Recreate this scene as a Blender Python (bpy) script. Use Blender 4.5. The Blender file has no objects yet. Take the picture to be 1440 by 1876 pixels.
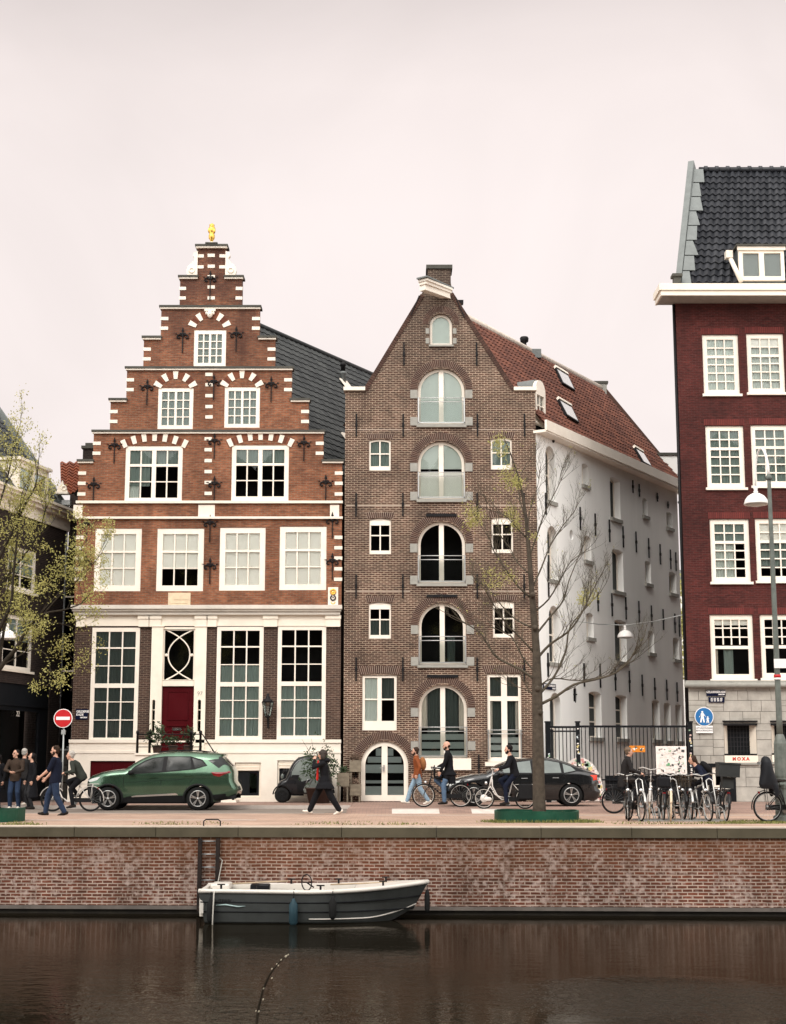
import bpy, bmesh, math, random
from mathutils import Vector, Matrix
from mathutils.geometry import tessellate_polygon
random.seed(7)
S = bpy.context.scene
COL = S.collection
R = math.radians
PI = math.pi
# ------------------------------------------------------------------ camera, sky, sun, exposure
F, CX, CY, CZ = 2750.0, 720.0, 938.0, 1.27
PITCH = math.atan(467 / F)
cam = bpy.data.cameras.new('camera')
cam.sensor_fit = 'VERTICAL'; cam.sensor_height = 36.0; cam.lens = 36.0 * F / 1876.0
cam.clip_start = 0.2; cam.clip_end = 2000
camo = bpy.data.objects.new('camera', cam); COL.objects.link(camo)
camo.location = (0, 0, CZ); camo.rotation_euler = (PI / 2 + PITCH, 0, 0)
S.camera = camo
S.view_settings.view_transform = 'Standard'
S.view_settings.look = 'None'
S.view_settings.gamma = 1.0
S.view_settings.use_curve_mapping = False
S.view_settings.exposure = 0.0
SUN_EL, SUN_AZ = 42.0, 205.0      # sun behind thin cloud, behind and a little left of the viewer
w = bpy.data.worlds.new('World'); S.world = w; w.use_nodes = True
nt = w.node_tree; nt.nodes.clear()
def WN(t, **k):
    n = nt.nodes.new(t)
    for a, b in k.items(): setattr(n, a, b)
    return n
wl = nt.links.new
out = WN('ShaderNodeOutputWorld'); bg = WN('ShaderNodeBackground'); bg.inputs[1].default_value = 0.1
sky = WN('ShaderNodeTexSky', sky_type='NISHITA', sun_disc=False, sun_elevation=R(SUN_EL), sun_rotation=R(SUN_AZ))
tc = WN('ShaderNodeTexCoord'); sep = WN('ShaderNodeSeparateXYZ'); wl(tc.outputs['Generated'], sep.inputs[0])
# overcast layer: pale pinkish white low in the sky, thinner and brighter overhead and towards the veiled sun
ov = WN('ShaderNodeValToRGB'); wl(sep.outputs[2], ov.inputs[0])
cr = ov.color_ramp; cr.elements[0].position = 0.0; cr.elements[0].color = (0.985, 0.895, 0.87, 1)
cr.elements[1].position = 0.36; cr.elements[1].color = (0.98, 0.885, 0.862, 1)
e = cr.elements.new(0.43); e.color = (0.93, 0.835, 0.812, 1)
e = cr.elements.new(0.485); e.color = (0.76, 0.68, 0.662, 1)
e = cr.elements.new(0.62); e.color = (0.92, 0.86, 0.80, 1)
zen = WN('ShaderNodeMapRange'); wl(sep.outputs[2], zen.inputs[0])
for i, v in ((1, 0.5), (2, 1.0), (3, 1.0), (4, 1.5)): zen.inputs[i].default_value = v
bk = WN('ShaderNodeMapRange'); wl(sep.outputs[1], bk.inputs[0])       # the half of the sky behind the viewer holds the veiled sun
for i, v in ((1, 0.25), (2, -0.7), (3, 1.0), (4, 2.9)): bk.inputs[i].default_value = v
no = WN('ShaderNodeTexNoise'); wl(tc.outputs['Generated'], no.inputs['Vector']); no.inputs['Scale'].default_value = 4.5; no.inputs['Detail'].default_value = 6; no.inputs['Distortion'].default_value = .6
nm = WN('ShaderNodeMapRange'); wl(no.outputs[0], nm.inputs[0])
for i, v in ((1, 0.3), (2, 0.7), (3, 9.3), (4, 10.7)): nm.inputs[i].default_value = v
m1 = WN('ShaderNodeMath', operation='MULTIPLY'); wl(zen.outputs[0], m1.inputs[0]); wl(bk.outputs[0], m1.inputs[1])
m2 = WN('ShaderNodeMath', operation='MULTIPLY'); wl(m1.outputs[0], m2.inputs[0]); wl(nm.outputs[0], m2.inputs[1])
vs = WN('ShaderNodeVectorMath', operation='SCALE')
neu = WN('ShaderNodeMixRGB'); nb = WN('ShaderNodeMapRange'); wl(sep.outputs[1], nb.inputs[0])
for i, v in ((1, 0.3), (2, -0.4), (3, 0.0), (4, 1.0)): nb.inputs[i].default_value = v
wl(nb.outputs[0], neu.inputs[0]); wl(ov.outputs[0], neu.inputs[1]); neu.inputs[2].default_value = (0.93, 0.905, 0.87, 1)
wl(neu.outputs[0], vs.inputs[0]); wl(m2.outputs[0], vs.inputs['Scale'])
mx = WN('ShaderNodeMixRGB'); mx.inputs[0].default_value = 0.985; wl(sky.outputs[0], mx.inputs[1]); wl(vs.outputs[0], mx.inputs[2])
wl(mx.outputs[0], bg.inputs[0]); wl(bg.outputs[0], out.inputs[0])
sl = bpy.data.lights.new('sun', 'SUN'); sl.energy = 1.4; sl.angle = R(25); sl.color = (1.0, 0.95, 0.88)
so = bpy.data.objects.new('sun', sl); COL.objects.link(so)
# Nishita azimuth is measured clockwise from +Y
sd = Vector((math.sin(R(SUN_AZ)) * math.cos(R(SUN_EL)), math.cos(R(SUN_AZ)) * math.cos(R(SUN_EL)), math.sin(R(SUN_EL))))
so.rotation_euler = (-sd).to_track_quat('-Z', 'Y').to_euler(); so.location = sd * 40

# ------------------------------------------------------------------ helpers
SP, CP = math.sin(PITCH), math.cos(PITCH)
def at(px, py, Y):
    """world point seen at photo pixel (px, py) on the plane y = Y"""
    u = (px - CX) / F; v = (CY - py) / F
    t = Y / (CP - v * SP)
    return Vector((u * t, Y, CZ + t * (SP + v * CP)))
def gnd(px, py, z=0.0):
    u = (px - CX) / F; v = (CY - py) / F
    t = (z - CZ) / (SP + v * CP)
    return Vector((u * t, t * (CP - v * SP), z))
def RC(x0, y0, x1, y1, Y):
    """photo rectangle -> X0, X1, Z0, Z1 on plane y = Y"""
    m = (y0 + y1) / 2; c = (x0 + x1) / 2
    return at(x0, m, Y).x, at(x1, m, Y).x, at(c, y1, Y).z, at(c, y0, Y).z

class MB:
    def __init__(s, M=None):
        s.v = []; s.f = []; s.mi = []; s.sm = []; s.m = 0; s.smooth = False; s.M = M
    def add(s, vs, fs, smooth=None):
        b = len(s.v)
        s.v += [s.M @ Vector(p) if s.M else Vector(p) for p in vs]
        sm = s.smooth if smooth is None else smooth
        for f in fs:
            s.f.append([b + i for i in f]); s.mi.append(s.m); s.sm.append(sm)
        return s
    def box(s, x0, x1, y0, y1, z0, z1):
        if x0 > x1: x0, x1 = x1, x0
        if y0 > y1: y0, y1 = y1, y0
        if z0 > z1: z0, z1 = z1, z0
        return s.add([(x0,y0,z0),(x1,y0,z0),(x1,y1,z0),(x0,y1,z0),(x0,y0,z1),(x1,y0,z1),(x1,y1,z1),(x0,y1,z1)],
              [(0,3,2,1),(4,5,6,7),(0,1,5,4),(1,2,6,5),(2,3,7,6),(3,0,4,7)], False)
    def quad(s, a, b, c, d): return s.add([a, b, c, d], [(0,1,2,3)], False)
    def hexa(s, p):
        """8 points: bottom loop 0-3, top loop 4-7"""
        return s.add(p, [(0,3,2,1),(4,5,6,7),(0,1,5,4),(1,2,6,5),(2,3,7,6),(3,0,4,7)], False)
    def beam(s, p, q, w, h, up=(0,0,1)):
        p = Vector(p); q = Vector(q); d = (q - p).normalized(); up = Vector(up)
        if abs(d.dot(up)) > 0.98: up = Vector((0,1,0))
        a = d.cross(up).normalized() * (w / 2); b = a.cross(d).normalized() * (h / 2)
        return s.hexa([p-a-b, p+a-b, q+a-b, q-a-b, p-a+b, p+a+b, q+a+b, q-a+b])
    def tube(s, pts, rad, n=8, closed=False, flat=1.0, caps=True):
        pts = [Vector(p) for p in pts]; k = len(pts)
        if not isinstance(rad, (list, tuple)): rad = [rad] * k
        vs = []; prev = None
        for i, p in enumerate(pts):
            if closed: d = pts[(i+1) % k] - pts[i-1]
            else: d = pts[min(i+1, k-1)] - pts[max(i-1, 0)]
            d = d.normalized() if d.length > 1e-9 else Vector((0,0,1))
            if prev is None:
                ref = Vector((0,0,1)) if abs(d.z) < 0.9 else Vector((1,0,0))
                a = d.cross(ref).normalized()
            else:
                a = prev - d * prev.dot(d)
                a = a.normalized() if a.length > 1e-6 else d.orthogonal().normalized()
            prev = a; b = d.cross(a)
            for j in range(n):
                t = 2 * PI * j / n
                vs.append(p + (a * math.cos(t) + b * math.sin(t) * flat) * rad[i])
        fs = []
        for i in range(k if closed else k - 1):
            i2 = (i + 1) % k
            for j in range(n):
                j2 = (j + 1) % n
                fs.append((i*n+j, i*n+j2, i2*n+j2, i2*n+j))
        if caps and not closed:
            fs.append(tuple(range(n-1, -1, -1))); fs.append(tuple((k-1)*n + j for j in range(n)))
        return s.add(vs, fs, n > 4)
    def cap(s, p, q, r0, r1, n=10, flat=1.0):
        """closed round-ended tapered limb"""
        p = Vector(p); q = Vector(q); d = (q - p); L = d.length
        if L < 1e-6: return s
        d /= L
        pts = []; rr = []
        for a in (-0.98, -0.8, -0.5): pts.append(p + d * (r0 * a)); rr.append(r0 * math.sqrt(max(0.0, 1 - a*a)))
        for t in (0, .33, .66, 1): pts.append(p + d * (L * t)); rr.append(r0 + (r1 - r0) * t)
        for a in (0.5, 0.8, 0.98): pts.append(q + d * (r1 * a)); rr.append(r1 * math.sqrt(max(0.0, 1 - a*a)))
        return s.tube(pts, rr, n, flat=flat)
    def ell(s, c, r, n=12, m=8, Rm=None):
        c = Vector(c)
        if not isinstance(r, (list, tuple, Vector)): r = (r, r, r)
        vs = [(0,0,-r[2])]
        for i in range(1, m):
            ph = -PI/2 + PI*i/m
            for j in range(n):
                th = 2*PI*j/n
                vs.append((r[0]*math.cos(ph)*math.cos(th), r[1]*math.cos(ph)*math.sin(th), r[2]*math.sin(ph)))
        vs.append((0,0,r[2]))
        fs = [(0, 1+(j+1) % n, 1+j) for j in range(n)]
        for i in range(m-2):
            for j in range(n):
                a = 1+i*n+j; b = 1+i*n+(j+1) % n
                fs.append((a, b, b+n, a+n))
        T = len(vs)-1; fs += [(T, 1+(m-2)*n+j, 1+(m-2)*n+(j+1) % n) for j in range(n)]
        vs = [c + (Rm @ Vector(v) if Rm else Vector(v)) for v in vs]
        return s.add(vs, fs, True)
    def lathe(s, prof, c, n=16, Rm=None, smooth=True):
        """prof: list of (r, z); capped when r > 0 at the ends"""
        c = Vector(c); vs = []
        for r_, z in prof:
            for j in range(n):
                t = 2*PI*j/n; p = Vector((r_*math.cos(t), r_*math.sin(t), z))
                vs.append(c + (Rm @ p if Rm else p))
        fs = []
        for i in range(len(prof)-1):
            for j in range(n):
                j2 = (j+1) % n; fs.append((i*n+j, i*n+j2, (i+1)*n+j2, (i+1)*n+j))
        fs.append(tuple(range(n-1, -1, -1))); fs.append(tuple((len(prof)-1)*n+j for j in range(n)))
        return s.add(vs, fs, smooth)
    def torus(s, c, Rr, r, axis='y', n=32, m=8, a0=0.0, a1=2*PI, flat=1.0):
        c = Vector(c); full = abs(a1-a0-2*PI) < 1e-6; k = n if full else n+1; pts = []
        for i in range(k):
            t = a0 + (a1-a0)*i/n
            if axis == 'y': pts.append(c + Vector((Rr*math.cos(t), 0, Rr*math.sin(t))))
            elif axis == 'x': pts.append(c + Vector((0, Rr*math.cos(t), Rr*math.sin(t))))
            else: pts.append(c + Vector((Rr*math.cos(t), Rr*math.sin(t), 0)))
        return s.tube(pts, r, m, closed=full, flat=flat)
    def disc(s, c, r, y0, y1, n=24):
        """disc facing -y"""
        return s.prism([(c[0]+r*math.cos(2*PI*i/n), c[1]+r*math.sin(2*PI*i/n)) for i in range(n)], [], y0, y1)
    def prism(s, loop, holes, y0, y1, back=True, rev=None):
        """flat (x, z) outline with holes, front at y0 facing -y, thickness to y1; hole edges reach rev (or y1)"""
        rev = y1 if rev is None else rev
        loops = [loop] + list(holes)
        pv = [[Vector((p[0], p[1], 0)) for p in l] for l in loops]
        tris = tessellate_polygon(pv)
        flat = [p for l in loops for p in l]
        fr = [(p[0], y0, p[1]) for p in flat]
        def fix(t, sg):
            a, b, c = (Vector(flat[i]) for i in t)
            ar = (b.x-a.x)*(c.y-a.y) - (b.y-a.y)*(c.x-a.x)
            if abs(ar) < 1e-10: return None
            return tuple(t) if ar*sg > 0 else tuple(reversed(t))
        f1 = [g for g in (fix(t, 1) for t in tris) if g]
        s.add(fr, f1, False)
        if back:
            s.add([(p[0], y1, p[1]) for p in flat], [g for g in (fix(t, -1) for t in tris) if g], False)
        for li, l in enumerate(loops):
            A = sum(l[i-1][0]*l[i][1] - l[i][0]*l[i-1][1] for i in range(len(l)))
            ccw = A > 0
            d = y1 if li == 0 else rev
            n = len(l)
            vs = [(p[0], y0, p[1]) for p in l] + [(p[0], d, p[1]) for p in l]
            fs = []
            for i in range(n):
                j = (i+1) % n
                q = (i, i+n, j+n, j)
                if (li == 0) != ccw: q = tuple(reversed(q))
                fs.append(q if li == 0 else q)
            s.add(vs, fs, False)
        return s
    def build(s, name, mats, parent=None, bevel=0.0):
        me = bpy.data.meshes.new(name)
        off = Vector((0,0,0)); p = parent
        while p: off += p.location; p = p.parent
        me.from_pydata([tuple(v - off) for v in s.v], [], s.f)
        if not isinstance(mats, (list, tuple)): mats = [mats]
        for m in mats: me.materials.append(m)
        me.polygons.foreach_set('material_index', s.mi)
        me.polygons.foreach_set('use_smooth', s.sm)
        me.update()
        o = bpy.data.objects.new(name, me); COL.objects.link(o)
        if parent: o.parent = parent
        if bevel:
            b = o.modifiers.new('bevel', 'BEVEL'); b.width = bevel; b.segments = 2; b.limit_method = 'ANGLE'
        return o
def empty(name, loc, label=None, cat=None, group=None):
    o = bpy.data.objects.new(name, None); COL.objects.link(o); o.location = loc; o.empty_display_size = 0.2
    if label: tag(o, label, cat, group)
    return o
def tag(o, label, cat, group=None):
    o['label'] = label; o['category'] = cat
    if group: o['group'] = group
    return o
def struct(o, k='structure'):
    o['kind'] = k; return o
def copy_tree(o, parent=None):
    c = o.copy(); COL.objects.link(c)
    if parent: c.parent = parent
    for ch in list(o.children): copy_tree(ch, c)
    return c
def remesh(mb, name, m, parent, vox, smooth=2):
    """fuse overlapping pieces into one continuous skin"""
    o = mb.build(name + '_tmp', m, None)
    md = o.modifiers.new('r', 'REMESH'); md.mode = 'VOXEL'; md.voxel_size = vox; md.use_smooth_shade = True
    if smooth:
        sm = o.modifiers.new('s', 'SMOOTH'); sm.iterations = smooth; sm.factor = 0.5
    dg = bpy.context.evaluated_depsgraph_get(); dg.update()
    me = bpy.data.meshes.new_from_object(o.evaluated_get(dg)); me.name = name
    me.materials.clear(); me.materials.append(m)
    for p in me.polygons: p.use_smooth = True
    old = o.data; bpy.data.objects.remove(o); bpy.data.meshes.remove(old)
    r = bpy.data.objects.new(name, me); COL.objects.link(r)
    if parent: r.parent = parent
    return r
def text_obj(txt, name, size, m, parent, loc, rot=(PI/2, 0, 0), align='CENTER', width=1.0, bold=0.0):
    cu = bpy.data.curves.new(name, 'FONT'); cu.body = txt; cu.size = size; cu.align_x = align; cu.align_y = 'CENTER'
    cu.extrude = 0.002; cu.offset = bold
    o = bpy.data.objects.new(name + '_tmp', cu); COL.objects.link(o)
    dg = bpy.context.evaluated_depsgraph_get(); dg.update()
    me = bpy.data.meshes.new_from_object(o.evaluated_get(dg)); me.name = name
    bpy.data.objects.remove(o)
    Mx = Matrix.Rotation(rot[2], 4, 'Z') @ Matrix.Rotation(rot[0], 4, 'X') @ Matrix.Diagonal((width, 1, 1, 1))
    me.transform(Mx); me.materials.clear(); me.materials.append(m)
    t = bpy.data.objects.new(name, me); COL.objects.link(t)
    off = Vector((0,0,0)); p = parent
    while p: off += p.location; p = p.parent
    t.location = Vector(loc) - off
    if parent: t.parent = parent
    return t

# ------------------------------------------------------------------ materials
def nodes_of(name):
    m = bpy.data.materials.new(name); m.use_nodes = True
    n = m.node_tree
    return m, n, n.nodes['Principled BSDF']
def N(n, t, ins=None, **k):
    x = n.nodes.new(t)
    for a, b in k.items(): setattr(x, a, b)
    for a, b in (ins or {}).items():
        if isinstance(b, bpy.types.NodeSocket): n.links.new(b, x.inputs[a])
        else: x.inputs[a].default_value = b
    return x
def C4(c): return (c[0], c[1], c[2], 1.0)
def mrange(n, src, a, b, c, d):
    x = N(n, 'ShaderNodeMapRange', {0: src, 1: a, 2: b, 3: c, 4: d}); return x.outputs[0]
def scaled(n, col, fac):
    x = N(n, 'ShaderNodeVectorMath', {'Scale': fac}, operation='SCALE')
    if isinstance(col, bpy.types.NodeSocket): n.links.new(col, x.inputs[0])
    else: x.inputs[0].default_value = col[:3]
    return x.outputs[0]
def mixc(n, fac, a, b, mode='MIX'):
    x = N(n, 'ShaderNodeMixRGB', blend_type=mode)
    for i, v in ((0, fac), (1, a), (2, b)):
        if isinstance(v, bpy.types.NodeSocket): n.links.new(v, x.inputs[i])
        else: x.inputs[i].default_value = v if i == 0 else C4(v)
    return x.outputs[0]
def simple(name, col, rough=0.6, metal=0.0, var=0.18, scale=6.0, bump=0.0, spec=None, dirt=None, coat=0.0, streak=False):
    m, n, b = nodes_of(name)
    if spec is None: spec = 0.14 if max(col) < 0.09 else 0.4
    tcn = N(n, 'ShaderNodeTexCoord')
    vec = tcn.outputs['Object']
    if streak:
        vec = N(n, 'ShaderNodeMapping', {'Vector': vec, 'Scale': (1, 1, 0.12)}).outputs[0]
    nz = N(n, 'ShaderNodeTexNoise', {'Vector': vec, 'Scale': scale, 'Detail': 6.0, 'Roughness': 0.6})
    col_s = scaled(n, col, mrange(n, nz.outputs[0], 0.25, 0.75, 1 - var, 1 + var))
    if dirt:
        n2 = N(n, 'ShaderNodeTexNoise', {'Vector': vec, 'Scale': scale * 0.35, 'Detail': 8.0, 'Roughness': 0.7})
        col_s = mixc(n, mrange(n, n2.outputs[0], 0.5, 0.75, 0.0, 0.65), col_s, dirt)
    n.links.new(col_s, b.inputs['Base Color'])
    n.links.new(mrange(n, nz.outputs[0], 0.2, 0.8, max(0.03, rough - 0.08), min(1, rough + 0.08)), b.inputs['Roughness'])
    b.inputs['Metallic'].default_value = metal
    b.inputs['Specular IOR Level'].default_value = spec
    b.inputs['Coat Weight'].default_value = coat
    if bump:
        bp = N(n, 'ShaderNodeBump', {'Strength': bump, 'Distance': 0.02, 'Height': nz.outputs[0]})
        n.links.new(bp.outputs[0], b.inputs['Normal'])
    return m
def wall_uv(n):
    """u along any upright wall, v = height, from real position"""
    g = N(n, 'ShaderNodeNewGeometry')
    sn = N(n, 'ShaderNodeSeparateXYZ', {0: g.outputs['True Normal']}); spn = N(n, 'ShaderNodeSeparateXYZ', {0: g.outputs['Position']})
    def ma(op, a, b):
        x = N(n, 'ShaderNodeMath', operation=op)
        for i, v in ((0, a), (1, b)):
            if isinstance(v, bpy.types.NodeSocket): n.links.new(v, x.inputs[i])
            else: x.inputs[i].default_value = v
        return x.outputs[0]
    u = ma('SUBTRACT', ma('MULTIPLY', sn.outputs[0], spn.outputs[1]), ma('MULTIPLY', sn.outputs[1], spn.outputs[0]))
    # soffits and tops: use x
    isf = ma('GREATER_THAN', ma('ABSOLUTE', sn.outputs[2], 0.0), 0.7)
    mixu = N(n, 'ShaderNodeMix'); n.links.new(isf, mixu.inputs[0]); n.links.new(u, mixu.inputs[2]); n.links.new(spn.outputs[0], mixu.inputs[3])
    mixv = N(n, 'ShaderNodeMix'); n.links.new(isf, mixv.inputs[0]); n.links.new(spn.outputs[2], mixv.inputs[2]); n.links.new(spn.outputs[1], mixv.inputs[3])
    cb = N(n, 'ShaderNodeCombineXYZ', {0: mixu.outputs[0], 1: mixv.outputs[0]})
    return cb.outputs[0], g.outputs['Position']
def brick(name, c1, c2, mortar, bw=0.21, bh=0.063, ms=0.010, stain=None, white=None, soot=None, rough=0.85, var=0.35, bump=0.5, streaks=(0.52, 0.72, 0.7), grime=None):
    m, n, b = nodes_of(name)
    uv, pos = wall_uv(n)
    wob = N(n, 'ShaderNodeTexNoise', {'Vector': uv, 'Scale': 3.0, 'Detail': 2.0})
    wv = N(n, 'ShaderNodeVectorMath', {0: wob.outputs['Color'], 1: (0.5, 0.5, 0.5)}, operation='SUBTRACT')
    ws = N(n, 'ShaderNodeVectorMath', {0: wv.outputs[0], 'Scale': 0.016}, operation='SCALE')
    uvw = N(n, 'ShaderNodeVectorMath', {0: uv, 1: ws.outputs[0]}, operation='ADD')
    br = N(n, 'ShaderNodeTexBrick', {'Vector': uvw.outputs[0], 'Color1': C4(c1), 'Color2': C4(c2), 'Mortar': C4(mortar), 'Scale': 1.0,
        'Mortar Size': ms, 'Mortar Smooth': 0.2, 'Bias': -0.1, 'Brick Width': bw, 'Row Height': bh}, offset=0.5)
    big = N(n, 'ShaderNodeTexNoise', {'Vector': pos, 'Scale': 0.55, 'Detail': 7.0, 'Roughness': 0.62})
    fine = N(n, 'ShaderNodeTexNoise', {'Vector': N(n, 'ShaderNodeMapping', {'Vector': uv, 'Scale': (4.5, 14.0, 1)}).outputs[0], 'Scale': 1.0, 'Detail': 3.0})
    col = scaled(n, br.outputs[0], mrange(n, big.outputs[0], 0.3, 0.7, 1 - var, 1 + var))
    col = scaled(n, col, mrange(n, fine.outputs[0], 0.3, 0.7, 0.72, 1.28))
    if stain:
        st = N(n, 'ShaderNodeTexNoise', {'Vector': N(n, 'ShaderNodeMapping', {'Vector': uv, 'Scale': (1.6, 0.25, 1)}).outputs[0], 'Scale': 1.0, 'Detail': 6.0})
        col = mixc(n, mrange(n, st.outputs[0], streaks[0], streaks[1], 0.0, streaks[2]), col, stain)
    if white:
        wt = N(n, 'ShaderNodeTexNoise', {'Vector': N(n, 'ShaderNodeMapping', {'Vector': uv, 'Scale': (1.5, 1.0, 1)}).outputs[0], 'Scale': 1.0, 'Detail': 12.0, 'Roughness': 0.72})
        w2 = N(n, 'ShaderNodeTexNoise', {'Vector': uv, 'Scale': 9.0, 'Detail': 5.0})
        ad = N(n, 'ShaderNodeMath', {0: wt.outputs[0], 1: w2.outputs[0]}, operation='ADD')
        col = mixc(n, mrange(n, ad.outputs[0], 1.0, 1.22, 0.0, 0.72), col, white)
    if soot:
        s2 = N(n, 'ShaderNodeTexNoise', {'Vector': pos, 'Scale': 0.9, 'Detail': 6.0, 'Roughness': 0.7})
        col = mixc(n, mrange(n, s2.outputs[0], 0.5, 0.7, 0.0, 0.55), col, soot)
    if grime:        # old soot that has settled on the exposed top of the gable
        pz = N(n, 'ShaderNodeSeparateXYZ', {0: pos}); s3 = N(n, 'ShaderNodeTexNoise', {'Vector': pos, 'Scale': 1.3, 'Detail': 7.0, 'Roughness': 0.7})
        gf = N(n, 'ShaderNodeMath', {0: mrange(n, pz.outputs[2], grime[0], grime[1], 0.0, grime[3]), 1: mrange(n, s3.outputs[0], 0.35, 0.6, 0.35, 1.0)}, operation='MULTIPLY')
        col = mixc(n, gf.outputs[0], col, grime[2])
    n.links.new(col, b.inputs['Base Color'])
    b.inputs['Roughness'].default_value = rough; b.inputs['Specular IOR Level'].default_value = 0.25
    inv = N(n, 'ShaderNodeMath', {0: 1.0, 1: br.outputs['Fac']}, operation='SUBTRACT')
    hh = N(n, 'ShaderNodeMath', {0: inv.outputs[0], 1: fine.outputs[0]}, operation='ADD')
    bp = N(n, 'ShaderNodeBump', {'Strength': bump, 'Distance': 0.008, 'Height': hh.outputs[0]})
    n.links.new(bp.outputs[0], b.inputs['Normal'])
    return m
def glass(name, tint=(0.75, 0.8, 0.78), refl=1.0):
    m, n, b = nodes_of(name)
    n.nodes.remove(b)
    o = n.nodes['Material Output']
    fr = N(n, 'ShaderNodeFresnel', {'IOR': 1.55})
    wv = N(n, 'ShaderNodeTexNoise', {'Vector': N(n, 'ShaderNodeTexCoord').outputs['Object'], 'Scale': 1.6, 'Detail': 1.0})
    bp = N(n, 'ShaderNodeBump', {'Strength': 0.03, 'Distance': 0.03, 'Height': wv.outputs[0]})
    gl = N(n, 'ShaderNodeBsdfGlossy', {'Color': (0.95, 1.0, 0.98, 1), 'Roughness': 0.015, 'Normal': bp.outputs[0]})
    tr = N(n, 'ShaderNodeBsdfTransparent', {'Color': C4(tint)})
    fm = N(n, 'ShaderNodeMath', {0: fr.outputs[0], 1: 0.85 * refl}, operation='MULTIPLY', use_clamp=True)
    mxs = N(n, 'ShaderNodeMixShader', {0: fm.outputs[0], 1: tr.outputs[0], 2: gl.outputs[0]})
    n.links.new(mxs.outputs[0], o.inputs[0])
    return m
def island(name, c1, c2, rough=0.85, bump=0.0, trans=0.0):
    """each loose piece (brick of an arch, leaf, cobble) its own shade"""
    m, n, b = nodes_of(name)
    g = N(n, 'ShaderNodeNewGeometry')
    n.links.new(mixc(n, g.outputs['Random Per Island'], c1, c2), b.inputs['Base Color'])
    b.inputs['Roughness'].default_value = rough; b.inputs['Specular IOR Level'].default_value = 0.3
    if trans:
        tl = N(n, 'ShaderNodeBsdfTranslucent', {'Color': C4([0.5*(a+b_) for a, b_ in zip(c1, c2)])})
        mxs = N(n, 'ShaderNodeMixShader', {0: trans, 1: b.outputs[0], 2: tl.outputs[0]})
        n.links.new(mxs.outputs[0], n.nodes['Material Output'].inputs[0])
    return m
WHITE = (0.86, 0.78, 0.68)
M = {}
M['white'] = simple('white_paint', WHITE, 0.45, var=0.05, scale=2.0, dirt=(0.70, 0.61, 0.50))
M['cream'] = simple('cream_paint', (0.86, 0.77, 0.65), 0.5, var=0.06, scale=1.5, dirt=(0.62, 0.55, 0.45))
M['stucco'] = simple('white_stucco', (0.84, 0.76, 0.66), 0.7, var=0.05, scale=1.2, dirt=(0.66, 0.58, 0.48), bump=0.15)
M['plaster'] = simple('pale_plaster', (0.90, 0.89, 0.86), 0.8, var=0.08, scale=0.6, bump=0.15, dirt=(0.68, 0.68, 0.65), streak=True)
M['block'] = simple('pale_stone', (0.80, 0.72, 0.62), 0.75, var=0.08, scale=7.0, bump=0.2)
M['grey_stone'] = simple('grey_stone', (0.30, 0.29, 0.26), 0.8, var=0.15, scale=6.0, bump=0.3)
M['moulding'] = simple('stone_moulding', (0.075, 0.072, 0.062), 0.75, var=0.2, scale=3.0, dirt=(0.05, 0.05, 0.042), bump=0.2)
M['iron'] = simple('black_iron', (0.012, 0.011, 0.012), 0.5, var=0.3, scale=20)
M['black_paint'] = simple('black_paint', (0.010, 0.011, 0.013), 0.4, var=0.2, scale=4)
M['glass'] = glass('window_glass', (0.985, 1.0, 0.99))
M['glass_clear'] = glass('clear_glass', (0.9, 0.93, 0.92), 0.8)
M['room'] = simple('dark_room', (0.016, 0.017, 0.017), 0.9, var=0.4, scale=0.8)
M['blind'] = simple('white_blind', (0.97, 0.945, 0.89), 0.85, var=0.03, scale=2)
M['sheer'] = simple('grey_sheer_and_sky', (0.24, 0.30, 0.275), 0.9, var=0.1, scale=1.5, streak=True)  # curtain grey; in upper windows it also paints the mirrored sky
M['sheer_sky'] = simple('pale_sheer_and_sky', (0.60, 0.655, 0.615), 0.9, var=0.05, scale=1.5, streak=True)  # curtain tone; behind upper panes the colour paints reflected sky
M['sheer_dark'] = simple('dark_sheer_curtain', (0.07, 0.09, 0.082), 0.9, var=0.2, scale=1.5, streak=True)
M['curtain'] = simple('cream_curtain', (0.62, 0.58, 0.50), 0.9, var=0.25, scale=10, streak=True)
M['brick_red'] = brick('orange_brown_brick', (0.285, 0.098, 0.046), (0.165, 0.051, 0.026), (0.205, 0.128, 0.083), ms=0.012, var=0.36, stain=(0.085, 0.036, 0.022), streaks=(0.53, 0.75, 0.55), grime=(13.5, 19.0, (0.045, 0.020, 0.017), 0.8), soot=(0.055, 0.022, 0.015))
M['brick_dark'] = brick('dark_brown_brick', (0.060, 0.030, 0.021), (0.034, 0.018, 0.014), (0.150, 0.108, 0.082), ms=0.011, var=0.25)
M['brick_ware'] = brick('purple_brown_brick', (0.068, 0.0265, 0.018), (0.034, 0.0152, 0.0112), (0.345, 0.26, 0.192), ms=0.0120, bh=0.066, stain=(0.030, 0.019, 0.015), streaks=(0.54, 0.74, 0.5), grime=(14.5, 18.0, (0.045, 0.036, 0.03), 0.55), var=0.40, white=None, soot=(0.025, 0.016, 0.013))
M['brick_maroon'] = brick('maroon_brick', (0.076, 0.0135, 0.011), (0.046, 0.0085, 0.0075), (0.075, 0.032, 0.027), ms=0.008, var=0.34, stain=(0.028, 0.009, 0.008), streaks=(0.55, 0.75, 0.5), soot=(0.026, 0.008, 0.007))
M['brick_alley'] = brick('sooty_brick', (0.028, 0.017, 0.0145), (0.018, 0.0115, 0.010), (0.042, 0.032, 0.027), ms=0.010, var=0.3)
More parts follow.
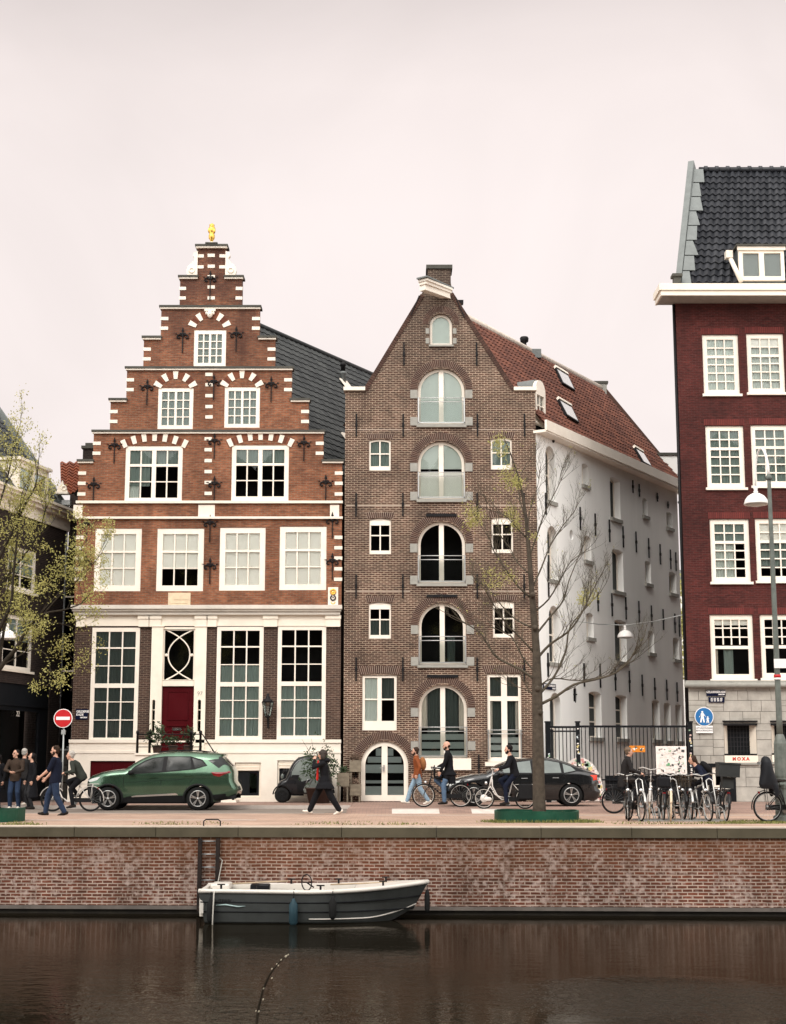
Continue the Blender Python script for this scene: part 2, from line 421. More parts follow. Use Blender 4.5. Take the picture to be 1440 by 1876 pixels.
M['brick_quay'] = brick('quay_brick', (0.118, 0.036, 0.0205), (0.066, 0.0225, 0.014), (0.315, 0.24, 0.195), bw=0.22, bh=0.070, ms=0.0125, white=(0.42, 0.33, 0.29), stain=(0.045, 0.020, 0.010), var=0.4, streaks=(0.50, 0.78, 0.75), grime=(-1.15, -0.25, (0.135, 0.050, 0.016), 0.62))
M['arch_brick'] = island('arch_brick', (0.050, 0.026, 0.020), (0.085, 0.044, 0.032))
M['arch_brick_red'] = island('arch_brick_red', (0.21, 0.07, 0.035), (0.12, 0.038, 0.022))
M['mortar'] = simple('mortar', (0.40, 0.32, 0.26), 0.9, var=0.1)
M['roof_slate'] = island('black_roof_tile', (0.030, 0.033, 0.035), (0.062, 0.066, 0.066), 0.6)
M['roof_dark'] = island('blue_black_roof_tile', (0.017, 0.0185, 0.023), (0.040, 0.042, 0.049), 0.4)
M['roof_red'] = island('red_roof_tile', (0.185, 0.070, 0.045), (0.085, 0.034, 0.026), 0.75)
M['roof_orange'] = island('orange_roof_tile', (0.27, 0.072, 0.03), (0.14, 0.04, 0.02), 0.75)
M['lead'] = simple('lead_sheet', (0.155, 0.168, 0.165), 0.55, var=0.2, scale=3, bump=0.2)
M['zinc'] = simple('zinc', (0.30, 0.31, 0.31), 0.4, metal=0.5, var=0.2, scale=5)
M['steel'] = simple('brushed_steel', (0.55, 0.55, 0.54), 0.35, metal=0.8, var=0.1, scale=20)
M['door_red'] = simple('dark_red_paint', (0.062, 0.0025, 0.005), 0.35, var=0.08, scale=2)
M['gold'] = simple('gilding', (0.80, 0.48, 0.10), 0.3, metal=0.9, var=0.2, scale=10)
M['bark'] = simple('grey_bark', (0.075, 0.060, 0.046), 0.9, var=0.4, scale=9, bump=0.8, dirt=(0.035, 0.029, 0.024))
M['twig'] = simple('pale_twig', (0.085, 0.071, 0.052), 0.85, var=0.35, scale=6)
M['bark_dark'] = simple('dark_bark', (0.035, 0.028, 0.02), 0.9, var=0.4, scale=9, bump=0.8)
M['leaf'] = island('young_leaf', (0.26, 0.255, 0.065), (0.58, 0.53, 0.20), 0.6, trans=0.35)
M['leaf_dark'] = island('dark_leaf', (0.018, 0.035, 0.016), (0.05, 0.08, 0.03), 0.6, trans=0.2)
M['leaf_brown'] = island('dry_leaf', (0.09, 0.06, 0.04), (0.17, 0.11, 0.08), 0.8)
M['wood_grey'] = simple('weathered_wood', (0.20, 0.165, 0.12), 0.8, var=0.35, scale=5, bump=0.3, streak=False)
M['rubber'] = simple('tyre_rubber', (0.012, 0.012, 0.012), 0.8, var=0.2, scale=10)
M['chrome'] = simple('bright_metal', (0.75, 0.75, 0.75), 0.2, metal=1.0, var=0.05)
M['skin'] = simple('skin', (0.56, 0.32, 0.23), 0.55, var=0.1, scale=12)
# ------------------------------------------------------------------ facade toolkit
class Fac:
    """an upright wall plane: u along it, local y = depth inwards, z up"""
    def __init__(s, O, ud):
        s.O = Vector(O); s.u = Vector((ud[0], ud[1], 0)).normalized(); s.inn = Vector((-s.u.y, s.u.x, 0))
        s.M = Matrix(((s.u.x, s.inn.x, 0, s.O.x), (s.u.y, s.inn.y, 0, s.O.y), (0, 0, 1, 0), (0, 0, 0, 1)))
        s.holes = []
    def mb(s): return MB(s.M)
    def loc(s, px, py, d=0.0):
        u = (px - CX) / F; v = (CY - py) / F
        D = Vector((u, CP - v * SP, SP + v * CP)); C = Vector((0, 0, CZ))
        O = s.O + s.inn * d
        t = (O - C).dot(s.inn) / D.dot(s.inn)
        P = C + D * t
        return (P - s.O).dot(s.u), P.z
    def rect(s, x0, y0, x1, y1, d=0.0):
        m = (y0 + y1) / 2; c = (x0 + x1) / 2
        return s.loc(x0, m, d)[0], s.loc(x1, m, d)[0], s.loc(c, y1, d)[1], s.loc(c, y0, d)[1]
def outline(r, arch=0.0, n=20):
    """rectangle, or rectangle whose top is an arc of rise `arch`"""
    x0, x1, z0, z1 = r
    if not arch: return [(x0, z0), (x1, z0), (x1, z1), (x0, z1)]
    c = (x1 - x0) / 2; rad = (c * c + arch * arch) / (2 * arch); zc = z1 - rad; xc = (x0 + x1) / 2
    a = math.asin(min(1, c / rad))
    if arch > c - 1e-6: a = PI / 2
    pts = [(x0, z0), (x1, z0)]
    for i in range(n + 1):
        t = a - 2 * a * i / n
        pts.append((xc + rad * math.sin(t), zc + rad * math.cos(t)))
    return pts
def topz(r, arch, x):
    x0, x1, z0, z1 = r
    if not arch: return z1
    c = (x1 - x0) / 2; rad = (c * c + arch * arch) / (2 * arch); zc = z1 - rad; xc = (x0 + x1) / 2
    return zc + math.sqrt(max(0, rad * rad - (x - xc) ** 2))
def grow(r, d): return (r[0] - d, r[1] + d, r[2] - d, r[3] + d)
def wavy(mb, x0, x1, z0, z1, y, amp=0.025, lam=0.11):
    n = max(4, int((x1 - x0) / lam * 6)); vs = []
    for i in range(n + 1):
        x = x0 + (x1 - x0) * i / n; yy = y + amp * math.sin(x / lam * 2 * PI + 0.6 * math.sin(x * 17))
        vs += [(x, yy, z0), (x, yy, z1)]
    mb.add(vs, [(2*i, 2*i+2, 2*i+3, 2*i+1) for i in range(n)], True)
def window(fac, house, r, fw=0.13, nx=1, rows=(), mull=0, rec=0.05, arch=0.0, mat='white', bar=0.046, sill=None, back=(), hole=True, name='window', bottom=None, dep=0.08, pane='glass', label=None, xs=None):
    if hole: fac.holes.append(outline(r, arch))
    ro = grow(r, -0.003)
    bt = fw if bottom is None else bottom
    g = (r[0] + fw, r[1] - fw, r[2] + bt, r[3] - fw)
    ga = 0.0
    if arch: ga = arch if arch < (r[1]-r[0])/2 - 0.01 else (g[1]-g[0])/2
    f = fac.mb()
    f.prism(outline(ro, arch), [outline(g, ga)], rec, rec + dep)
    yb0, yb1 = rec + 0.012, rec + 0.06
    w_ = g[1] - g[0]; h_ = g[3] - g[2]
    if mull:
        xc = (g[0] + g[1]) / 2; f.box(xc - mull/2, xc + mull/2, rec + 0.004, rec + 0.07, g[2], topz(g, ga, xc) - 0.002)
        halves = [(g[0], xc - mull/2), (xc + mull/2, g[1])]
    else: halves = [(g[0], g[1])]
    for a, b in halves:
        for i in range(1, nx):
            x = a + (b - a) * i / nx; f.box(x - bar/2, x + bar/2, yb0, yb1, g[2], topz(g, ga, x) - 0.001)
    for fr, th in rows:
        z = g[3] - h_ * fr
        hw = w_ / 2
        if arch and z > topz(g, ga, g[0]): hw = math.sqrt(max(0.0, hw*hw - (z - topz(g, ga, g[0]))**2))
        xc = (g[0]+g[1])/2
        f.box(xc - hw, xc + hw, yb0 - (0.01 if th > bar * 1.4 else 0.002), yb1 + 0.003, z - th/2, z + th/2)
    fo = f.build(name, M[mat], house)
    if label: fo['label'] = label
    p = fac.mb(); lp = outline(g, ga)
    tri = tessellate_polygon([[Vector((a, b, 0)) for a, b in lp]])
    p.add([(a, rec + 0.04, b) for a, b in lp], [tuple(t) for t in tri], False)
    p.build('pane', M[pane], fo)
    if sill:
        ov, hh, sm = sill[:3]
        q = fac.mb(); q.box(r[0] - ov, r[1] + ov, -0.07 - ov * 0.3, rec + 0.02, r[2] - hh, r[2] - 0.003); q.build('sill', M[sm], fo)
    for i, bk in enumerate(back):
        q = fac.mb(); fx0, fx1, fz0, fz1, mm = bk[:5]; wv = len(bk) > 5
        x0, x1 = g[0] - 0.02 + (w_ + 0.04) * fx0, g[0] - 0.02 + (w_ + 0.04) * fx1
        z0, z1 = g[3] - h_ * fz1, g[3] - h_ * fz0
        if arch and fz0 < 0.01: z1 = g[3] + 0.02
        y = rec + 0.072 + 0.03 * i
        if wv: wavy(q, x0, x1, z0, z1, y, bk[5], 0.13)
        else: q.box(x0, x1, y, y + 0.012, z0, z1)
        q.build('curtain' if wv else 'blind', M[mm], fo)
    return fo
def arch_ring(fac, xc, zc, r0, r1, a0, a1, n, y0=-0.012, y1=0.06, mb=None, gap=0.16):
    """ring of separate bricks; angles in degrees from straight up"""
    mb = mb or fac.mb()
    for i in range(n):
        t0 = R(a0 + (a1 - a0) * (i + gap/2) / n); t1 = R(a0 + (a1 - a0) * (i + 1 - gap/2) / n)
        p = lambda r_, t, y: (xc + r_ * math.sin(t), y, zc + r_ * math.cos(t))
        mb.hexa([p(r0,t0,y0), p(r0,t1,y0), p(r0,t1,y1), p(r0,t0,y1), p(r1,t0,y0), p(r1,t1,y0), p(r1,t1,y1), p(r1,t0,y1)])
    return mb
def arc_band(fac, xc, zc, r0, r1, a0, a1, y0, y1, mb, n=20):
    P = [(xc + r1*math.sin(R(a0+(a1-a0)*i/n)), zc + r1*math.cos(R(a0+(a1-a0)*i/n))) for i in range(n+1)]
    Q = [(xc + r0*math.sin(R(a1+(a0-a1)*i/n)), zc + r0*math.cos(R(a1+(a0-a1)*i/n))) for i in range(n+1)]
    mb.prism(P + Q, [], y0, y1)
def brick_arch(fac, house, xc, zc, r0, r1, a, n, mat='arch_brick'):
    b = fac.mb(); arc_band(fac, xc, zc, r0, r1, -a, a, -0.006, 0.05, b)
    o = b.build('arch', M['mortar'] if mat == 'arch_brick' else M['arch_brick_red'], house)
    arch_ring(fac, xc, zc, r0 + 0.004, r1 - 0.004, -a, a, n).build('arch_bricks', M[mat], o)
    return o
def flat_arch(fac, house, x0, x1, z0, z1, splay, rise=0.06, n=None, mat='arch_brick'):
    n = n or int((x1 - x0) / 0.062); xc = (x0 + x1) / 2; hw = (x1 - x0) / 2
    mb = fac.mb(); bk = fac.mb(); lo = []; hi = []
    for i in range(n + 1):
        s_ = -1 + 2 * i / n
        lo.append((xc + s_ * hw, z0 + rise * (1 - s_*s_))); hi.append((xc + s_ * (hw + splay), z1))
    bk.prism(lo + hi[::-1], [], -0.006, 0.05)
    o = bk.build('arch', M['mortar'], house)
    for i in range(n):
        l0, l1, h0, h1 = lo[i], lo[i+1], hi[i], hi[i+1]; g = 0.11
        L = lambda a, b, t: (a[0] + (b[0]-a[0])*t, a[1] + (b[1]-a[1])*t)
        q = [L(l0,l1,g), L(l0,l1,1-g), L(h0,h1,1-g), L(h0,h1,g)]
        mb.hexa([(q[0][0],-0.012,q[0][1]), (q[1][0],-0.012,q[1][1]), (q[1][0],0.05,q[1][1]), (q[0][0],0.05,q[0][1]),
                 (q[3][0],-0.012,q[3][1]), (q[2][0],-0.012,q[2][1]), (q[2][0],0.05,q[2][1]), (q[3][0],0.05,q[3][1])])
    mb.build('arch_bricks', M[mat], o)
    return o
def pantiles(mb, A, B, C, D, nu, nv, amp=0.035, lift=0.05, seg=4, jit=0.006):
    """curved tiles over the quad A-B (eave) to D-C (ridge); every tile its own loose piece"""
    A, B, C, D = map(Vector, (A, B, C, D)); nrm = (B - A).cross(D - A).normalized()
    if nrm.z < 0: nrm = -nrm
    P = lambda u, v: A*(1-u)*(1-v) + B*u*(1-v) + C*u*v + D*(1-u)*v
    for j in range(nv):
        for i in range(nu):
            vs = []; jz = random.uniform(0, jit); jv = random.uniform(-0.03, 0.03)
            for k in range(seg + 1):
                t = k / seg; u = (i + t * 1.04) / nu
                h = amp * math.sin(t * 2 * PI) + jz
                for v, l in (((j - 0.06 + jv) / nv, lift + 0.0), ((j + 1.0) / nv, 0.004)):
                    vs.append(P(min(u, 1), max(0, v)) + nrm * (h + l))
            lo = len(vs)
            for k in range(seg + 1):       # thickness of the lower edge
                vs.append(vs[2*k] - nrm * 0.035)
            mb.add(vs, [(2*k, 2*k+2, 2*k+3, 2*k+1) for k in range(seg)] + [(lo+k, lo+k+1, 2*k+2, 2*k) for k in range(seg)], False)
    return mb
def anchor(fac, house, px, py, h=1.0, s=1.0):
    """wrought wall anchor with a lily head"""
    x, z = fac.loc(px, py); m = fac.mb(); y = -0.035
    m.box(x - 0.018*s, x + 0.018*s, y - 0.015, y + 0.012, z - 0.62*h, z + 0.22*s)
    m.add([(x-0.05*s,y,z+0.2*s),(x,y,z+0.36*s),(x+0.05*s,y,z+0.2*s),(x,y,z+0.12*s),(x,y-0.03,z+0.22*s)], [(0,4,1),(1,4,2),(2,4,3),(3,4,0),(0,1,2,3)])
    for sg in (-1, 1):
        pts = [(x, y, z - 0.02), (x + sg*0.10*s, y, z + 0.06*s), (x + sg*0.19*s, y, z + 0.03*s), (x + sg*0.21*s, y, z - 0.06*s), (x + sg*0.15*s, y, z - 0.10*s), (x + sg*0.11*s, y, z - 0.05*s)]
        m.tube(pts, [0.022*s, 0.026*s, 0.028*s, 0.03*s, 0.028*s, 0.03*s], 6)
        m.add([(x+sg*0.21*s,y,z+0.05*s),(x+sg*0.33*s,y,z+0.09*s),(x+sg*0.22*s,y,z+0.11*s),(x+sg*0.23*s,y-0.02,z+0.08*s)], [(0,1,3),(1,2,3),(2,0,3),(0,2,1)])
    m.box(x - 0.12*s, x + 0.12*s, y - 0.018, y + 0.014, z + 0.075*s, z + 0.115*s)
    return m.build('wall_anchor', M['iron'], house)
def rod(fac, house, px, y0, y1, w_=0.05):
    x, z1 = fac.loc(px, y0); _, z0 = fac.loc(px, y1)
    m = fac.mb(); c = (z0 + z1) / 2
    m.box(x - w_/2, x + w_/2, -0.05, -0.012, z0, z1); m.box(x - w_*0.8, x + w_*0.8, -0.062, -0.01, c - 0.06, c + 0.06)
    return m.build('wall_anchor', M['iron'], house)
YF = 52.0
PAV = 0.10
# ------------------------------------------------------------------ ground, quay, canal
Z_WATER = -1.82
def quay_y(x): return 32.75 - 0.045 * x
def ground_sheet(name, pts, z, m):
    b = MB(); b.add([(p[0], p[1], z) for p in pts], [tuple(range(len(pts)))]); return struct(b.build(name, m))
M['ground'] = simple('far_ground', (0.16, 0.14, 0.125), 0.9, var=0.2, scale=0.8)
M['asphalt'] = simple('worn_asphalt', (0.19, 0.155, 0.13), 0.85, var=0.22, scale=1.4, bump=0.1, dirt=(0.13, 0.11, 0.095))
M['mark'] = simple('road_marking', (0.58, 0.52, 0.47), 0.7, var=0.12, scale=6, dirt=(0.45, 0.38, 0.33))
M['kerb'] = simple('kerb_stone', (0.46, 0.40, 0.36), 0.8, var=0.12, scale=4)
M['coping'] = simple('coping_stone', (0.085, 0.072, 0.048), 0.8, var=0.2, scale=2.0, dirt=(0.035, 0.032, 0.018), bump=0.25)  # front face tone, painted darker against the lit top
def paver(name, c1, c2, mo, bw, bh, rot=0.0, ms=0.006):
    m, n, b = nodes_of(name)
    g = N(n, 'ShaderNodeNewGeometry')
    mp = N(n, 'ShaderNodeMapping', {'Vector': g.outputs['Position'], 'Rotation': (0, 0, rot)})
    br = N(n, 'ShaderNodeTexBrick', {'Vector': mp.outputs[0], 'Color1': C4(c1), 'Color2': C4(c2), 'Mortar': C4(mo), 'Scale': 1.0, 'Mortar Size': ms, 'Brick Width': bw, 'Row Height': bh}, offset=0.5)
    bn = N(n, 'ShaderNodeTexNoise', {'Vector': g.outputs['Position'], 'Scale': 0.7, 'Detail': 7.0, 'Roughness': 0.65})
    n.links.new(scaled(n, br.outputs[0], mrange(n, bn.outputs[0], 0.3, 0.7, 0.75, 1.2)), b.inputs['Base Color'])
    b.inputs['Roughness'].default_value = 0.85; b.inputs['Specular IOR Level'].default_value = 0.25
    return m
M['paver_pink'] = paver('pink_brick_paving', (0.47, 0.33, 0.255), (0.38, 0.25, 0.19), (0.27, 0.19, 0.145), 0.21, 0.07)
M['paver_walk'] = paver('brown_brick_paving', (0.33, 0.215, 0.17), (0.25, 0.16, 0.13), (0.17, 0.13, 0.11), 0.21, 0.07)
def wmat():
    m, n, b = nodes_of('canal_water')
    g = N(n, 'ShaderNodeNewGeometry')
    mp = N(n, 'ShaderNodeMapping', {'Vector': g.outputs['Position'], 'Scale': (0.55, 1.0, 1)})
    a = N(n, 'ShaderNodeTexNoise', {'Vector': mp.outputs[0], 'Scale': 3.4, 'Detail': 4.0, 'Roughness': 0.55})
    c = N(n, 'ShaderNodeTexNoise', {'Vector': mp.outputs[0], 'Scale': 11.0, 'Detail': 3.0, 'Roughness': 0.6})
    patch = N(n, 'ShaderNodeTexNoise', {'Vector': g.outputs['Position'], 'Scale': 0.16, 'Detail': 3.0})
    # gusts: calm water under the quay wall, ruffled further out
    sy = N(n, 'ShaderNodeSeparateXYZ', {0: g.outputs['Position']})
    ruff = N(n, 'ShaderNodeMath', {0: mrange(n, sy.outputs[1], 33.0, 25.5, 0.06, 0.34), 1: mrange(n, patch.outputs[0], 0.38, 0.62, 0.35, 1.25)}, operation='MULTIPLY')
    gust = None
    for (gx, gy, gr, ga) in ((3.6, 21.2, 2.4, 1.0), (-1.7, 19.6, 2.0, .35), (-3.3, 20.4, 1.6, .3)):
        dv = N(n, 'ShaderNodeVectorMath', {0: g.outputs['Position'], 1: (gx, gy, Z_WATER)}, operation='DISTANCE')
        gq = mrange(n, dv.outputs['Value'], gr, .3, 0, ga)
        gust = gq if gust is None else N(n, 'ShaderNodeMath', {0: gust, 1: gq}, operation='ADD').outputs[0]
    ruff = N(n, 'ShaderNodeMath', {0: ruff.outputs[0], 1: N(n, 'ShaderNodeMath', {0: gust, 1: 1.1}, operation='MULTIPLY').outputs[0]}, operation='ADD')
    s2 = N(n, 'ShaderNodeMath', {0: c.outputs[0], 1: 0.45}, operation='MULTIPLY')
    h = N(n, 'ShaderNodeMath', {0: a.outputs[0], 1: s2.outputs[0]}, operation='ADD')
    gl_ = N(n, 'ShaderNodeTexNoise', {'Vector': N(n, 'ShaderNodeMapping', {'Vector': g.outputs['Position'], 'Scale': (3.2, 2.0, 1)}).outputs[0], 'Scale': 2.2, 'Detail': 2.0, 'Roughness': 0.6})
    crest = mrange(n, gl_.outputs[0], .48, .70, 0, .8)
    cg = N(n, 'ShaderNodeMath', {0: crest, 1: gust}, operation='MULTIPLY')
    h1 = N(n, 'ShaderNodeMath', {0: h.outputs[0], 1: ruff.outputs[0]}, operation='MULTIPLY')
    h2 = N(n, 'ShaderNodeMath', {0: h1.outputs[0], 1: cg.outputs[0]}, operation='ADD')
    bp = N(n, 'ShaderNodeBump', {'Strength': 1.0, 'Distance': 0.030, 'Height': h2.outputs[0]})
    n.nodes.remove(b)
    df = N(n, 'ShaderNodeBsdfDiffuse', {'Color': (0.010, 0.008, 0.005, 1)}); gl = N(n, 'ShaderNodeBsdfGlossy', {'Color': (0.56, 0.53, 0.49, 1), 'Roughness': 0.01, 'Normal': bp.outputs[0]})
    fr = N(n, 'ShaderNodeFresnel', {'IOR': 1.33, 'Normal': bp.outputs[0]})
    ms = N(n, 'ShaderNodeMixShader', {0: fr.outputs[0], 1: df.outputs[0], 2: gl.outputs[0]})
    n.links.new(ms.outputs[0], n.nodes['Material Output'].inputs[0])
    return m
M['water'] = wmat()
ground_sheet('ground', [(-400, 5), (400, 5), (400, 900), (-400, 900)], -3.6, M['ground'])
ground_sheet('canal_water', [(-70, 3.0), (70, 3.0), (70, 36.5), (-70, 36.5)], Z_WATER, M['water'])
b = MB(); b.box(-60, 60, -60, 5.0, -3.5, -0.35); struct(b.build('near_quay', M['asphalt']))
# land behind the quay wall; the far end of the street is one block
b = MB(); xs = [-60, -20, -10, 0, 10, 20, 60]
top = [(x, quay_y(x) + 0.45) for x in xs]
b.add([(x, y, 0) for x, y in top] + [(60, 120, 0), (-60, 120, 0)], [tuple(range(len(xs) + 2))]); struct(b.build('quay_pavement', M['paver_pink']))
ground_sheet('road', [(-60, 42.6), (60, 42.6), (60, 47.0), (-60, 47.0)], 0.004, M['asphalt'])
xk = gnd(640, 1478, PAV).x
b = MB(); b.box(-60, xk, 47.12, 120, -0.2, PAV); struct(b.build('house_pavement', M['paver_walk']))
b = MB(); b.box(-60, xk, 47.0, 47.115, -0.2, PAV + 0.004); struct(b.build('kerb', M['kerb']))
# raised crossing on the right: ramp and level top
b = MB(); x0 = xk + 0.012
b.hexa([(x0, 41.6, -0.1), (60, 41.6, -0.1), (60, 120, -0.1), (x0, 120, -0.1), (x0, 42.9, PAV), (60, 42.9, PAV), (60, 120, PAV), (x0, 120, PAV)])
struct(b.build('raised_crossing', M['paver_walk']))
b = MB()
for p0, p1 in ((718, 806), (866, 935)):
    a, c = gnd(p0, 1487, 0.06).x, gnd(p1, 1487, 0.06).x
    for (ya, yb) in ((41.65, 42.88),):
        sl_ = lambda y: -0.1 + (PAV + 0.1) * (y - 41.6) / 1.3 + 0.005
        b.add([(a, ya, sl_(ya)), (c, ya, sl_(ya)), (c, yb, sl_(yb)), (a, yb, sl_(yb))], [(0,1,2,3)])
        b.add([(a, 42.905, PAV + 0.005), (c, 42.905, PAV + 0.005), (c, 43.35, PAV + 0.005), (a, 43.35, PAV + 0.005)], [(0,1,2,3)])
    b.add([(a, 42.2, 0.09), (a + .01, 42.2, 0.09), (a + .01, 42.21, 0.09)], [(0,1,2)])
struct(b.build('ramp_marking', M['mark']))
ground_sheet('road_line', [(-60, 42.35), (xk - 0.6, 42.35), (xk - 0.6, 42.58), (-60, 42.58)], 0.006, M['mark'])
ground_sheet('path_edge', [(xk + 0.6, 40.55), (60, 40.55), (60, 40.75), (xk + 0.6, 40.75)], 0.005, M['mark'])
b = MB(); b.box(-60, -3.3, 37.0, 37.18, -0.2, 0.009); b.box(10.2, 60, 38.3, 38.45, -0.2, 0.009); struct(b.build('paving_band', M['kerb']))
# quay wall
qw = empty('quay_wall', (0, quay_y(0), Z_WATER), 'long red brick quay wall with white bloom and a stone coping above the canal', 'quay wall')
ua = Vector((1, -0.045, 0)).normalized()
QF = Fac((0, quay_y(0), 0), (ua.x, ua.y))
m = QF.mb(); m.box(-60, 60, 0.0, 0.8, -1.64, -0.215); m.build('brick_face', M['brick_quay'], qw)
m = QF.mb(); m.box(-60, 60, 0.05, 0.8, -2.6, -1.642); m.build('footing', simple('gap_shadow_dark', (0.022, 0.019, 0.016), 0.5, var=0.3, scale=3, dirt=(0.05, 0.045, 0.03)), qw)  # near-black colour paints the shadow in the gap above the waterline
m = QF.mb(); m.box(-60, 60, -0.03, 0.046, -1.72, -1.645); m.build('ledge', simple('wet_stone', (0.10, 0.085, 0.075), 0.6, var=0.3, scale=3, dirt=(0.2, 0.17, 0.15)), qw)
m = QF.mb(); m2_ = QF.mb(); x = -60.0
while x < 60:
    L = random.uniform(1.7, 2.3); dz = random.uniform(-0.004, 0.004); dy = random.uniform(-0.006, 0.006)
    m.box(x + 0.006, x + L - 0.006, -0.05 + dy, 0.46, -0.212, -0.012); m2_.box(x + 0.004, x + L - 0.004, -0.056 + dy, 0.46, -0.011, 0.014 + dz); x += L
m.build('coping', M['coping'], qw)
m2_.build('coping_lit_top', simple('lit_pale_stone', (0.50, 0.425, 0.35), 0.8, var=0.15, scale=2, dirt=(0.34, 0.27, 0.2)), qw)  # pale slab paints the light falling on the coping's top
# ------------------------------------------------------------------ step-gabled house
FL = Fac((0, YF, 0), (1, 0))
sg = empty('step_gable_house', (at(381, 1468, YF).x, YF, PAV), 'orange brick house with a stepped gable, red front door and gilded finial', 'house')
cxg = FL.loc(386, 700)[0]
steps = [(137, 622, 845), (171, 592, 791), (202, 565, 733), (232, 534, 675), (263, 503.5, 619), (295, 475, 563), (329.5, 443, 508), (362, 413, 452)]
st = []
for (xl, xr, yt) in steps:
    X0 = FL.loc(xl, yt + 30)[0]; X1 = FL.loc(xr, yt + 30)[0]; st.append((X0, X1, FL.loc(386, yt)[1]))
ZC = FL.loc(381, 1116)[1]                  # stone cornice above the ground floor
lo_l, lo_r = FL.loc(136, 1100)[0], FL.loc(625.5, 1100)[0]
st[0] = (lo_l, lo_r, st[0][2])
up = [(lo_l, ZC), (lo_r, ZC)]
for X0, X1, z in st: up.append((X1, z)); up += []
# right side going up, then the left side going down
right = []; left = []
zprev = ZC
for i, (X0, X1, z) in enumerate(st):
    right += [(X1, zprev), (X1, z)]; left += [(X0, zprev), (X0, z)]; zprev = z
loop_up = right + left[::-1]
wins = []
BL = lambda *a: list(a)
def frac_rows(n, th=0.032, heavy=()):
    return [(i / n, 0.07 if i in heavy else th) for i in range(1, n)]
# first floor: four large sashes with white blinds
for k, (x0, y0, x1, y1) in enumerate(((173, 968, 258.5, 1083), (287, 968, 373, 1083), (402, 966.5, 486, 1082), (512, 964.5, 598, 1081))):
    bl = [(0, 1, 0, 0.68, 'blind')] if k == 1 else [(0, 1, 0, 1, 'blind')]
    window(FL, sg, FL.rect(x0, y0, x1, y1), 0.20, 3, [(0.345, 0.075), (0.665, 0.035)], back=bl, rec=0.02, label='sash window with its blind half down' if k == 1 else None)
# second floor: two double sashes
for k, (x0, y0, x1, y1) in enumerate(((229, 817, 334, 920), (424, 815.5, 529, 917.5))):
    bk = [(0, 0.42, 0, 0.75, 'sheer', 0.02), (0, 0.2, 0.7, 1, 'sheer_sky', 0.02), (0.42, 1, 0, 0.3, 'sheer', 0.02)] if k == 0 else [(0, 1, 0, 0.27, 'sheer', 0.02)]
    window(FL, sg, FL.rect(x0, y0, x1, y1), 0.16, 2, [(0.315, 0.09), (0.66, 0.035)], mull=0.15, back=bk, rec=0.02)
for (x0, y0, x1, y1) in ((289, 710.5, 354, 786), (411, 709, 476, 783.5)):
    window(FL, sg, FL.rect(x0, y0, x1, y1), 0.14, 2, frac_rows(4), mull=0.08, back=[(0, 1, 0, 1, 'sheer', 0.015)], rec=0.02)
window(FL, sg, FL.rect(355, 604.5, 414, 672), 0.15, 2, frac_rows(4), mull=0.08, back=[(0, 1, 0, 1, 'sheer', 0.015)], rec=0.02)
m = FL.mb(); m.prism(loop_up, FL.holes, 0, 0.38); m.build('gable_wall', M['brick_red'], sg); FL.holes = []
# ground floor wall
lower = Fac((0, YF, 0), (1, 0))
gl_win = [((166, 1150, 254, 1359), (('sheer_dark', 0.0, 1.0),)), ((396, 1148, 482, 1356), (('sheer', 0.33, 1.0),)), ((508, 1147, 597, 1355), (('sheer', 0.53, 1.0),))]
for k, (r_, bk) in enumerate(gl_win):
    rr = lower.rect(*r_)
    bks = [(0, 1, a, b2, mm, 0.02) for mm, a, b2 in bk]
    window(lower, sg, rr, 0.14, 3, [(0.155, 0.05), (0.325, 0.032), (0.512, 0.15), (0.665, 0.032), (0.835, 0.032)], back=bks, rec=-0.02)
dl = lower.rect(274, 1150, 378, 1380)
lower.holes.append(outline(dl))
zb = lower.loc(381, 1357)[1]
xl0, xr0 = lower.loc(134, 1250)[0], lower.loc(624, 1250)[0]
wl_loop = [(xl0, PAV), (xr0, PAV), (xr0, ZC - 0.003), (xl0, ZC - 0.003)]
basew = [lower.rect(430, 1397, 478, 1462), lower.rect(508, 1393, 560, 1462), lower.rect(165, 1394, 248, 1462)]
for rr in basew: lower.holes.append(outline(rr))
m = lower.mb(); m.prism(wl_loop, lower.holes, 0.0, 0.38); m.build('ground_floor_wall', M['brick_dark'], sg)
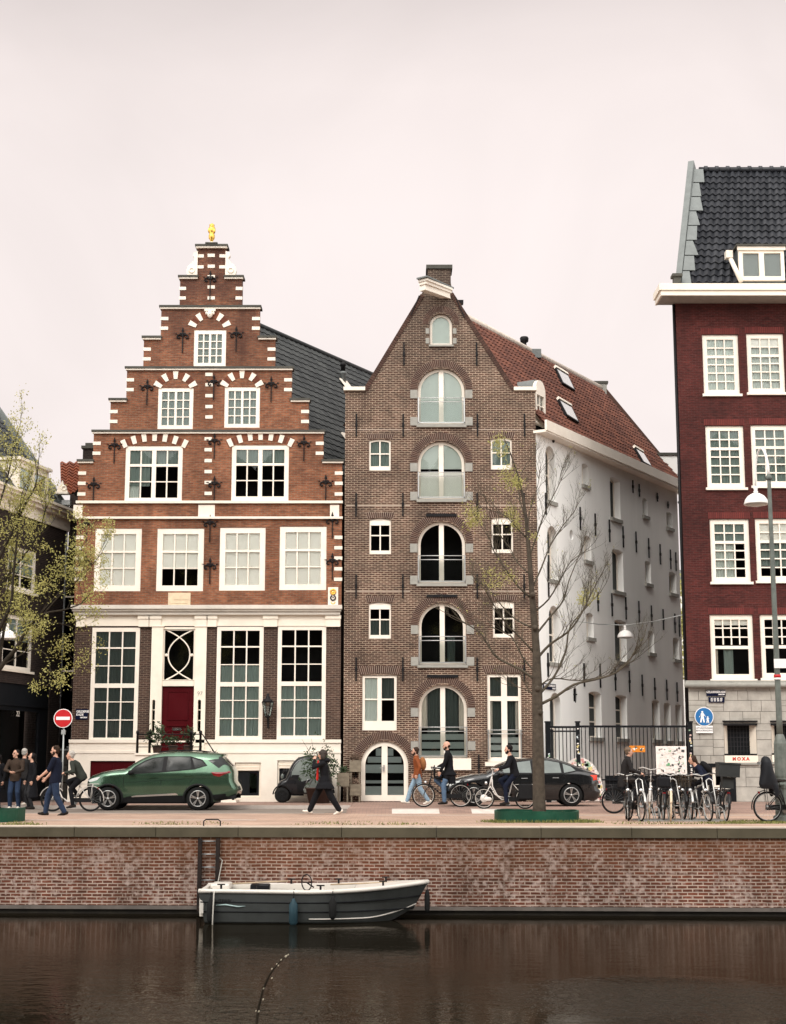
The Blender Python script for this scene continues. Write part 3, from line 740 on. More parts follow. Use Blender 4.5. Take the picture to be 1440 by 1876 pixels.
# white plinth with its mouldings, holed for the basement lights
m = lower.mb(); m.prism([(xl0 - 0.05, PAV), (xr0 + 0.02, PAV), (xr0 + 0.02, zb), (xl0 - 0.05, zb)],
      [outline(rr) for rr in basew] + [outline((lower.loc(290, 1300)[0], lower.loc(356, 1300)[0], lower.loc(320, 1382)[1], zb - 0.05))], -0.05, -0.002, rev=0.05)
for (ya, yb, d) in ((1355, 1361, 0.10), (1376, 1380, 0.075)):
    za, zb2 = lower.loc(381, yb)[1], lower.loc(381, ya)[1]
    for (xa, xb) in ((xl0 - 0.06, lower.loc(288, 1300)[0]), (lower.loc(360, 1300)[0], xr0 + 0.03)): m.box(xa, xb, -d, -0.052, za, zb2)
m.build('plinth', M['stucco'], sg)
for k, rr in enumerate(basew[:2]):
    f = lower.mb(); f.prism(outline(grow(rr, -0.004)), [outline((rr[0] + .06, rr[1] - .06, rr[2] + .08, rr[3] - .28))], 0.02, 0.1)
    for i in range(3): f.box(rr[0] + .05, rr[1] - .05, 0.0 - 0.012 * i, 0.018, rr[3] - .08 - .09 * i, rr[3] - .03 - .09 * i)
    fo = f.build('basement_window', M['cream'], sg)
    q = lower.mb(); q.prism(outline((rr[0] + .063, rr[1] - .063, rr[2] + .083, rr[3] - .283)), [outline((rr[0] + .5, rr[1] - .14, rr[2] + .16, rr[3] - .36))], 0.06, 0.10); q.build('frame', M['black_paint'], fo)
    q = lower.mb(); q.box(rr[0] + .06, rr[1] - .06, 0.105, 0.11, rr[2] + .08, rr[3] - .28); q.build('pane', M['glass'], fo)
rr = basew[2]; f = lower.mb(); f.box(rr[0] + .003, rr[1] - .003, 0.03, 0.10, rr[2], rr[3] - .003)
for i in (1, 2, 3): f.box(rr[0] + .05 + i * (rr[1] - rr[0]) / 4 - .06, rr[0] + .05 + i * (rr[1] - rr[0]) / 4 - .045, 0.02, 0.03, rr[2] + .1, rr[3] - .1)
f.build('cellar_shutter', M['door_red'], sg)
# stone cornice, frieze and pilaster heads
m = lower.mb(); zt = ZC
for (ya, yb, d) in ((1110, 1117, 0.34), (1117, 1121, 0.27), (1121, 1127, 0.20)):
    m.box(lower.loc(133, 1120)[0] + (0.34 - d) * .5, lower.loc(627, 1120)[0] - (0.34 - d) * .5, -d, 0.02, lower.loc(381, yb)[1], lower.loc(381, ya)[1])
m.build('cornice', M['moulding'] if False else simple('lead_grey_cornice', (0.62, 0.57, 0.50), 0.6, var=0.12, scale=2, dirt=(0.40, 0.37, 0.31)), sg)
m = lower.mb(); zf0, zf1 = lower.loc(381, 1147)[1], lower.loc(381, 1127)[1]
m.box(lower.loc(140, 1140)[0], lower.loc(624, 1140)[0], -0.05, -0.003, zf0, zf1)
for (xa, xb) in ((140, 157), (254, 274), (274, 296), (358, 380), (380, 398), (483, 509), (597, 624)):
    a, c = lower.loc(xa, 1140)[0] + .012, lower.loc(xb, 1140)[0] - .012
    m.box(a, c, -0.11, -0.052, zf0 - 0.03, zf1 - 0.01); m.box(a - .03, c + .03, -0.14, -0.112, zf1 - 0.14, zf1 - 0.02)
m.build('frieze', M['cream'], sg)
# doorcase
m = lower.mb()
for (xa, xb) in ((276, 297), (356, 377)):
    a, c = lower.loc(xa, 1270)[0], lower.loc(xb, 1270)[0]
    sx = (lower.loc(279 if xa < 300 else 362.5, 1310)[0], lower.loc(284.5 if xa < 300 else 368.5, 1310)[0], lower.loc(320, 1340)[1], lower.loc(320, 1282)[1])
    m.prism([(a, lower.loc(320, 1380)[1]), (c, lower.loc(320, 1380)[1]), (c, zf0 - .032), (a, zf0 - .032)], [outline(sx, (sx[1]-sx[0])/2)], -0.10, 0.10)
    m.box(a - .03, c + .03, -0.13, 0.08, zf0 - .03, zf0 + .02 - .06 + .04)
    for fz in (.35, .68): m.box(sx[0], sx[1], -0.02, 0.02, sx[2] + (sx[3]-sx[2])*fz - .015, sx[2] + (sx[3]-sx[2])*fz + .015)
a, c = lower.loc(297, 1250)[0] + .003, lower.loc(356, 1250)[0] - .003
m.box(a, c, -0.06, 0.10, lower.loc(320, 1257)[1], lower.loc(320, 1247)[1]); m.box(a, c, -0.02, 0.10, lower.loc(320, 1153)[1], zf0 - .035)
dc = m.build('doorcase', M['cream'], sg)
for (xa, xb) in ((278, 286), (361, 370)):
    q = lower.mb(); q.quad((lower.loc(xa, 1310)[0], 0.06, lower.loc(320, 1345)[1]), (lower.loc(xb, 1310)[0], 0.06, lower.loc(320, 1345)[1]), (lower.loc(xb, 1310)[0], 0.06, lower.loc(320, 1279)[1]), (lower.loc(xa, 1310)[0], 0.06, lower.loc(320, 1279)[1]))
    q.build('side_light', M['glass'], dc)
# fanlight with two crossing arcs
zt0, zt1 = lower.loc(327, 1245)[1], lower.loc(327, 1155)[1]; xa, xb = lower.loc(299.5, 1200)[0], lower.loc(356, 1200)[0]
m = lower.mb(); m.prism(outline((a, c, zt0 - .02, zt1 + .02)), [outline((a + .05, c - .05, zt0, zt1))], 0.02, 0.09)
ccx = (a + c) / 2; cz = (zt0 + zt1) / 2; hw = (c - a) / 2 - .06; hh = (zt1 - zt0) / 2
for s_ in (-1, 1):
    P = []
    for i in range(25):
        zz = -hh + 2*hh*i/24; P.append((ccx + s_ * hw * (.76 - 1.62 * abs(zz/hh)**2.3), 0.05 + .004*s_, cz + zz))
    m.tube(P, 0.026, 6)
    m.ell((ccx + s_ * hw * .9, 0.05, cz), (0.055, 0.03, 0.055))
fo = m.build('fanlight', M['white'], sg)
q = lower.mb(); q.quad((a + .04, .06, zt0), (c - .04, .06, zt0), (c - .04, .06, zt1), (a + .04, .06, zt1)); q.build('pane', M['glass'], fo)
zd0, zd1 = lower.loc(323, 1380)[1], lower.loc(323, 1257.5)[1]
m = lower.mb(); m.box(a + .003, c - .003, 0.03, 0.10, zd0, zd1 - .003)
def panel(mb, x0, x1, z0, z1, y, t=.02):
    mb.box(x0, x1, y - t, y, z0, z0 + .03); mb.box(x0, x1, y - t, y, z1 - .03, z1)
    mb.box(x0, x0 + .03, y - t, y, z0 + .031, z1 - .031); mb.box(x1 - .03, x1, y - t, y, z0 + .031, z1 - .031)
panel(m, a + .18, c - .18, zd1 - 1.15, zd1 - .16, 0.028); panel(m, a + .18, c - .18, zd0 + .12, zd0 + .75, 0.028); m.box(a + .2, c - .2, -.01, .028, zd1 - 1.36, zd1 - 1.28)
do = m.build('front_door', M['door_red'], sg)
m = lower.mb(); m.box(ccx - .16, ccx + .16, -.005, .026, zd1 - 1.50, zd1 - 1.41); m.ell((a + .09, -.02, zd1 - 1.45), .035); m.build('handle', M['chrome'], do)
text_obj('97', 'house_number', 0.19, simple('grey_number', (0.35, 0.32, 0.28), 0.6), sg, (lower.loc(367, 1271)[0], YF - 0.104, lower.loc(367, 1271)[1]))
# blocks of pale stone on the step edges and the middle pier
def blk(x0, x1, zc, h=0.115, d=-0.014): q = FL.mb(); q.box(x0, x1, d, 0.06, zc - h/2, zc + h/2); q.build('stone_block', M['block'], sg)
for i, (X0, X1, z) in enumerate(st):
    zlow = ZC if i == 0 else st[i-1][2]
    if i == 0: zs = [FL.loc(386, y)[1] for y in (867, 886, 905, 985, 1004, 1023, 1042, 1061)]
    elif i == 7: zs = [FL.loc(386, y)[1] for y in (469, 489)]
    else: zs = [z - .42, z - .78]
    for q in zs:
        if i == 0: q += random.uniform(-.01, .01)
        wd = .26 if i < 6 else .22
        blk(X0 - .02, X0 + wd, q, 0.12); blk(X1 - wd, X1 + .02, q, 0.12)
for px, ys in ((383, (686, 705, 725, 745, 764)), (381.5, (804, 824, 844, 864, 884, 904)), (387, (468, 488, 507, 526, 546))):
    for y in ys: X, Z = FL.loc(px, y); blk(X - .13, X + .13, Z, 0.12, -0.018)
X, Z = FL.loc(378.5, 936); blk(X - .29, X + .29, Z, .42, -.03)
for px in (143, 613): X, Z = FL.loc(px, 936); blk(X - .16, X + .16, Z, .42, -.03)
for (ya, yb) in ((918, 922.5), (947, 951)):
    m = FL.mb(); m.box(lo_l - .05, lo_r + .03, -0.10, 0.02, FL.loc(386, yb)[1], FL.loc(386, ya)[1]); m.build('string_course', M['block'], sg)
# dark moulded caps on every step
def capping(x0, x1, z, d=.12):
    m = FL.mb(); m.box(x0, x1, -d, .46, z - .015, z + .055); co = m.build('gable_capping', M['moulding'], sg)
    m = FL.mb(); m.box(x0 + .03, x1 - .03, -d + .035, .03, z - .075, z - .018); m.build('moulding', M['block'], co)
for i, (X0, X1, z) in enumerate(st):
    nxt = st[i+1] if i < 7 else None
    if i in (1, 3, 5): capping(X0 - .07, X1 + .07, z)
    elif i == 7: capping(X0 - .09, X1 + .09, z, .16); q = FL.mb(); q.box((X0+X1)/2 - .22, (X0+X1)/2 + .22, -.19, .3, z + .056, z + .11); q.build('gable_capping', M['moulding'], sg)
    else: capping(X0 - .07, nxt[0] + .05, z); capping(nxt[1] - .05, X1 + .07, z)
# brick arches with pale voussoirs over the upper windows
def relief(px, ytop, half, rise, spread, stones, band=.24, n=24, head=False):
    x, zt = FL.loc(px, ytop); hw = half; rad = (hw*hw + rise*rise) / (2*rise); zc = zt - rad
    o = fac_o = FL.mb(); arch_ring(FL, x, zc, rad - band/2, rad + band/2, -spread, spread, n, -0.012, .05, o, .12); ao = o.build('arch', M['arch_brick_red'], sg)
    wdeg = math.degrees(.16 / rad)
    for a_ in stones: sm = FL.mb(); arch_ring(FL, x, zc, rad - band/2 - .03, rad + band/2 + .02, a_ - wdeg/2, a_ + wdeg/2, 1, -0.03, .05, sm, 0); sm.build('voussoir', M['block'], ao)
for px in (322, 443.5): relief(px, 687 if px < 400 else 685.5, FL.loc(353, 700)[0] - FL.loc(322, 700)[0], .33, 66, (-60, -31, 0, 31, 60))
for px in (283.5, 477.5): relief(px, 800.5 if px < 400 else 798.5, FL.loc(336, 810)[0] - FL.loc(283.5, 810)[0], .215, 28, (-25.5, -17, -8.5, 0, 8.5, 17, 25.5), n=36)
relief(384.5, 576, FL.loc(417, 597)[0] - FL.loc(384.5, 597)[0], .42, 66, (-62, -32, 32, 62))
m = FL.mb(); X, Z = FL.loc(385, 574)      # carved head on the keystone
m.box(X - .2, X + .2, -.10, .03, Z + .06, Z + .14); m.ell((X, -.06, Z - .05), (.10, .09, .14)); m.ell((X - .12, -.05, Z), (.05, .05, .07)); m.ell((X + .12, -.05, Z), (.05, .05, .07)); m.ell((X, -.14, Z - .06), (.02, .03, .03))
m.build('carved_keystone', M['block'], sg)
for (px, py, h) in ((210, 818, 1), (393, 810, 1), (557, 814, 1), (172, 890, 1), (393, 888, 1), (597, 886, 1), (270, 711, 1), (497, 706, 1), (392, 702, 1), (335, 616, 1), (433, 614, 1), (385.5, 512, 1.3), (159, 962, 1), (385, 960, 1.05), (385, 1038, 1), (157, 1030, 1), (609, 955, 1), (609, 1030, 1)):
    anchor(FL, sg, px, py, h, 0.95)
# scrolls beside the top step and the gilded finial
for s_, px in ((-1, 362), (1, 413)):
    m = FL.mb(); X = FL.loc(px, 490)[0]; Zb = st[6][2] + .06
    out_ = [(0, 0), (.36, 0), (.40, .18), (.36, .34), (.24, .46), (.13, .56), (.11, .66), (.17, .74), (.14, .86), (.05, .90), (0, .92)]
    m.prism([(X + s_ * a_, Zb + b_) for a_, b_ in out_], [], -.05, .14)
    m.torus((X + s_ * .2, -.05, Zb + .19), .09, .035, 'y', 16, 6)
    m.build('scroll', M['block'], sg)
X, Z = FL.loc(387, 446); m = FL.mb()
m.lathe([(.14, 0), (.15, .06), (.08, .10)], (X, .1, Z - .02), 12)
m.build('finial_base', M['block'], sg)
m = FL.mb(); m.lathe([(.05, .07), (.05, .13), (.11, .22), (.115, .34), (.09, .40), (.12, .46), (.13, .60), (.09, .68), (.10, .74), (.02, .80)], (X, .1, Z), 12)
m.ell((X - .09, .06, Z + .52), (.05, .06, .10)); m.ell((X + .09, .06, Z + .5), (.05, .06, .11)); m.ell((X, .02, Z + .66), (.05, .05, .07))
m.build('finial', M['gold'], sg)
# inscription stone and lion-head tile
m = FL.mb(); r_ = FL.rect(308, 1086, 349, 1116); m.box(r_[0], r_[1], -.03, .02, r_[2], r_[3]); m.box(r_[0] + .08, r_[1] - .1, -.045, -.03, r_[2] + .2, r_[2] + .29); m.box(r_[0] + .2, r_[1] - .06, -.042, -.03, r_[2] + .33, r_[2] + .37)
po = m.build('inscription_stone', simple('tan_stone', (0.66, 0.53, 0.37), 0.8, var=0.15, scale=4, dirt=(0.42, 0.32, 0.22)), sg)
text_obj('NOCREA', 'inscription', 0.11, M['moulding'], po, (FL.loc(328, 1113)[0], YF - .036, FL.loc(328, 1113.5)[1]))
m = FL.mb(); r_ = FL.rect(601, 1076, 619.5, 1109); m.box(r_[0], r_[1], -.05, .02, r_[2], r_[3]); po = m.build('crest_tile', M['block'], sg)
xc, zc = (r_[0]+r_[1])/2, (r_[2]+r_[3])/2
m = FL.mb(); m.torus((xc, -.06, zc + .15), .085, .03, 'y', 14, 6); m.ell((xc, -.05, zc + .13), (.05, .03, .06)); m.torus((xc, -.055, zc - .2), .07, .015, 'y', 14, 6, PI, 2*PI); m.build('gilt_relief', M['gold'], po)
m = FL.mb(); m.torus((xc, -.065, zc - .06), .085, .024, 'y', 16, 6, R(110), R(430)); m.ell((xc, -.07, zc - .04), (.03, .015, .01)); m.build('dark_relief', M['iron'], po)
# flanks, roof, dark interior
ud = Vector((0.58, 1, 0)); zr, ze = 17.7, 11.15; DL = 12.5
A = Vector((cxg + .05, YF + .40, 0)); xl_, xr_ = lo_l + .02, FL.loc(629, 800)[0]
m = MB()
def slope_pts(x0, z0, k): return Vector((x0, YF + .40, z0)) + ud * k
m.add([slope_pts(xl_, PAV, 0), slope_pts(xl_, PAV, DL), slope_pts(xl_, ze, DL), slope_pts(xl_, ze, 0)], [(0, 3, 2, 1)])
m.add([slope_pts(lo_r - .02, PAV, 0), slope_pts(lo_r - .02, PAV, DL), slope_pts(lo_r - .02, ze, DL), slope_pts(lo_r - .02, ze, 0)], [(0, 1, 2, 3)])
m.add([slope_pts(xl_, PAV, DL), slope_pts(lo_r, PAV, DL), slope_pts(lo_r, ze, DL), slope_pts(A.x, zr, DL), slope_pts(xl_, ze, DL)], [(0, 1, 2, 3, 4)])
m.build('side_wall', M['brick_alley'], sg)
m = MB(); m.add([slope_pts(xl_ + .1, PAV, 1.1), slope_pts(lo_r - .1, PAV, 1.1), slope_pts(lo_r - .1, ze - .3, 1.1), slope_pts(A.x, zr - .4, 1.1), slope_pts(xl_ + .1, ze - .3, 1.1)], [(0, 1, 2, 3, 4)]); m.box(lo_l + .1, lo_r - .1, YF + .40, YF + 1.5, ZC - .3, ZC - .1); m.box(lo_l + .1, lo_r - .1, YF + .40, YF + 1.5, FL.loc(386, 935)[1] - .1, FL.loc(386, 935)[1])
m.build('interior', M['room'], sg)
m = MB(); pantiles(m, slope_pts(lo_r + .25, ze - .35, 0), slope_pts(lo_r + .25, ze - .35, DL), slope_pts(A.x, zr, DL), slope_pts(A.x, zr, 0), 44, 26, .018, .035)
pantiles(m, slope_pts(xl_ - .25, ze - .35, DL), slope_pts(xl_ - .25, ze - .35, 0), slope_pts(A.x, zr, 0), slope_pts(A.x, zr, DL), 30, 16, .018, .035)
m.add([slope_pts(lo_r + .25, ze - .4, 0), slope_pts(lo_r + .25, ze - .4, DL), slope_pts(A.x, zr - .05, DL), slope_pts(A.x, zr - .05, 0), slope_pts(xl_ - .25, ze - .4, 0), slope_pts(xl_ - .25, ze - .4, DL)], [(0, 1, 2, 3), (3, 2, 5, 4)])
m.tube([slope_pts(A.x, zr + .05, -.02), slope_pts(A.x, zr + .05, DL)], .09, 8)
rf = m.build('roof', M['roof_slate'], sg)
# flue with lead apron and two small vents on the slates
pr = Vector((lo_r + .25 - A.x, 0, ze - .35 - zr)); nr = Vector((-pr.z, 0, pr.x)).normalized(); nr = -nr if nr.z < 0 else nr
def on_roof(k, t): return slope_pts(A.x, zr, k) + pr * t
fl = on_roof(6.1, .185); m = MB(); m.lathe([(.11, -.2), (.11, .36), (.16, .40), (.16, .46), (.07, .52)], fl, 10); m.build('flue', M['lead'], rf)
m = MB(); m.lathe([(.09, .5), (.09, .72), (.12, .74), (.12, .82), (.03, .9)], fl, 10); m.build('flue_cap', M['iron'], rf)
m = MB(); q0 = on_roof(5.85, .17) + nr*.09; q1 = on_roof(6.35, .17) + nr*.09; dn = pr * .11
m.hexa([q0, q1, q1 + dn, q0 + dn, q0 + nr*.03, q1 + nr*.03, q1 + dn + nr*.03, q0 + dn + nr*.03]); m.build('lead_apron', M['white'], rf)
q0 = on_roof(2.55, .60) + nr*.09; q1 = on_roof(2.9, .60) + nr*.09; dn = pr * .05
m = MB(); m.hexa([q0, q1, q1 + dn, q0 + dn, q0 + nr*.06, q1 + nr*.06, q1 + dn + nr*.03, q0 + dn + nr*.03]); m.build('roof_vent', M['white'], rf)
# ------------------------------------------------------------------ warehouse
FW = Fac((0, YF, 0), (1, 0))
X0w, X1w = FW.loc(630.5, 1100)[0], FW.loc(986.5, 1100)[0]
wh = empty('gabled_warehouse', ((X0w + X1w) / 2, YF, PAV), 'purple brown brick warehouse with round arched windows, hoist beam and white side wall', 'warehouse')
zs = FW.loc(645, 716)[1]
apx0, apz = FW.loc(771, 540); apx1, _ = FW.loc(830, 540)
sl0 = FW.loc(667, 715)[0]; sl1 = FW.loc(943, 705)[0]
loopw = [(X0w, PAV), (X1w, PAV), (X1w, zs), (sl1, zs), (apx1, apz), (apx0, apz), (sl0, zs), (X0w, zs)]
XC = FW.loc(809, 1000)[0]
def big_arch(y0, y1, hw_px, cpx, back, ground=False, brk=True):
    c = FW.loc(cpx, (y0+y1)/2)[0]; hw = FW.loc(cpx + hw_px, (y0+y1)/2)[0] - c
    r_ = (c - hw, c + hw, FW.loc(cpx, y1)[1], FW.loc(cpx, y0)[1])
    fo = window(FW, wh, r_, .10, 1, (), mull=.17, rec=.14, arch=hw, back=back, sill=(.05, .10, 'grey_stone') if not ground else (.12, .40, 'white'))
    zc_ = r_[3] - hw
    brick_arch(FW, wh, c, zc_ + .02, hw + .03, hw + .29, 92, 50)
    for s_ in (-1, 1):
        for zz in ((zc_ - .12, r_[2] + .12) if not ground else (zc_ - .12, r_[2] + .42)): g = FW.mb(); g.box(c + s_ * (hw + .01), c + s_ * (hw + .27), -.03, .05, zz - .15, zz + .15); g.build('impost_block', M['grey_stone'], wh)
    if brk:
        zr_ = r_[2] + (.98 if not ground else 1.05); g = FW.mb()
        for dz in (0, -.14): g.tube([(c - hw - .02, .02, zr_ + dz), (c + hw + .02, .02, zr_ + dz)], .016, 6)
        for s_ in (-1, 1): g.box(c + s_*(hw - .02) - .02, c + s_*(hw - .02) + .02, .0, .04, r_[2] + .04, zr_ + .01)
        g.box(c - hw, c + hw, .0, .03, r_[2] + .06, r_[2] + .10)
        b_ = g.build('balustrade', M['steel'], wh)
        q = FW.mb(); q.quad((c - hw + .03, .02, r_[2] + .1), (c + hw - .03, .02, r_[2] + .1), (c + hw - .03, .02, zr_ - .17), (c - hw + .03, .02, zr_ - .17)); q.build('glass_panel', M['glass_clear'], b_)
    return c, hw, r_
big_arch(674.5, 778, 43, 808.5, [(0, 1, 0, 1, 'sheer_sky'), (.0, .16, .35, 1, 'curtain', .03)])  # pale sheet behind the glass stands in for sky reflected there
big_arch(808, 915, 43, 808.5, [(0, 1, 0, .46, 'sheer_sky'), (0, 1, .52, 1, 'blind')])
big_arch(955, 1069, 43.5, 809, [(0, 1, .0, .02, 'sheer_dark', .02)])
big_arch(1104, 1218, 43.5, 810.5, [(.62, .8, .55, 1, 'sheer_dark', .02)])
cg, hwg, rg = big_arch(1254, 1389, 44.5, 811.5, [(0, .15, 0, .6, 'curtain', .03), (.87, 1, 0, .62, 'curtain', .03), (.15, .85, 0, .7, 'sheer_dark', .02)], True)
def frosted(fac, house, x0, x1, z0, z1, bands, y):
    q = fac.mb()
    for a_, b_ in bands: q.box(x0, x1, y, y + .006, z0 + (z1-z0)*a_, z0 + (z1-z0)*b_)
    q.build('frosted_bands', simple('frosted_film', (0.42, 0.47, 0.45), 0.5, var=0.05), house)
h_ = rg[3] - rg[2]
frosted(FW, wh, rg[0] + .11, rg[1] - .11, rg[2] + .1, rg[2] + 1.0, ((0, .17), (.25, .50), (.58, .80)), .20)
c = FW.loc(808, 600)[0]; hw = FW.loc(828.5, 600)[0] - c; r_ = (c - hw, c + hw, FW.loc(808, 632)[1], FW.loc(808, 574.5)[1])
window(FW, wh, r_, .09, 1, (), rec=.14, arch=hw, back=[(0, 1, 0, 1, 'sheer_sky')], sill=(.04, .07, 'grey_stone'))  # pale sheet again paints the sky's reflection in the pane
brick_arch(FW, wh, c, r_[3] - hw + .02, hw + .05, hw + .27, 92, 34)
for s_ in (-1, 1):
    for zz in (r_[3] - hw - .25, r_[2] + .15): g = FW.mb(); g.box(c + s_*(hw + .02), c + s_*(hw + .15), -.025, .05, zz - .1, zz + .1); g.build('impost_block', M['grey_stone'], wh)
for k, (y0, y1, top) in enumerate(((805, 862, 0), (950, 1015, 1), (1103.5, 1170, 1))):
    for j, (xa, xb) in enumerate((((676, 716), (676.5, 716.5), (675.5, 716.5))[k], ((899, 938), (900.5, 940), (903, 942.5))[k])):
        dy = -2 if j else 0; r_ = FW.rect(xa, y0 + dy, xb, y1 + dy)
        bk = [(0, 1, 0, 1, 'sheer', .02)] if (k == 0) else ([(0, 1, .5, 1, 'sheer_dark', .02)] if k == 2 and j == 0 else [])
        fo = window(FW, wh, r_, .06, 2, [(.5, .04)], rec=.05, bottom=.16 if k == 0 else .13, back=bk, arch=.05)
        if top:
            q = FW.mb(); q.box(r_[0] + .02, r_[1] - .02, .04, .048, r_[3] - .24, r_[3] - .07); q.build('top_board', M['white'], fo)
        flat_arch(FW, wh, r_[0] - .05, r_[1] + .05, r_[3] - .02, r_[3] + .22, .07)
r_ = FW.rect(663.5, 1237, 727, 1338); window(FW, wh, r_, .09, 1, [(.5, .05)], mull=.15, rec=.05, bottom=.32, back=[(0, .45, 0, 1, 'sheer_sky', .015), (.52, 1, 0, .5, 'sheer_dark', .02)])
flat_arch(FW, wh, r_[0] - .08, r_[1] + .08, r_[3] + .01, r_[3] + .32, .10)
r_ = FW.rect(893, 1235, 955.5, 1396); window(FW, wh, r_, .10, 1, [(.27, .16)], mull=.20, rec=.05, bottom=.16, back=[(0, .1, 0.3, .7, 'curtain', .02), (.88, 1, 0.3, .7, 'curtain', .02), (0, 1, 0, .28, 'sheer_dark', .02), (.1, .88, .3, 1, 'sheer_dark', .02)], sill=(.10, .14, 'white'))
flat_arch(FW, wh, r_[0] - .08, r_[1] + .08, r_[3] + .01, r_[3] + .30, .10)
frosted(FW, wh, r_[0] + .1, r_[1] - .1, r_[2] + .18, r_[2] + .95, ((0, .2), (.28, .52), (.6, .85)), .11)
g = FW.mb(); zr_ = r_[2] + 1.08
for dz in (0, -.13): g.tube([(r_[0] - .03, -.03, zr_ + dz), (r_[1] + .03, -.03, zr_ + dz)], .016, 6)
for x in (r_[0] + .03, r_[1] - .03): g.box(x - .02, x + .02, -.05, -.01, r_[2] + .1, zr_)
g.build('balustrade', M['steel'], wh)
# arched cellar doors
c = FW.loc(704.5, 1420)[0]; hw = FW.loc(748, 1420)[0] - c; rd = (c - hw, c + hw, PAV + .02, FW.loc(704, 1358.5)[1])
do = window(FW, wh, rd, .15, 1, (), mull=.20, rec=.06, arch=hw, bottom=.20, name='cellar_door')
h_ = rd[3] - rd[2]
q = FW.mb()
for a_, b_ in ((.0, .18), (.24, .30), (.45, .62), (.66, .78), (.80, .95)):
    z0, z1 = rd[2] + .2 + (h_-.35)*a_, rd[2] + .2 + (h_-.35)*b_
    w0 = hw - .16
    if z1 > rd[3] - hw: w0 = math.sqrt(max(.02, (hw-.16)**2 - max(0, z1 - (rd[3]-hw))**2))
    q.box(c - w0, c + w0, .115, .12, z0, z1)
q.build('frosted_bands', simple('frosted_film_dark', (0.26, 0.31, 0.30), 0.5, var=0.05), do)
q = FW.mb(); q.box(c - .045, c + .0, -.0, .06, rd[2] + 1.0, rd[2] + 1.22); q.beam((c - .02, -.03, rd[2] + 1.12), (c - .16, -.03, rd[2] + 1.12), .03, .03); q.build('handle', M['steel'], do)
brick_arch(FW, wh, c, rd[3] - hw + .02, hw + .05, hw + .33, 88, 52)
m = FW.mb(); m.prism(loopw, FW.holes, 0, .38); m.build('front_wall', M['brick_ware'], wh)
# raking brick edges, shoulders, hoist beam, chimney
def rake(a_, b_):
    n = 46; m = FW.mb()
    for i in range(n):
        t0, t1 = (i + .08) / n, (i + .92) / n
        p = lambda t, o: (a_[0] + (b_[0]-a_[0])*t + o[0], a_[1] + (b_[1]-a_[1])*t + o[1])
        d = Vector((b_[0]-a_[0], b_[1]-a_[1])).normalized(); nn = Vector((-d.y, d.x)) if d.x > 0 else Vector((d.y, -d.x))
        if nn.y < 0: nn = -nn
        i0, i1, o0, o1 = p(t0, nn*-.09), p(t1, nn*-.09), p(t0, nn*.06), p(t1, nn*.06)
        m.hexa([(i0[0], -.03, i0[1]), (i1[0], -.03, i1[1]), (i1[0], .42, i1[1]), (i0[0], .42, i0[1]), (o0[0], -.03, o0[1]), (o1[0], -.03, o1[1]), (o1[0], .42, o1[1]), (o0[0], .42, o0[1])])
    m.build('raking_edge', M['arch_brick'], wh)
rake((sl0 + .02, zs + .02), (apx0 + .05, apz)); rake((sl1 - .02, zs + .02), (apx1 - .05, apz + .05))
for xa, xb in ((X0w - .06, sl0 + .04), (sl1 - .04, X1w + .05)): m = FW.mb(); m.box(xa, xb, -.10, .45, zs + .002, zs + .13); m.build('shoulder_stone', M['block'], wh)
m = FW.mb(); zt = FW.loc(808, 537)[1]
xa, xb = FW.loc(784, 510)[0], FW.loc(826, 510)[0]
m.box(xa, xb, .05, .75, apz - .3, FW.loc(805, 492)[1]); m.prism([(apx0 + .0, apz + .003), (apx1, apz + .003), (xb, FW.loc(805, 518)[1]), (xa, FW.loc(805, 518)[1])], [], .03, .40)
m.build('chimney', M['brick_ware'], wh)
m = FW.mb(); m.box(xa - .06, xb + .06, -.02, .82, FW.loc(805, 492)[1] + .003, FW.loc(805, 485)[1]); m.build('chimney_cap', M['moulding'], wh)
hx, hz = FW.loc(796, 540); g = FW.mb()
# the beam juts out towards the canal and to the left
for (w_, dz0, dz1, L) in ((.17, .02, .22, 1.15), (.22, .22, .32, 1.22), (.27, .32, .40, 1.28)):
    p = Vector((hx + .50, .1, hz + (dz0+dz1)/2 - .16)); q = p + Vector((-.95, -L*.9, .0)) 
    g.beam(p, q, w_*1.5, dz1 - dz0)
ho = g.build('hoist_beam', M['white'], wh)
g = FW.mb(); p = Vector((hx + .52, .2, hz + .275)); g.beam(p, p + Vector((-1.0, -1.34, 0)), .46, .05); g.build('beam_lead', M['lead'], ho)
for (px, a_, b_) in ((740, 628, 670), (873, 628, 670)): rod(FW, wh, px, a_, b_)
for a_, b_ in ((758, 800), (903, 946), (1052, 1096), (1204, 1248)):
    for px in (652.5, 738, 874, 960): rod(FW, wh, px - (0 if a_ > 900 else -.5), a_, b_)
for px, a_ in ((768, 541), (835, 545)):
    x, z = FW.loc(px, a_); q = FW.mb(); s_ = -1 if px < 800 else 1; q.beam((x, -.03, z - .02), (x + s_*.30, -.03, z - .75), .05, .03); q.build('wall_anchor', M['iron'], wh)
for px in (652, 877): rod(FW, wh, px, 1382, 1425)
for k, y in enumerate((944, 1092, 1239)):
    x, z = FW.loc(808.5 + k * 1.2, y); q = FW.mb(); q.box(x - .54, x + .54, -.05, .03, z - .05, z + .05); q.build('lintel_bar', M['iron'], wh)
for y in (787, 926, 1083):
    z = FW.loc(808, y)[1]
    for xa, xb in ((X0w + .05, XC - 1.1), (XC + 1.1, X1w - .05)): g = FW.mb(); g.box(xa, xb, -.007, .02, z - .02, z + .015); g.build('pale_course', M['mortar'], wh)
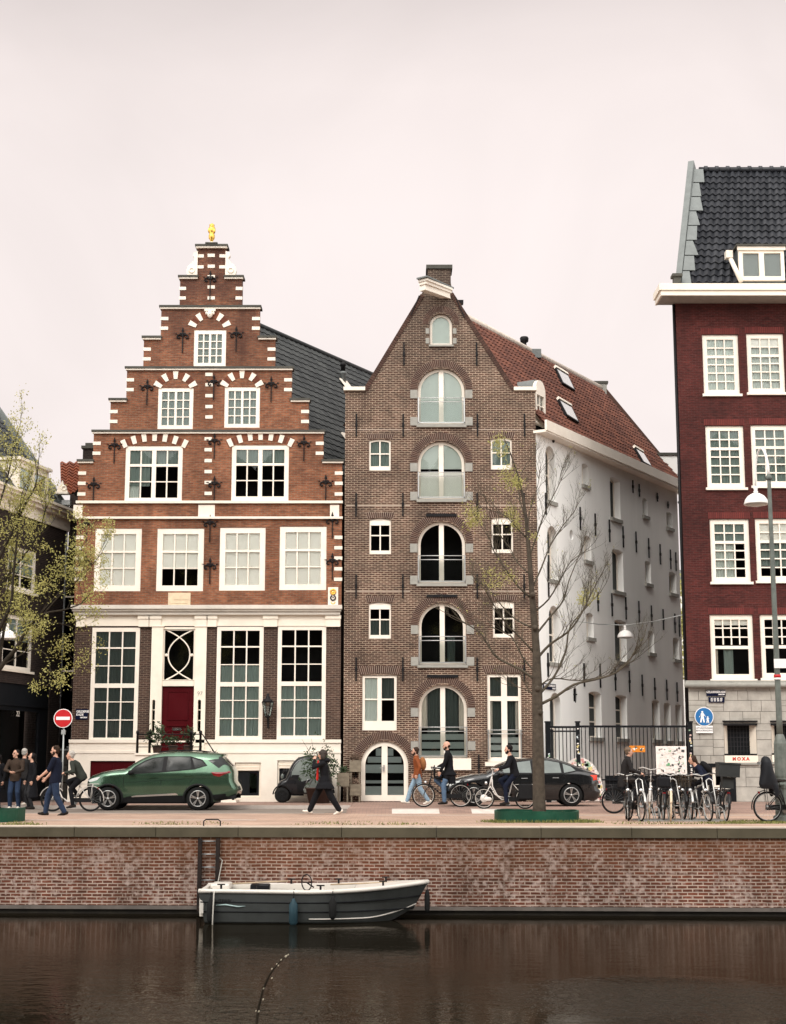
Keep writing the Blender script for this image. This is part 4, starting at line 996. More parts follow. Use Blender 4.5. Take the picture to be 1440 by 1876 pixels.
# white side wall running back along the alley
SD = Vector((0.52, 0.854, 0)).normalized()
FS = Fac((X1w, YF + .004, 0), (SD.x, SD.y))
zE = FS.loc(1010, 806)[1]
LS = FS.loc(1250, 1200)[0]
M['dark_pane'] = simple('dark_pane', (.025, .03, .03), .35, var=.3, scale=1.5, spec=.1)
def niche(x0, y0, x1, y1, arch=None, rec=.24, sill=True, bars=0):
    r_ = FS.rect(x0, y0, x1, y1); hw = (r_[1]-r_[0])/2
    ar = hw if arch == 'round' else .07
    return window(FS, wh, r_, .06, 2 if bars else 1, [(i/(bars+1), .05) for i in range(1, bars+1)], rec=rec, arch=ar, sill=(.05, .14, 'grey_stone') if sill else None, dep=.04, pane='dark_pane')
for (x0, y0, x1, y1) in ((999.7, 818, 1016.7, 918), (1003, 964, 1020.5, 1062), (1006, 1110, 1025, 1214), (1008, 1269, 1028, 1400)): niche(x0, y0, x1, y1, 'round', bars=1)
for (x0, y0, x1, y1) in ((1066, 850, 1078, 889), (1070, 982, 1083, 1027), (1074.5, 1123, 1087.5, 1168), (1177, 913, 1186.5, 945), (1181.5, 1028, 1192.6, 1069), (1187, 1155, 1198.5, 1196), (1221, 938, 1231.5, 967), (1226, 1048, 1239, 1087), (1233, 1168, 1244.5, 1208)): niche(x0, y0, x1, y1)
for (x0, y0, x1, y1) in ((1118, 876, 1136, 950), (1122, 1007, 1142, 1083), (1126.5, 1136, 1148, 1212)): niche(x0, y0, x1, y1)
for (x0, y0, x1, y1) in ((1079, 1267, 1102, 1351), (1128, 1273, 1149, 1353)): niche(x0, y0, x1, y1, bars=2)
for (x0, y0, x1, y1) in ((1195, 1282, 1209, 1355), (1217, 1287, 1229, 1357), (1238, 1290, 1249, 1358)): niche(x0, y0, x1, y1)
for px, py in ((1041.5, 841), (1047, 980)):
    u, z = FS.loc(px, py); FS.holes.append([(u + .16*math.cos(2*PI*i/16), z + .19*math.sin(2*PI*i/16)) for i in range(16)])
u, z = FS.loc(1053.7, 1272); FS.holes.append(outline((u - .16, u + .16, z - .26, z + .26), .16))
q = FS.mb(); q.box(u - .025, u + .025, -.02, .05, z - .3, z + .2); q.box(u - .12, u + .12, -.025, .03, z - .03, z + .02); q.build('wall_anchor', M['iron'], wh)
m = FS.mb(); m.prism([(0, PAV), (LS, PAV), (LS, zE), (0, zE)], FS.holes, 0, .42); m.build('side_wall', M['plaster'], wh)
m = FS.mb(); m.box(.5, LS - .1, .75, .8, PAV, zE); m.build('interior', M['room'], wh)
for L_ in ([(1068.6,1215,1258),(1098,1216,1260),(1125.6,1222,1265),(1151.5,1229,1268),(1175,1236,1275),(1198,1242,1281),(1220,1245,1283),(1239,1250,1286)],
           [(1094,1085,1120),(1119.5,1087,1129),(1145,1094,1135),(1169,1101,1141),(1192,1109,1147),(1213.5,1116,1154),(1235,1124,1160),(1243,1127,1166)],
           [(1061.5,929,971),(1089,941,982),(1115,952,993),(1140,964,1003),(1163.8,974,1012),(1187,986,1022),(1208,997,1034),(1227,1007,1042.6),(1236.7,1012,1046)],
           [(1012.4,802,811),(1158,880,903),(1169.7,887,910),(1203,903,919),(1222.6,919,931),(998.5,903,943),(1003,1030,1093),(1002.5,1196,1240)]):
    for px, a_, b_ in L_: rod(FS, wh, px, a_, b_, .07)
# eave gutter box
m = FS.mb(); m.box(-.05, LS + .25, -.42, .1, zE + .003, zE + .10); m.box(-.05, LS + .25, -.46, -.38, zE + .06, zE + .44); m.build('eave_board', M['white'], wh)
m = FS.mb(); P = [FS.loc(1241, 930)]; u0 = LS + .18
m.tube([(u0, -.3, zE + .05), (u0, -.3, zE - .12), (u0 - .05, -.2, zE - .3), (u0 - .25, -.08, zE - .42)], .06, 8); m.build('downpipe', M['zinc'], wh)
# roof
Pn = lambda k, x0, z0: Vector((x0, YF + .42, z0)) + SD * k
xr = (apx0 + apx1) / 2 + .05; zrw = FW.loc(838, 545)[1] - .10; LR = LS + .15
xe = X1w + .40; zew = zE + .42
m = MB(); pantiles(m, Pn(0, xe, zew), Pn(LR, xe, zew), Pn(LR + .6, xr, zrw), Pn(0, xr, zrw), 54, 20, .045, .05)
m.add([Pn(0, xe, zew - .05), Pn(LR, xe, zew - .05), Pn(LR + .6, xr, zrw - .05), Pn(0, xr, zrw - .05), Pn(0, X0w - .1, zew - .05), Pn(LR, X0w - .1, zew - .05)], [(0, 1, 2, 3), (3, 2, 5, 4)])
rw = m.build('roof', M['roof_red'], wh)
m = MB(); m.tube([Pn(-.1, xr, zrw + .05), Pn(LR + .6, xr, zrw + .05)], .13, 8); m.build('ridge', simple('ridge_mortar', (0.60, 0.52, 0.45), 0.8, var=0.2), rw)
rd_ = Vector((xe - xr, 0, zew - zrw)); nw = Vector((-rd_.z, 0, rd_.x)).normalized(); nw = nw if nw.z > 0 else -nw
nw = (SD.cross(rd_)).normalized(); nw = nw if nw.z > 0 else -nw
def onr(k, t): return Pn(k, xr, zrw) + rd_ * t
# position roof lights from the photograph by solving on the roof plane
def roof_px(px, py, O, n_):
    u = (px - CX) / F; v = (CY - py) / F; D = Vector((u, CP - v*SP, SP + v*CP)); C = Vector((0, 0, CZ))
    return C + D * ((O - C).dot(n_) / D.dot(n_))
for (a_, b_, c_, d_) in (((1013, 678), (1036, 692), (1049, 720), (1026, 706)), ((1018, 736), (1042, 750), (1056, 779), (1033, 765)), ((1158, 824), (1174, 834), (1190, 860), (1174, 851))):
    q = [roof_px(p[0], p[1], onr(0, 0), nw) for p in (a_, b_, c_, d_)]
    ctr = sum(q, Vector()) / 4
    fr = MB(); o_ = [ctr + (p - ctr) * 1.0 + nw * .07 for p in q]; fr.hexa(o_ + [p + nw * .09 for p in o_])
    so_ = fr.build('skylight', M['iron'], rw)
    gm = MB(); i_ = [ctr + (p - ctr) * .86 + nw * .165 for p in q]; gm.add(i_, [(0, 1, 2, 3)]); gm.build('pane', simple('skylight_glass', (0.55, 0.56, 0.55), 0.05, var=0.02, spec=1.0, coat=1.0), so_)
    tb = MB(); t_ = [o_[0] + (o_[3]-o_[0])*-.14, o_[1] + (o_[2]-o_[1])*-.14, o_[1] + (o_[2]-o_[1])*.0, o_[0]]
    tb.hexa([p + nw*.02 for p in t_] + [p + nw*.13 for p in t_]); tb.build('flashing', M['block'], so_)
# far gable: raking coping, shoulder and little ridge stack
m = MB(); m.beam(Pn(LR + .7, xr, zrw + .1), Pn(LR + .1, xe - .2, zew + .15), .34, .22); m.build('verge_coping', M['arch_brick'], wh)
m = MB(); q = Pn(LR + .7, xr, zrw); m.box(q.x - .42, q.x + .2, q.y - .2, q.y + .2, zrw - .3, zrw + .24); m.build('ridge_stack', M['grey_stone'], wh); e_ = Pn(LR, X1w, 0); m = MB(); m.box(e_.x - 1.3, e_.x + .05, e_.y - .1, e_.y + .32, zE + .1, zew + 1.35); m.build('rear_gable_shoulder', M['plaster'], wh)
m = MB(); m.box(q.x - .50, q.x + .26, q.y - .26, q.y + .26, zrw + .243, zrw + .34); m.build('stack_capping', M['moulding'], wh); m = MB(); m.box(e_.x - 1.35, e_.x + .12, e_.y - .16, e_.y + .38, zew + 1.353, zew + 1.47); m.build('shoulder_capping', M['moulding'], wh)
m = MB(); e2 = Pn(LR, X0w, 0); m.add([(e_.x, e_.y, PAV), (e2.x, e2.y, PAV), (e2.x, e2.y, zE), (q.x, q.y, zrw), (e_.x, e_.y, zE)], [(0, 1, 2, 3, 4)])
f0 = Vector((X0w + .02, YF + .38, 0)); m.add([(f0.x, f0.y, PAV), (f0.x, f0.y, zs), tuple(e2 + Vector((0, 0, zs))), tuple(e2 + Vector((0, 0, PAV)))], [(0, 1, 2, 3)])
m.build('rear_wall', M['brick_alley'], wh)
m = MB(); m.add([Pn(1.1, X0w + .1, PAV), Pn(1.1, X1w - .1, PAV), Pn(1.1, X1w - .1, zs - .3), Pn(1.1, xr, zrw - .4), Pn(1.1, X0w + .1, zs - .3)], [(0, 1, 2, 3, 4)])
for y in (795, 935, 1090, 1230): z = FW.loc(808, y)[1]; m.box(X0w + .1, X1w - .1, YF + .40, YF + 1.5, z - .12, z)
m.build('interior', M['room'], wh)
# round-headed lead dormer just behind the right shoulder, and ridge vents
d0 = FW.loc(958, 705, .9); m = MB(); zdm = FW.loc(985, 690)[1]
bx = FW.loc(988, 720)[0]; DF = Fac((bx - .12, YF + .55, 0), (SD.x, SD.y))
r_ = (.05, .85, zs - .95, zs + .62)
f = DF.mb(); f.prism(outline(r_, .4), [outline((.16, .74, zs - .75, zs + .05))], -.03, .10); f.box(-.02, .92, -.08, .1, zs - 1.05, zs - .952); do = f.build('dormer', M['white'], wh)
q = DF.mb(); q.box(.45 - .02, .45 + .02, 0, .05, zs - .75, zs + .05); q.box(.16, .74, 0.001, .05, zs - .35, zs - .31); q.build('glazing_bars', M['white'], do)
q = DF.mb(); q.quad((.1, .06, zs - .8), (.8, .06, zs - .8), (.8, .06, zs + .1), (.1, .06, zs + .1)); q.build('pane', M['glass'], do)
q = DF.mb(); q.prism(outline((.0, .9, zs - .8, zs + .66), .43), [], .10, 2.3); q.build('lead_hood', M['lead'], do)
v1 = Pn(LR * .50, xr, zrw); m = MB(); m.lathe([(.09, 0), (.09, .2), (.08, .25), (.16, .30), (.18, .45), (.15, .5)], v1, 10); m.build('ridge_vent', M['iron'], rw)
m = MB(); v2 = v1 + SD * .75 + Vector((.12, 0, -.05)); m.box(v2.x - .2, v2.x + .2, v2.y - .3, v2.y + .3, v2.z - .2, v2.z + .16); m.build('ridge_box', M['lead'], rw)
m = MB(); v3 = Pn(1.1, xr + .15, zrw); m.box(v3.x - .04, v3.x + .04, v3.y - .04, v3.y + .04, v3.z - .1, v3.z + .3); m.box(v3.x - .1, v3.x + .24, v3.y - .15, v3.y + .15, v3.z + .28, v3.z + .40); m.build('ridge_vent', M['iron'], rw)
# ------------------------------------------------------------------ maroon corner building on the right
FR = Fac((0, YF, 0), (1, 0))
XR = FR.loc(1260, 1245)[0]; XRE = XR + 9.0
rb = empty('maroon_brick_building', (XR + 3, YF, PAV), 'tall maroon brick building with white windows, rough stone ground floor and black tiled roof', 'building')
zst, zco = FR.loc(1350, 1247)[1], FR.loc(1340, 556)[1]
rows_px = [((1288, 613, 1354, 722), (1369, 611, 1437, 719.5)), ((1294, 780, 1364, 893.5), (1377, 778.5, 1448, 890)), ((1302, 951, 1374, 1066), (1385, 950, 1458, 1064)), ((1302, 1126, 1381, 1244), (1394, 1126, 1475, 1242))]
for k, row in enumerate(rows_px):
    prev = []
    for j, r4 in enumerate(row):
        prev.append(FR.rect(*r4))
    wd = prev[1][0] - prev[0][0]
    prev.append((prev[1][0] + wd, prev[1][1] + wd, prev[1][2], prev[1][3])); prev.append((prev[1][0] + 2*wd, prev[1][1] + 2*wd, prev[1][2], prev[1][3]))
    for j, r_ in enumerate(prev):
        if r_[1] > XRE - .2: continue
        if k < 3:
            rows = [(1/6, .045), (2/6 + .01, .10), (3/6, .045), (4/6, .045), (5/6, .045)]; nx = 3
            bk = [(0, 1, 0, 1, 'sheer_sky', .015)] if k == 0 else ([(0, 1, 0, 1, 'sheer', .015)] if k == 1 else [(0, 1, 0, .35, 'sheer', .01), (0, .7, .35, 1, 'sheer_sky', .02)])
            if k == 2 and j == 1: bk = [(0, 1, 0, .36, 'blind'), (0, 1, .36, .8, 'sheer', .02)]
            if k == 0 and j == 1: bk = [(0, 1, 0, .15, 'blind'), (0, 1, .15, 1, 'sheer_sky', .015)]
        else:
            rows = [(.155, .04), (.32, .04), (.51, .11)]; nx = 4
            bk = [(0, 1, 0, .10, 'blind'), (.0, .1, .5, 1, 'curtain', .02), (.28, .55, .5, 1, 'sheer', .02)] if j == 0 else []
        w_ = FR
        fo = window(FR, rb, r_, .17, 1 if k == 3 else nx, rows, rec=.06, back=bk, sill=(.06, .09, 'white'), bar=.045)
        if k == 3:
            g = (r_[0]+.17, r_[1]-.17, r_[2]+.17, r_[3]-.17); q = FR.mb()
            for i in range(1, 4): x = g[0] + (g[1]-g[0])*i/4; q.box(x - .022, x + .022, .075, .118, g[3] - (g[3]-g[2])*.46, g[3])
            q.build('glazing_bars', M['white'], fo)
        q = FR.mb(); n = int((r_[1]-r_[0]+.1)/.065)
        for i in range(n):
            x = r_[0] - .05 + (r_[1]-r_[0]+.1)*(i+.5)/n; q.box(x - .026, x + .026, -.006, .03, r_[3] + .02, r_[3] + .24)
        q.build('brick_lintel', island('lintel_brick', (0.15, 0.03, 0.025), (0.10, 0.02, 0.018)) if 'lintel_brick' not in bpy.data.materials else bpy.data.materials['lintel_brick'], fo)
m = FR.mb(); m.prism([(XR, zst + .003), (XRE, zst + .003), (XRE, zco), (XR, zco)], FR.holes, 0, .38); m.build('upper_wall', M['brick_maroon'], rb); FR.holes = []
# rough stone ground floor with real joints
z0s, z1s = PAV, FR.loc(1350, 1259)[1]
swin = [FR.rect(1327, 1326, 1386, 1384), FR.rect(1414, 1326, 1474, 1383)]
cellar = FR.rect(1299, 1399, 1348, 1466)
cellar = (cellar[0], cellar[1], PAV + .003, cellar[3])
for r_ in swin + [cellar]: FR.holes.append(outline(r_))
m = FR.mb(); m.prism([(XR + .02, z0s), (XRE, z0s), (XRE, z1s), (XR + .02, z1s)], FR.holes, .02, .40); m.build('stone_backing', simple('joint_mortar', (0.10, 0.09, 0.08), 0.9), rb)
m = FR.mb(); z = z0s; random.seed(23)
def clear(x0, x1, za, zb2):
    return all(x1 <= h[0] - .005 or x0 >= h[1] + .005 or zb2 <= h[2] - .005 or za >= h[3] + .005 for h in swin + [cellar])
cuts = sorted({z0s, swin[0][2] - .40, swin[0][2], swin[0][3], cellar[3], z1s} | {swin[0][3] + .42, swin[0][3] + .80, swin[0][3] + 1.12, (swin[0][2] + swin[0][3]) / 2, z0s + .5})
cuts = [c_ for c_ in cuts if c_ <= z1s + 1e-6]
for i in range(len(cuts) - 1):
    za, zb2 = cuts[i], cuts[i+1]
    if zb2 - za < .05: continue
    edges = sorted([XR, XRE] + [h[k_] for h in swin + [cellar] for k_ in (0, 1) if not (zb2 <= h[2] + .001 or za >= h[3] - .001)])
    for a_, b_ in zip(edges[:-1], edges[1:]):
        if b_ - a_ < .03 or not clear((a_ + b_)/2 - .01, (a_ + b_)/2 + .01, za + .01, zb2 - .01): continue
        x = a_
        while x < b_ - .01:
            L = random.choice((.35, .45, .6, .8, .95)); 
            if b_ - x - L < .25: L = b_ - x
            hs = [(za, zb2)] if (zb2 - za < .34 or random.random() < .55) else [(za, (za+zb2)/2 + random.uniform(-.05, .05)), None]
            if len(hs) == 2: hs[1] = (hs[0][1], zb2)
            for h0, h1 in hs: m.box(x + .007, x + L - .007, random.uniform(-.012, .004), .019, h0 + .007, h1 - .007)
            x += L
m.build('stone_blocks', None or simple('rough_stone', (0.385, 0.36, 0.32), 0.85, var=0.28, scale=2.2, bump=0.5, dirt=(0.26, 0.24, 0.20)), rb)
m = FR.mb(); m.box(XR - .10, XRE, -.16, .1, zst - .14, zst); m.tube([(XR - .14, -.16, zst - .16), (XRE, -.16, zst - .16)], .09, 10); m.box(XR - .04, XRE, -.08, .1, z1s + .003, zst - .143); m.build('stone_band', M['grey_stone'], rb)
for r_ in swin:
    f = FR.mb(); wd = .17
    for s_, xe_ in ((1, r_[0]), (-1, r_[1])): f.hexa([(xe_ + s_*.005, .0, r_[2] + .06), (xe_ + s_*wd, .28, r_[2] + .06), (xe_ + s_*wd, .32, r_[2] + .06), (xe_ + s_*.005, .32, r_[2] + .06), (xe_ + s_*.005, .0, r_[3] - .02), (xe_ + s_*wd, .28, r_[3] - .02), (xe_ + s_*wd, .32, r_[3] - .02), (xe_ + s_*.005, .32, r_[3] - .02)])
    f.box(r_[0] - .02, r_[1] + .02, -.05, .32, r_[2] - .24, r_[2] - .003)
    fo = f.build('window', M['cream'], rb)
    q = FR.mb(); q.quad((r_[0], .30, r_[2]), (r_[1], .30, r_[2]), (r_[1], .30, r_[3]), (r_[0], .30, r_[3])); q.build('pane', M['black_paint'], fo)
    q = FR.mb(); q.box(r_[0] - .03, r_[1] + .03, -.07, .28, r_[3] - .055, r_[3] + .01); q.box(r_[0] - .04, r_[1] + .04, -.09, .02, r_[3] + .06, r_[3] + .11)
    for s_, xe_ in ((1, r_[0]), (-1, r_[1])): q.box(xe_ - .02, xe_ + s_*.22, -.04, .2, r_[2] + .0, r_[2] + .055)
    q.build('lintel', M['iron'], fo)
    q = FR.mb()
    for i in range(1, 7): x = r_[0] + .17 + (r_[1]-r_[0]-.34)*i/7; q.box(x - .006, x + .006, .24, .255, r_[2] + .05, r_[3] - .06)
    for i in range(1, 7): zz = r_[2] + (r_[3]-r_[2])*i/7; q.box(r_[0] + .17, r_[1] - .17, .236, .239, zz - .006, zz + .006)
    q.build('grille', simple('grille_iron', (0.035, 0.034, 0.036), 0.6), fo)
    g = FR.mb(); g.box(r_[0] - .05, r_[1] + .05, -.08, .02, r_[2] - .31, r_[2] - .243); g.build('sill', M['grey_stone'], fo)
r_ = swin[0]; xm = (r_[0] + r_[1]) / 2; text_obj('M O X A', 'sill_graffiti', .15, simple('red_spray', (0.55, 0.05, 0.03), 0.7), rb, (xm - .02, YF - .056, r_[2] - .12), bold=.008)
f = FR.mb(); f.prism(outline(grow(cellar, -.004)), [outline((cellar[0] + .12, cellar[1] - .16, cellar[2] + .42, cellar[3] - .12))], .0, .12); fo = f.build('cellar_window', M['black_paint'], rb)
q = FR.mb(); q.prism(outline((cellar[0] + .123, cellar[1] - .163, cellar[2] + .423, cellar[3] - .123)), [outline((cellar[0] + .24, cellar[1] - .28, cellar[2] + .55, cellar[3] - .2))], .05, .11); q.build('frame', M['white'], fo)
q = FR.mb(); q.quad((cellar[0] + .1, .12, cellar[2] + .4), (cellar[1] - .1, .12, cellar[2] + .4), (cellar[1] - .1, .12, cellar[3] - .1), (cellar[0] + .1, .12, cellar[3] - .1)); q.build('pane', M['glass'], fo)
# cornice, roof, verge
zk = FR.loc(1340, 525)[1]; zk = zco + .50
m = FR.mb(); m.box(XR - .62, XRE, -.85, .2, zco + .003, zco + .05); m.build('soffit', simple('soffit_boards', (0.30, 0.27, 0.24), 0.7), rb)
m = FR.mb(); m.box(XR - .68, XRE, -.90, -.80, zco + .02, zco + .20); m.box(XR - .74, XRE, -.96, -.80, zco + .203, zco + .44)
m.box(XR - .68, XR - .60, -.798, .3, zco + .02, zco + .20); m.box(XR - .74, XR - .60, -.798, .3, zco + .203, zco + .44); m.box(XR - .6, XRE, -.8, .3, zco + .36, zco + .43)
m.build('cornice', M['cream'], rb)
RD = Vector((.42, 1, 0)); zrr = 23.85; kk = 3.0
Y0 = YF - .25; e0 = Vector((XR + .15, Y0, zco + .45)); e1 = Vector((XRE, Y0, zco + .45)); r0 = e0 + RD*kk + Vector((0, 0, zrr - zco - .45)); r1 = Vector((XRE, r0.y, zrr))
m = MB(); pantiles(m, e0, e1, r1, r0, 32, 19, .05, .06)
m.add([e0 - Vector((0, -.05, .05)), e1 - Vector((0, -.05, .05)), r1 - Vector((0, -.05, .05)), r0 - Vector((0, -.05, .05))], [(0, 1, 2, 3)])
m.tube([r0 + Vector((.2, 0, .08)), r1 + Vector((0, 0, .08))], .11, 8)
for i in range(22): m.tube([r0 + Vector((.4 + i*.42, 0, .1)), r0 + Vector((.52 + i*.42, 0, .1))], .135, 8)
rr_ = m.build('roof', M['roof_dark'], rb)
m = MB(); m.beam(e0 + Vector((-.10, .0, -.3)), r0 + Vector((-.06, 0, .28)), .22, .40); vo = m.build('verge', M['lead'], rb)
m = MB(); nrm_ = (e1 - e0).cross(r0 - e0).normalized(); nrm_ = nrm_ if nrm_.y < 0 else -nrm_
for i in range(8):
    t0, t1 = i/8 + .004, (i+1)/8 - .004; a_, b_ = e0.lerp(r0, t0), e0.lerp(r0, t1); wx0, wx1 = .38 + .12*(i % 3)/2, .24 + .10*(i % 2)
    m.hexa([a_ + nrm_*.125, a_ + Vector((wx0, 0, 0)) + nrm_*.125, b_ + Vector((wx1, 0, 0)) + nrm_*.125, b_ + nrm_*.125, a_ + nrm_*.15, a_ + Vector((wx0, 0, 0)) + nrm_*.15, b_ + Vector((wx1, 0, 0)) + nrm_*.15, b_ + nrm_*.15])
m.build('lead_flashing', M['lead'], vo)
m = MB(); m.box(XR - .12, XR + .12, YF - .5, YF - .2, zco + .45, zco + .85); m.box(XR - .18, XR + .18, YF - .56, YF - .15, zco + .853, zco + .95); m.build('eave_block', M['moulding'], rb)
# dormer
DR = Fac((0, YF - .36, 0), (1, 0)); r_ = DR.rect(1354, 452, 1437, 516)
f = DR.mb(); rr4 = (r_[0], r_[1], r_[2] + .05, r_[3])
f.prism(outline(rr4), [outline((r_[0] + .14, (r_[0]+r_[1])/2 - .09, r_[2] + .2, r_[3] - .24)), outline(((r_[0]+r_[1])/2 + .09, r_[1] - .12, r_[2] + .2, r_[3] - .24))], 0, .12)
f.box(r_[0] - .05, r_[1] + .05, -.06, -.003, r_[3] - .14, r_[3] + .0)
do = f.build('dormer', M['cream'], rb)
q = DR.mb(); q.box(r_[0] + .1, r_[1] - .1, .06, .07, r_[2] + .1, r_[3] - .2); q.build('pane', M['glass'], do)
q = DR.mb(); q.box(r_[0] + .1, r_[1] - .1, .2, .21, r_[2] + .1, r_[3] - .3); q.build('blind', M['sheer_sky'], do)
q = DR.mb(); q.hexa([(r_[0] + .003, .123, r_[2]), (r_[1] - .003, .123, r_[2]), (r_[1] - .003, 1.0, r_[2] + 1.1), (r_[0] + .003, 1.0, r_[2] + 1.1), (r_[0] + .003, .123, r_[3]), (r_[1] - .003, .123, r_[3]), (r_[1] - .003, 1.2, r_[3]), (r_[0] + .003, 1.2, r_[3])]); q.build('cheek', M['lead'], do)
q = DR.mb(); q.box(r_[0] - .10, r_[1] + .10, -.12, 1.3, r_[3] + .003, r_[3] + .07); q.build('dormer_roof', M['moulding'], do)
q = DR.mb(); p0 = DR.loc(1340, 463); p1 = DR.loc(1356, 518); q.tube([(p0[0], .35, p0[1]), (p1[0], -.15, p1[1])], .085, 8); q.box(p0[0] - .14, p0[0] + .1, .2, .5, p0[1] - .1, p0[1] + .17); q.build('downpipe', M['block'], do)
m = MB(); m.add([(XR, YF + .38, PAV), (XR + 8, YF + 14.4, PAV), (XR + 8, YF + 14.4, zco), (XR, YF + .38, zco)], [(0, 1, 2, 3)])
m.add([(XRE, YF + .38, PAV), (XRE, YF + 14, PAV), (XRE, YF + 14, zco), (XRE, YF + .38, zco)], [(0, 1, 2, 3)]); m.add([(XR + .3, YF + .3, zco + .4), (XRE, YF + .3, zco + .4), (XRE, YF + 14, zco + .4), (XR + 8, YF + 14, zco + .4)], [(0, 1, 2, 3)])
m.add([tuple(e0 + Vector((-.05, .1, 0))), tuple(r0 + Vector((-.05, .1, 0))), (r0.x + 3, r0.y + 6, zco + .45)], [(0, 1, 2)])
m.build('side_wall', M['brick_alley'], rb)
m = MB(); m.box(XR + .6, XRE, YF + 1.5, YF + 1.55, PAV, zco)
for y in (1262, 1090, 920, 750): z = FR.loc(1340, y)[1]; m.box(XR + .6, XRE, YF + .40, YF + 1.5, z - .1, z)
m.build('interior', M['room'], rb)
m = FR.mb(); x = XR - .045; m.tube([(x, .1, PAV), (x, .1, zco)], .055, 8); m.build('downpipe', M['iron'], rb)
# ------------------------------------------------------------------ dark house on the far left, turned into the side street
UD = Vector((0.2237, 0.9747, 0)); 
FD = Fac((-12.05 - .2237*8, 55 - .9747*8, 0), (UD.x, UD.y))     # u = 8 at the far corner
lb = empty('dark_brick_house', (-13.2, 51, PAV), 'dark brown brick house with a cream cornice behind the leafy tree', 'house')
UE = 8.0
def dwin(x0, y0, x1, y1, **k): return window(FD, lb, FD.rect(x0, y0, x1, y1), .13, 2, [(.33, .06), (.66, .03)], rec=.05, sill=(.05, .08, 'cream'), **k)
dwin(14, 1004, 67, 1083, back=[(0, 1, 0, .6, 'sheer', .02)]); dwin(5, 1128, 60, 1228, back=[(0, 1, 0, .45, 'sheer', .02)])
r_ = FD.rect(-40, 1252, 88, 1470); r_ = (r_[0], r_[1], PAV + .003, r_[3]); FD.holes.append(outline(r_)); shop = r_
r_ = FD.rect(-60, 1004, -20, 1083)
zcl = FD.loc(110, 948)[1]
m = FD.mb(); m.prism([(-2, PAV), (UE, PAV), (UE, zcl), (-2, zcl)], FD.holes, 0, .35); m.build('front_wall', M['brick_alley'], lb)
m = FD.mb(); m.box(-2, UE + .08, -.06, .02, zcl - .42, zcl); m.box(-2, UE + .15, -.22, .2, zcl + .003, zcl + .12); m.box(-2, UE + .22, -.34, .2, zcl + .123, zcl + .24); m.box(-2, UE + .28, -.42, .2, zcl + .243, zcl + .33); m.build('cornice', M['cream'], lb)
m = FD.mb(); m.prism(outline((shop[0] + .003, shop[1] - .003, shop[2], shop[3] - .003)), [outline((shop[0] + .3, shop[1] - .7, shop[2] + .7, shop[3] - .9))], .05, .15); m.box(shop[0] + .1, shop[1] - .1, -.02, .05, shop[3] - .75, shop[3] - .68); so_ = m.build('shop_front', M['black_paint'], lb)
q = FD.mb(); q.quad((shop[0] + .2, .12, shop[2] + .6), (shop[1] - .6, .12, shop[2] + .6), (shop[1] - .6, .12, shop[3] - .8), (shop[0] + .2, .12, shop[3] - .8)); q.build('pane', M['glass'], so_)
q = FD.mb(); u, z = FD.loc(34, 1308); q.box(u - .16, u + .16, .03, .048, z - .20, z + .16); 
text_obj('22', 'shop_number', .26, M['white'], so_, FD.M @ Vector((u, .02, z)), (PI/2, 0, math.atan2(UD.y, UD.x)))
m = FD.mb(); m.box(-2, UE - .1, 1.4, 1.45, PAV, zcl); m.build('interior', M['room'], lb)
m = MB(); back_ = -FD.inn * -1
A_ = FD.M @ Vector((-2, .1, zcl + .3)); B_ = FD.M @ Vector((UE + .1, .1, zcl + .3)); C_ = FD.M @ Vector((UE + .1, 3.4, zcl + 4.6)); D_ = FD.M @ Vector((-2, 3.4, zcl + 4.6))
pantiles(m, A_, B_, C_, D_, 30, 16, .03, .045); m.add([A_ - Vector((0,0,.05)), B_ - Vector((0,0,.05)), C_ - Vector((0,0,.05)), D_ - Vector((0,0,.05))], [(0, 1, 2, 3)])
rl = m.build('roof', M['roof_slate'], lb)
m = MB(); m.beam(B_ + Vector((0, 0, .02)), C_ + Vector((0, 0, .1)), .12, .34); m.build('verge', M['lead'], rl)
m = MB(); E_ = FD.M @ Vector((UE, .1, PAV)); G_ = FD.M @ Vector((UE, 7, PAV)); m.add([E_, G_, G_ + Vector((0, 0, zcl)), C_, B_], [(0, 1, 2, 3, 4)]); m.build('side_wall', M['brick_alley'], lb)
r_ = FD.rect(28, 868, 84, 912, .35); f = FD.mb(); zz0 = zcl + .35
r_ = (r_[0], r_[1], zz0, zz0 + 1.25)
f.prism(outline(r_), [outline((r_[0] + .14, (r_[0]+r_[1])/2 - .07, r_[2] + .15, r_[3] - .22)), outline(((r_[0]+r_[1])/2 + .07, r_[1] - .14, r_[2] + .15, r_[3] - .22))], .25, .4)
f.box(r_[0] - .1, r_[1] + .1, .15, 1.2, r_[3] + .003, r_[3] + .10); f.hexa([(r_[0] + .003, .403, r_[2]), (r_[1] - .003, .403, r_[2]), (r_[1] - .003, .9, r_[2] + .6), (r_[0] + .003, .9, r_[2] + .6), (r_[0] + .003, .403, r_[3]), (r_[1] - .003, .403, r_[3]), (r_[1] - .003, 1.1, r_[3]), (r_[0] + .003, 1.1, r_[3])])
do = f.build('dormer', M['cream'], lb)
q = FD.mb(); q.box(r_[0] + .1, r_[1] - .1, .33, .34, r_[2] + .1, r_[3] - .2); q.build('pane', M['glass'], do)
q = FD.mb(); q.box(r_[0] + .1, r_[1] - .1, .38, .39, r_[2] + .1, r_[3] - .2); q.build('blind', M['sheer_sky'], do)
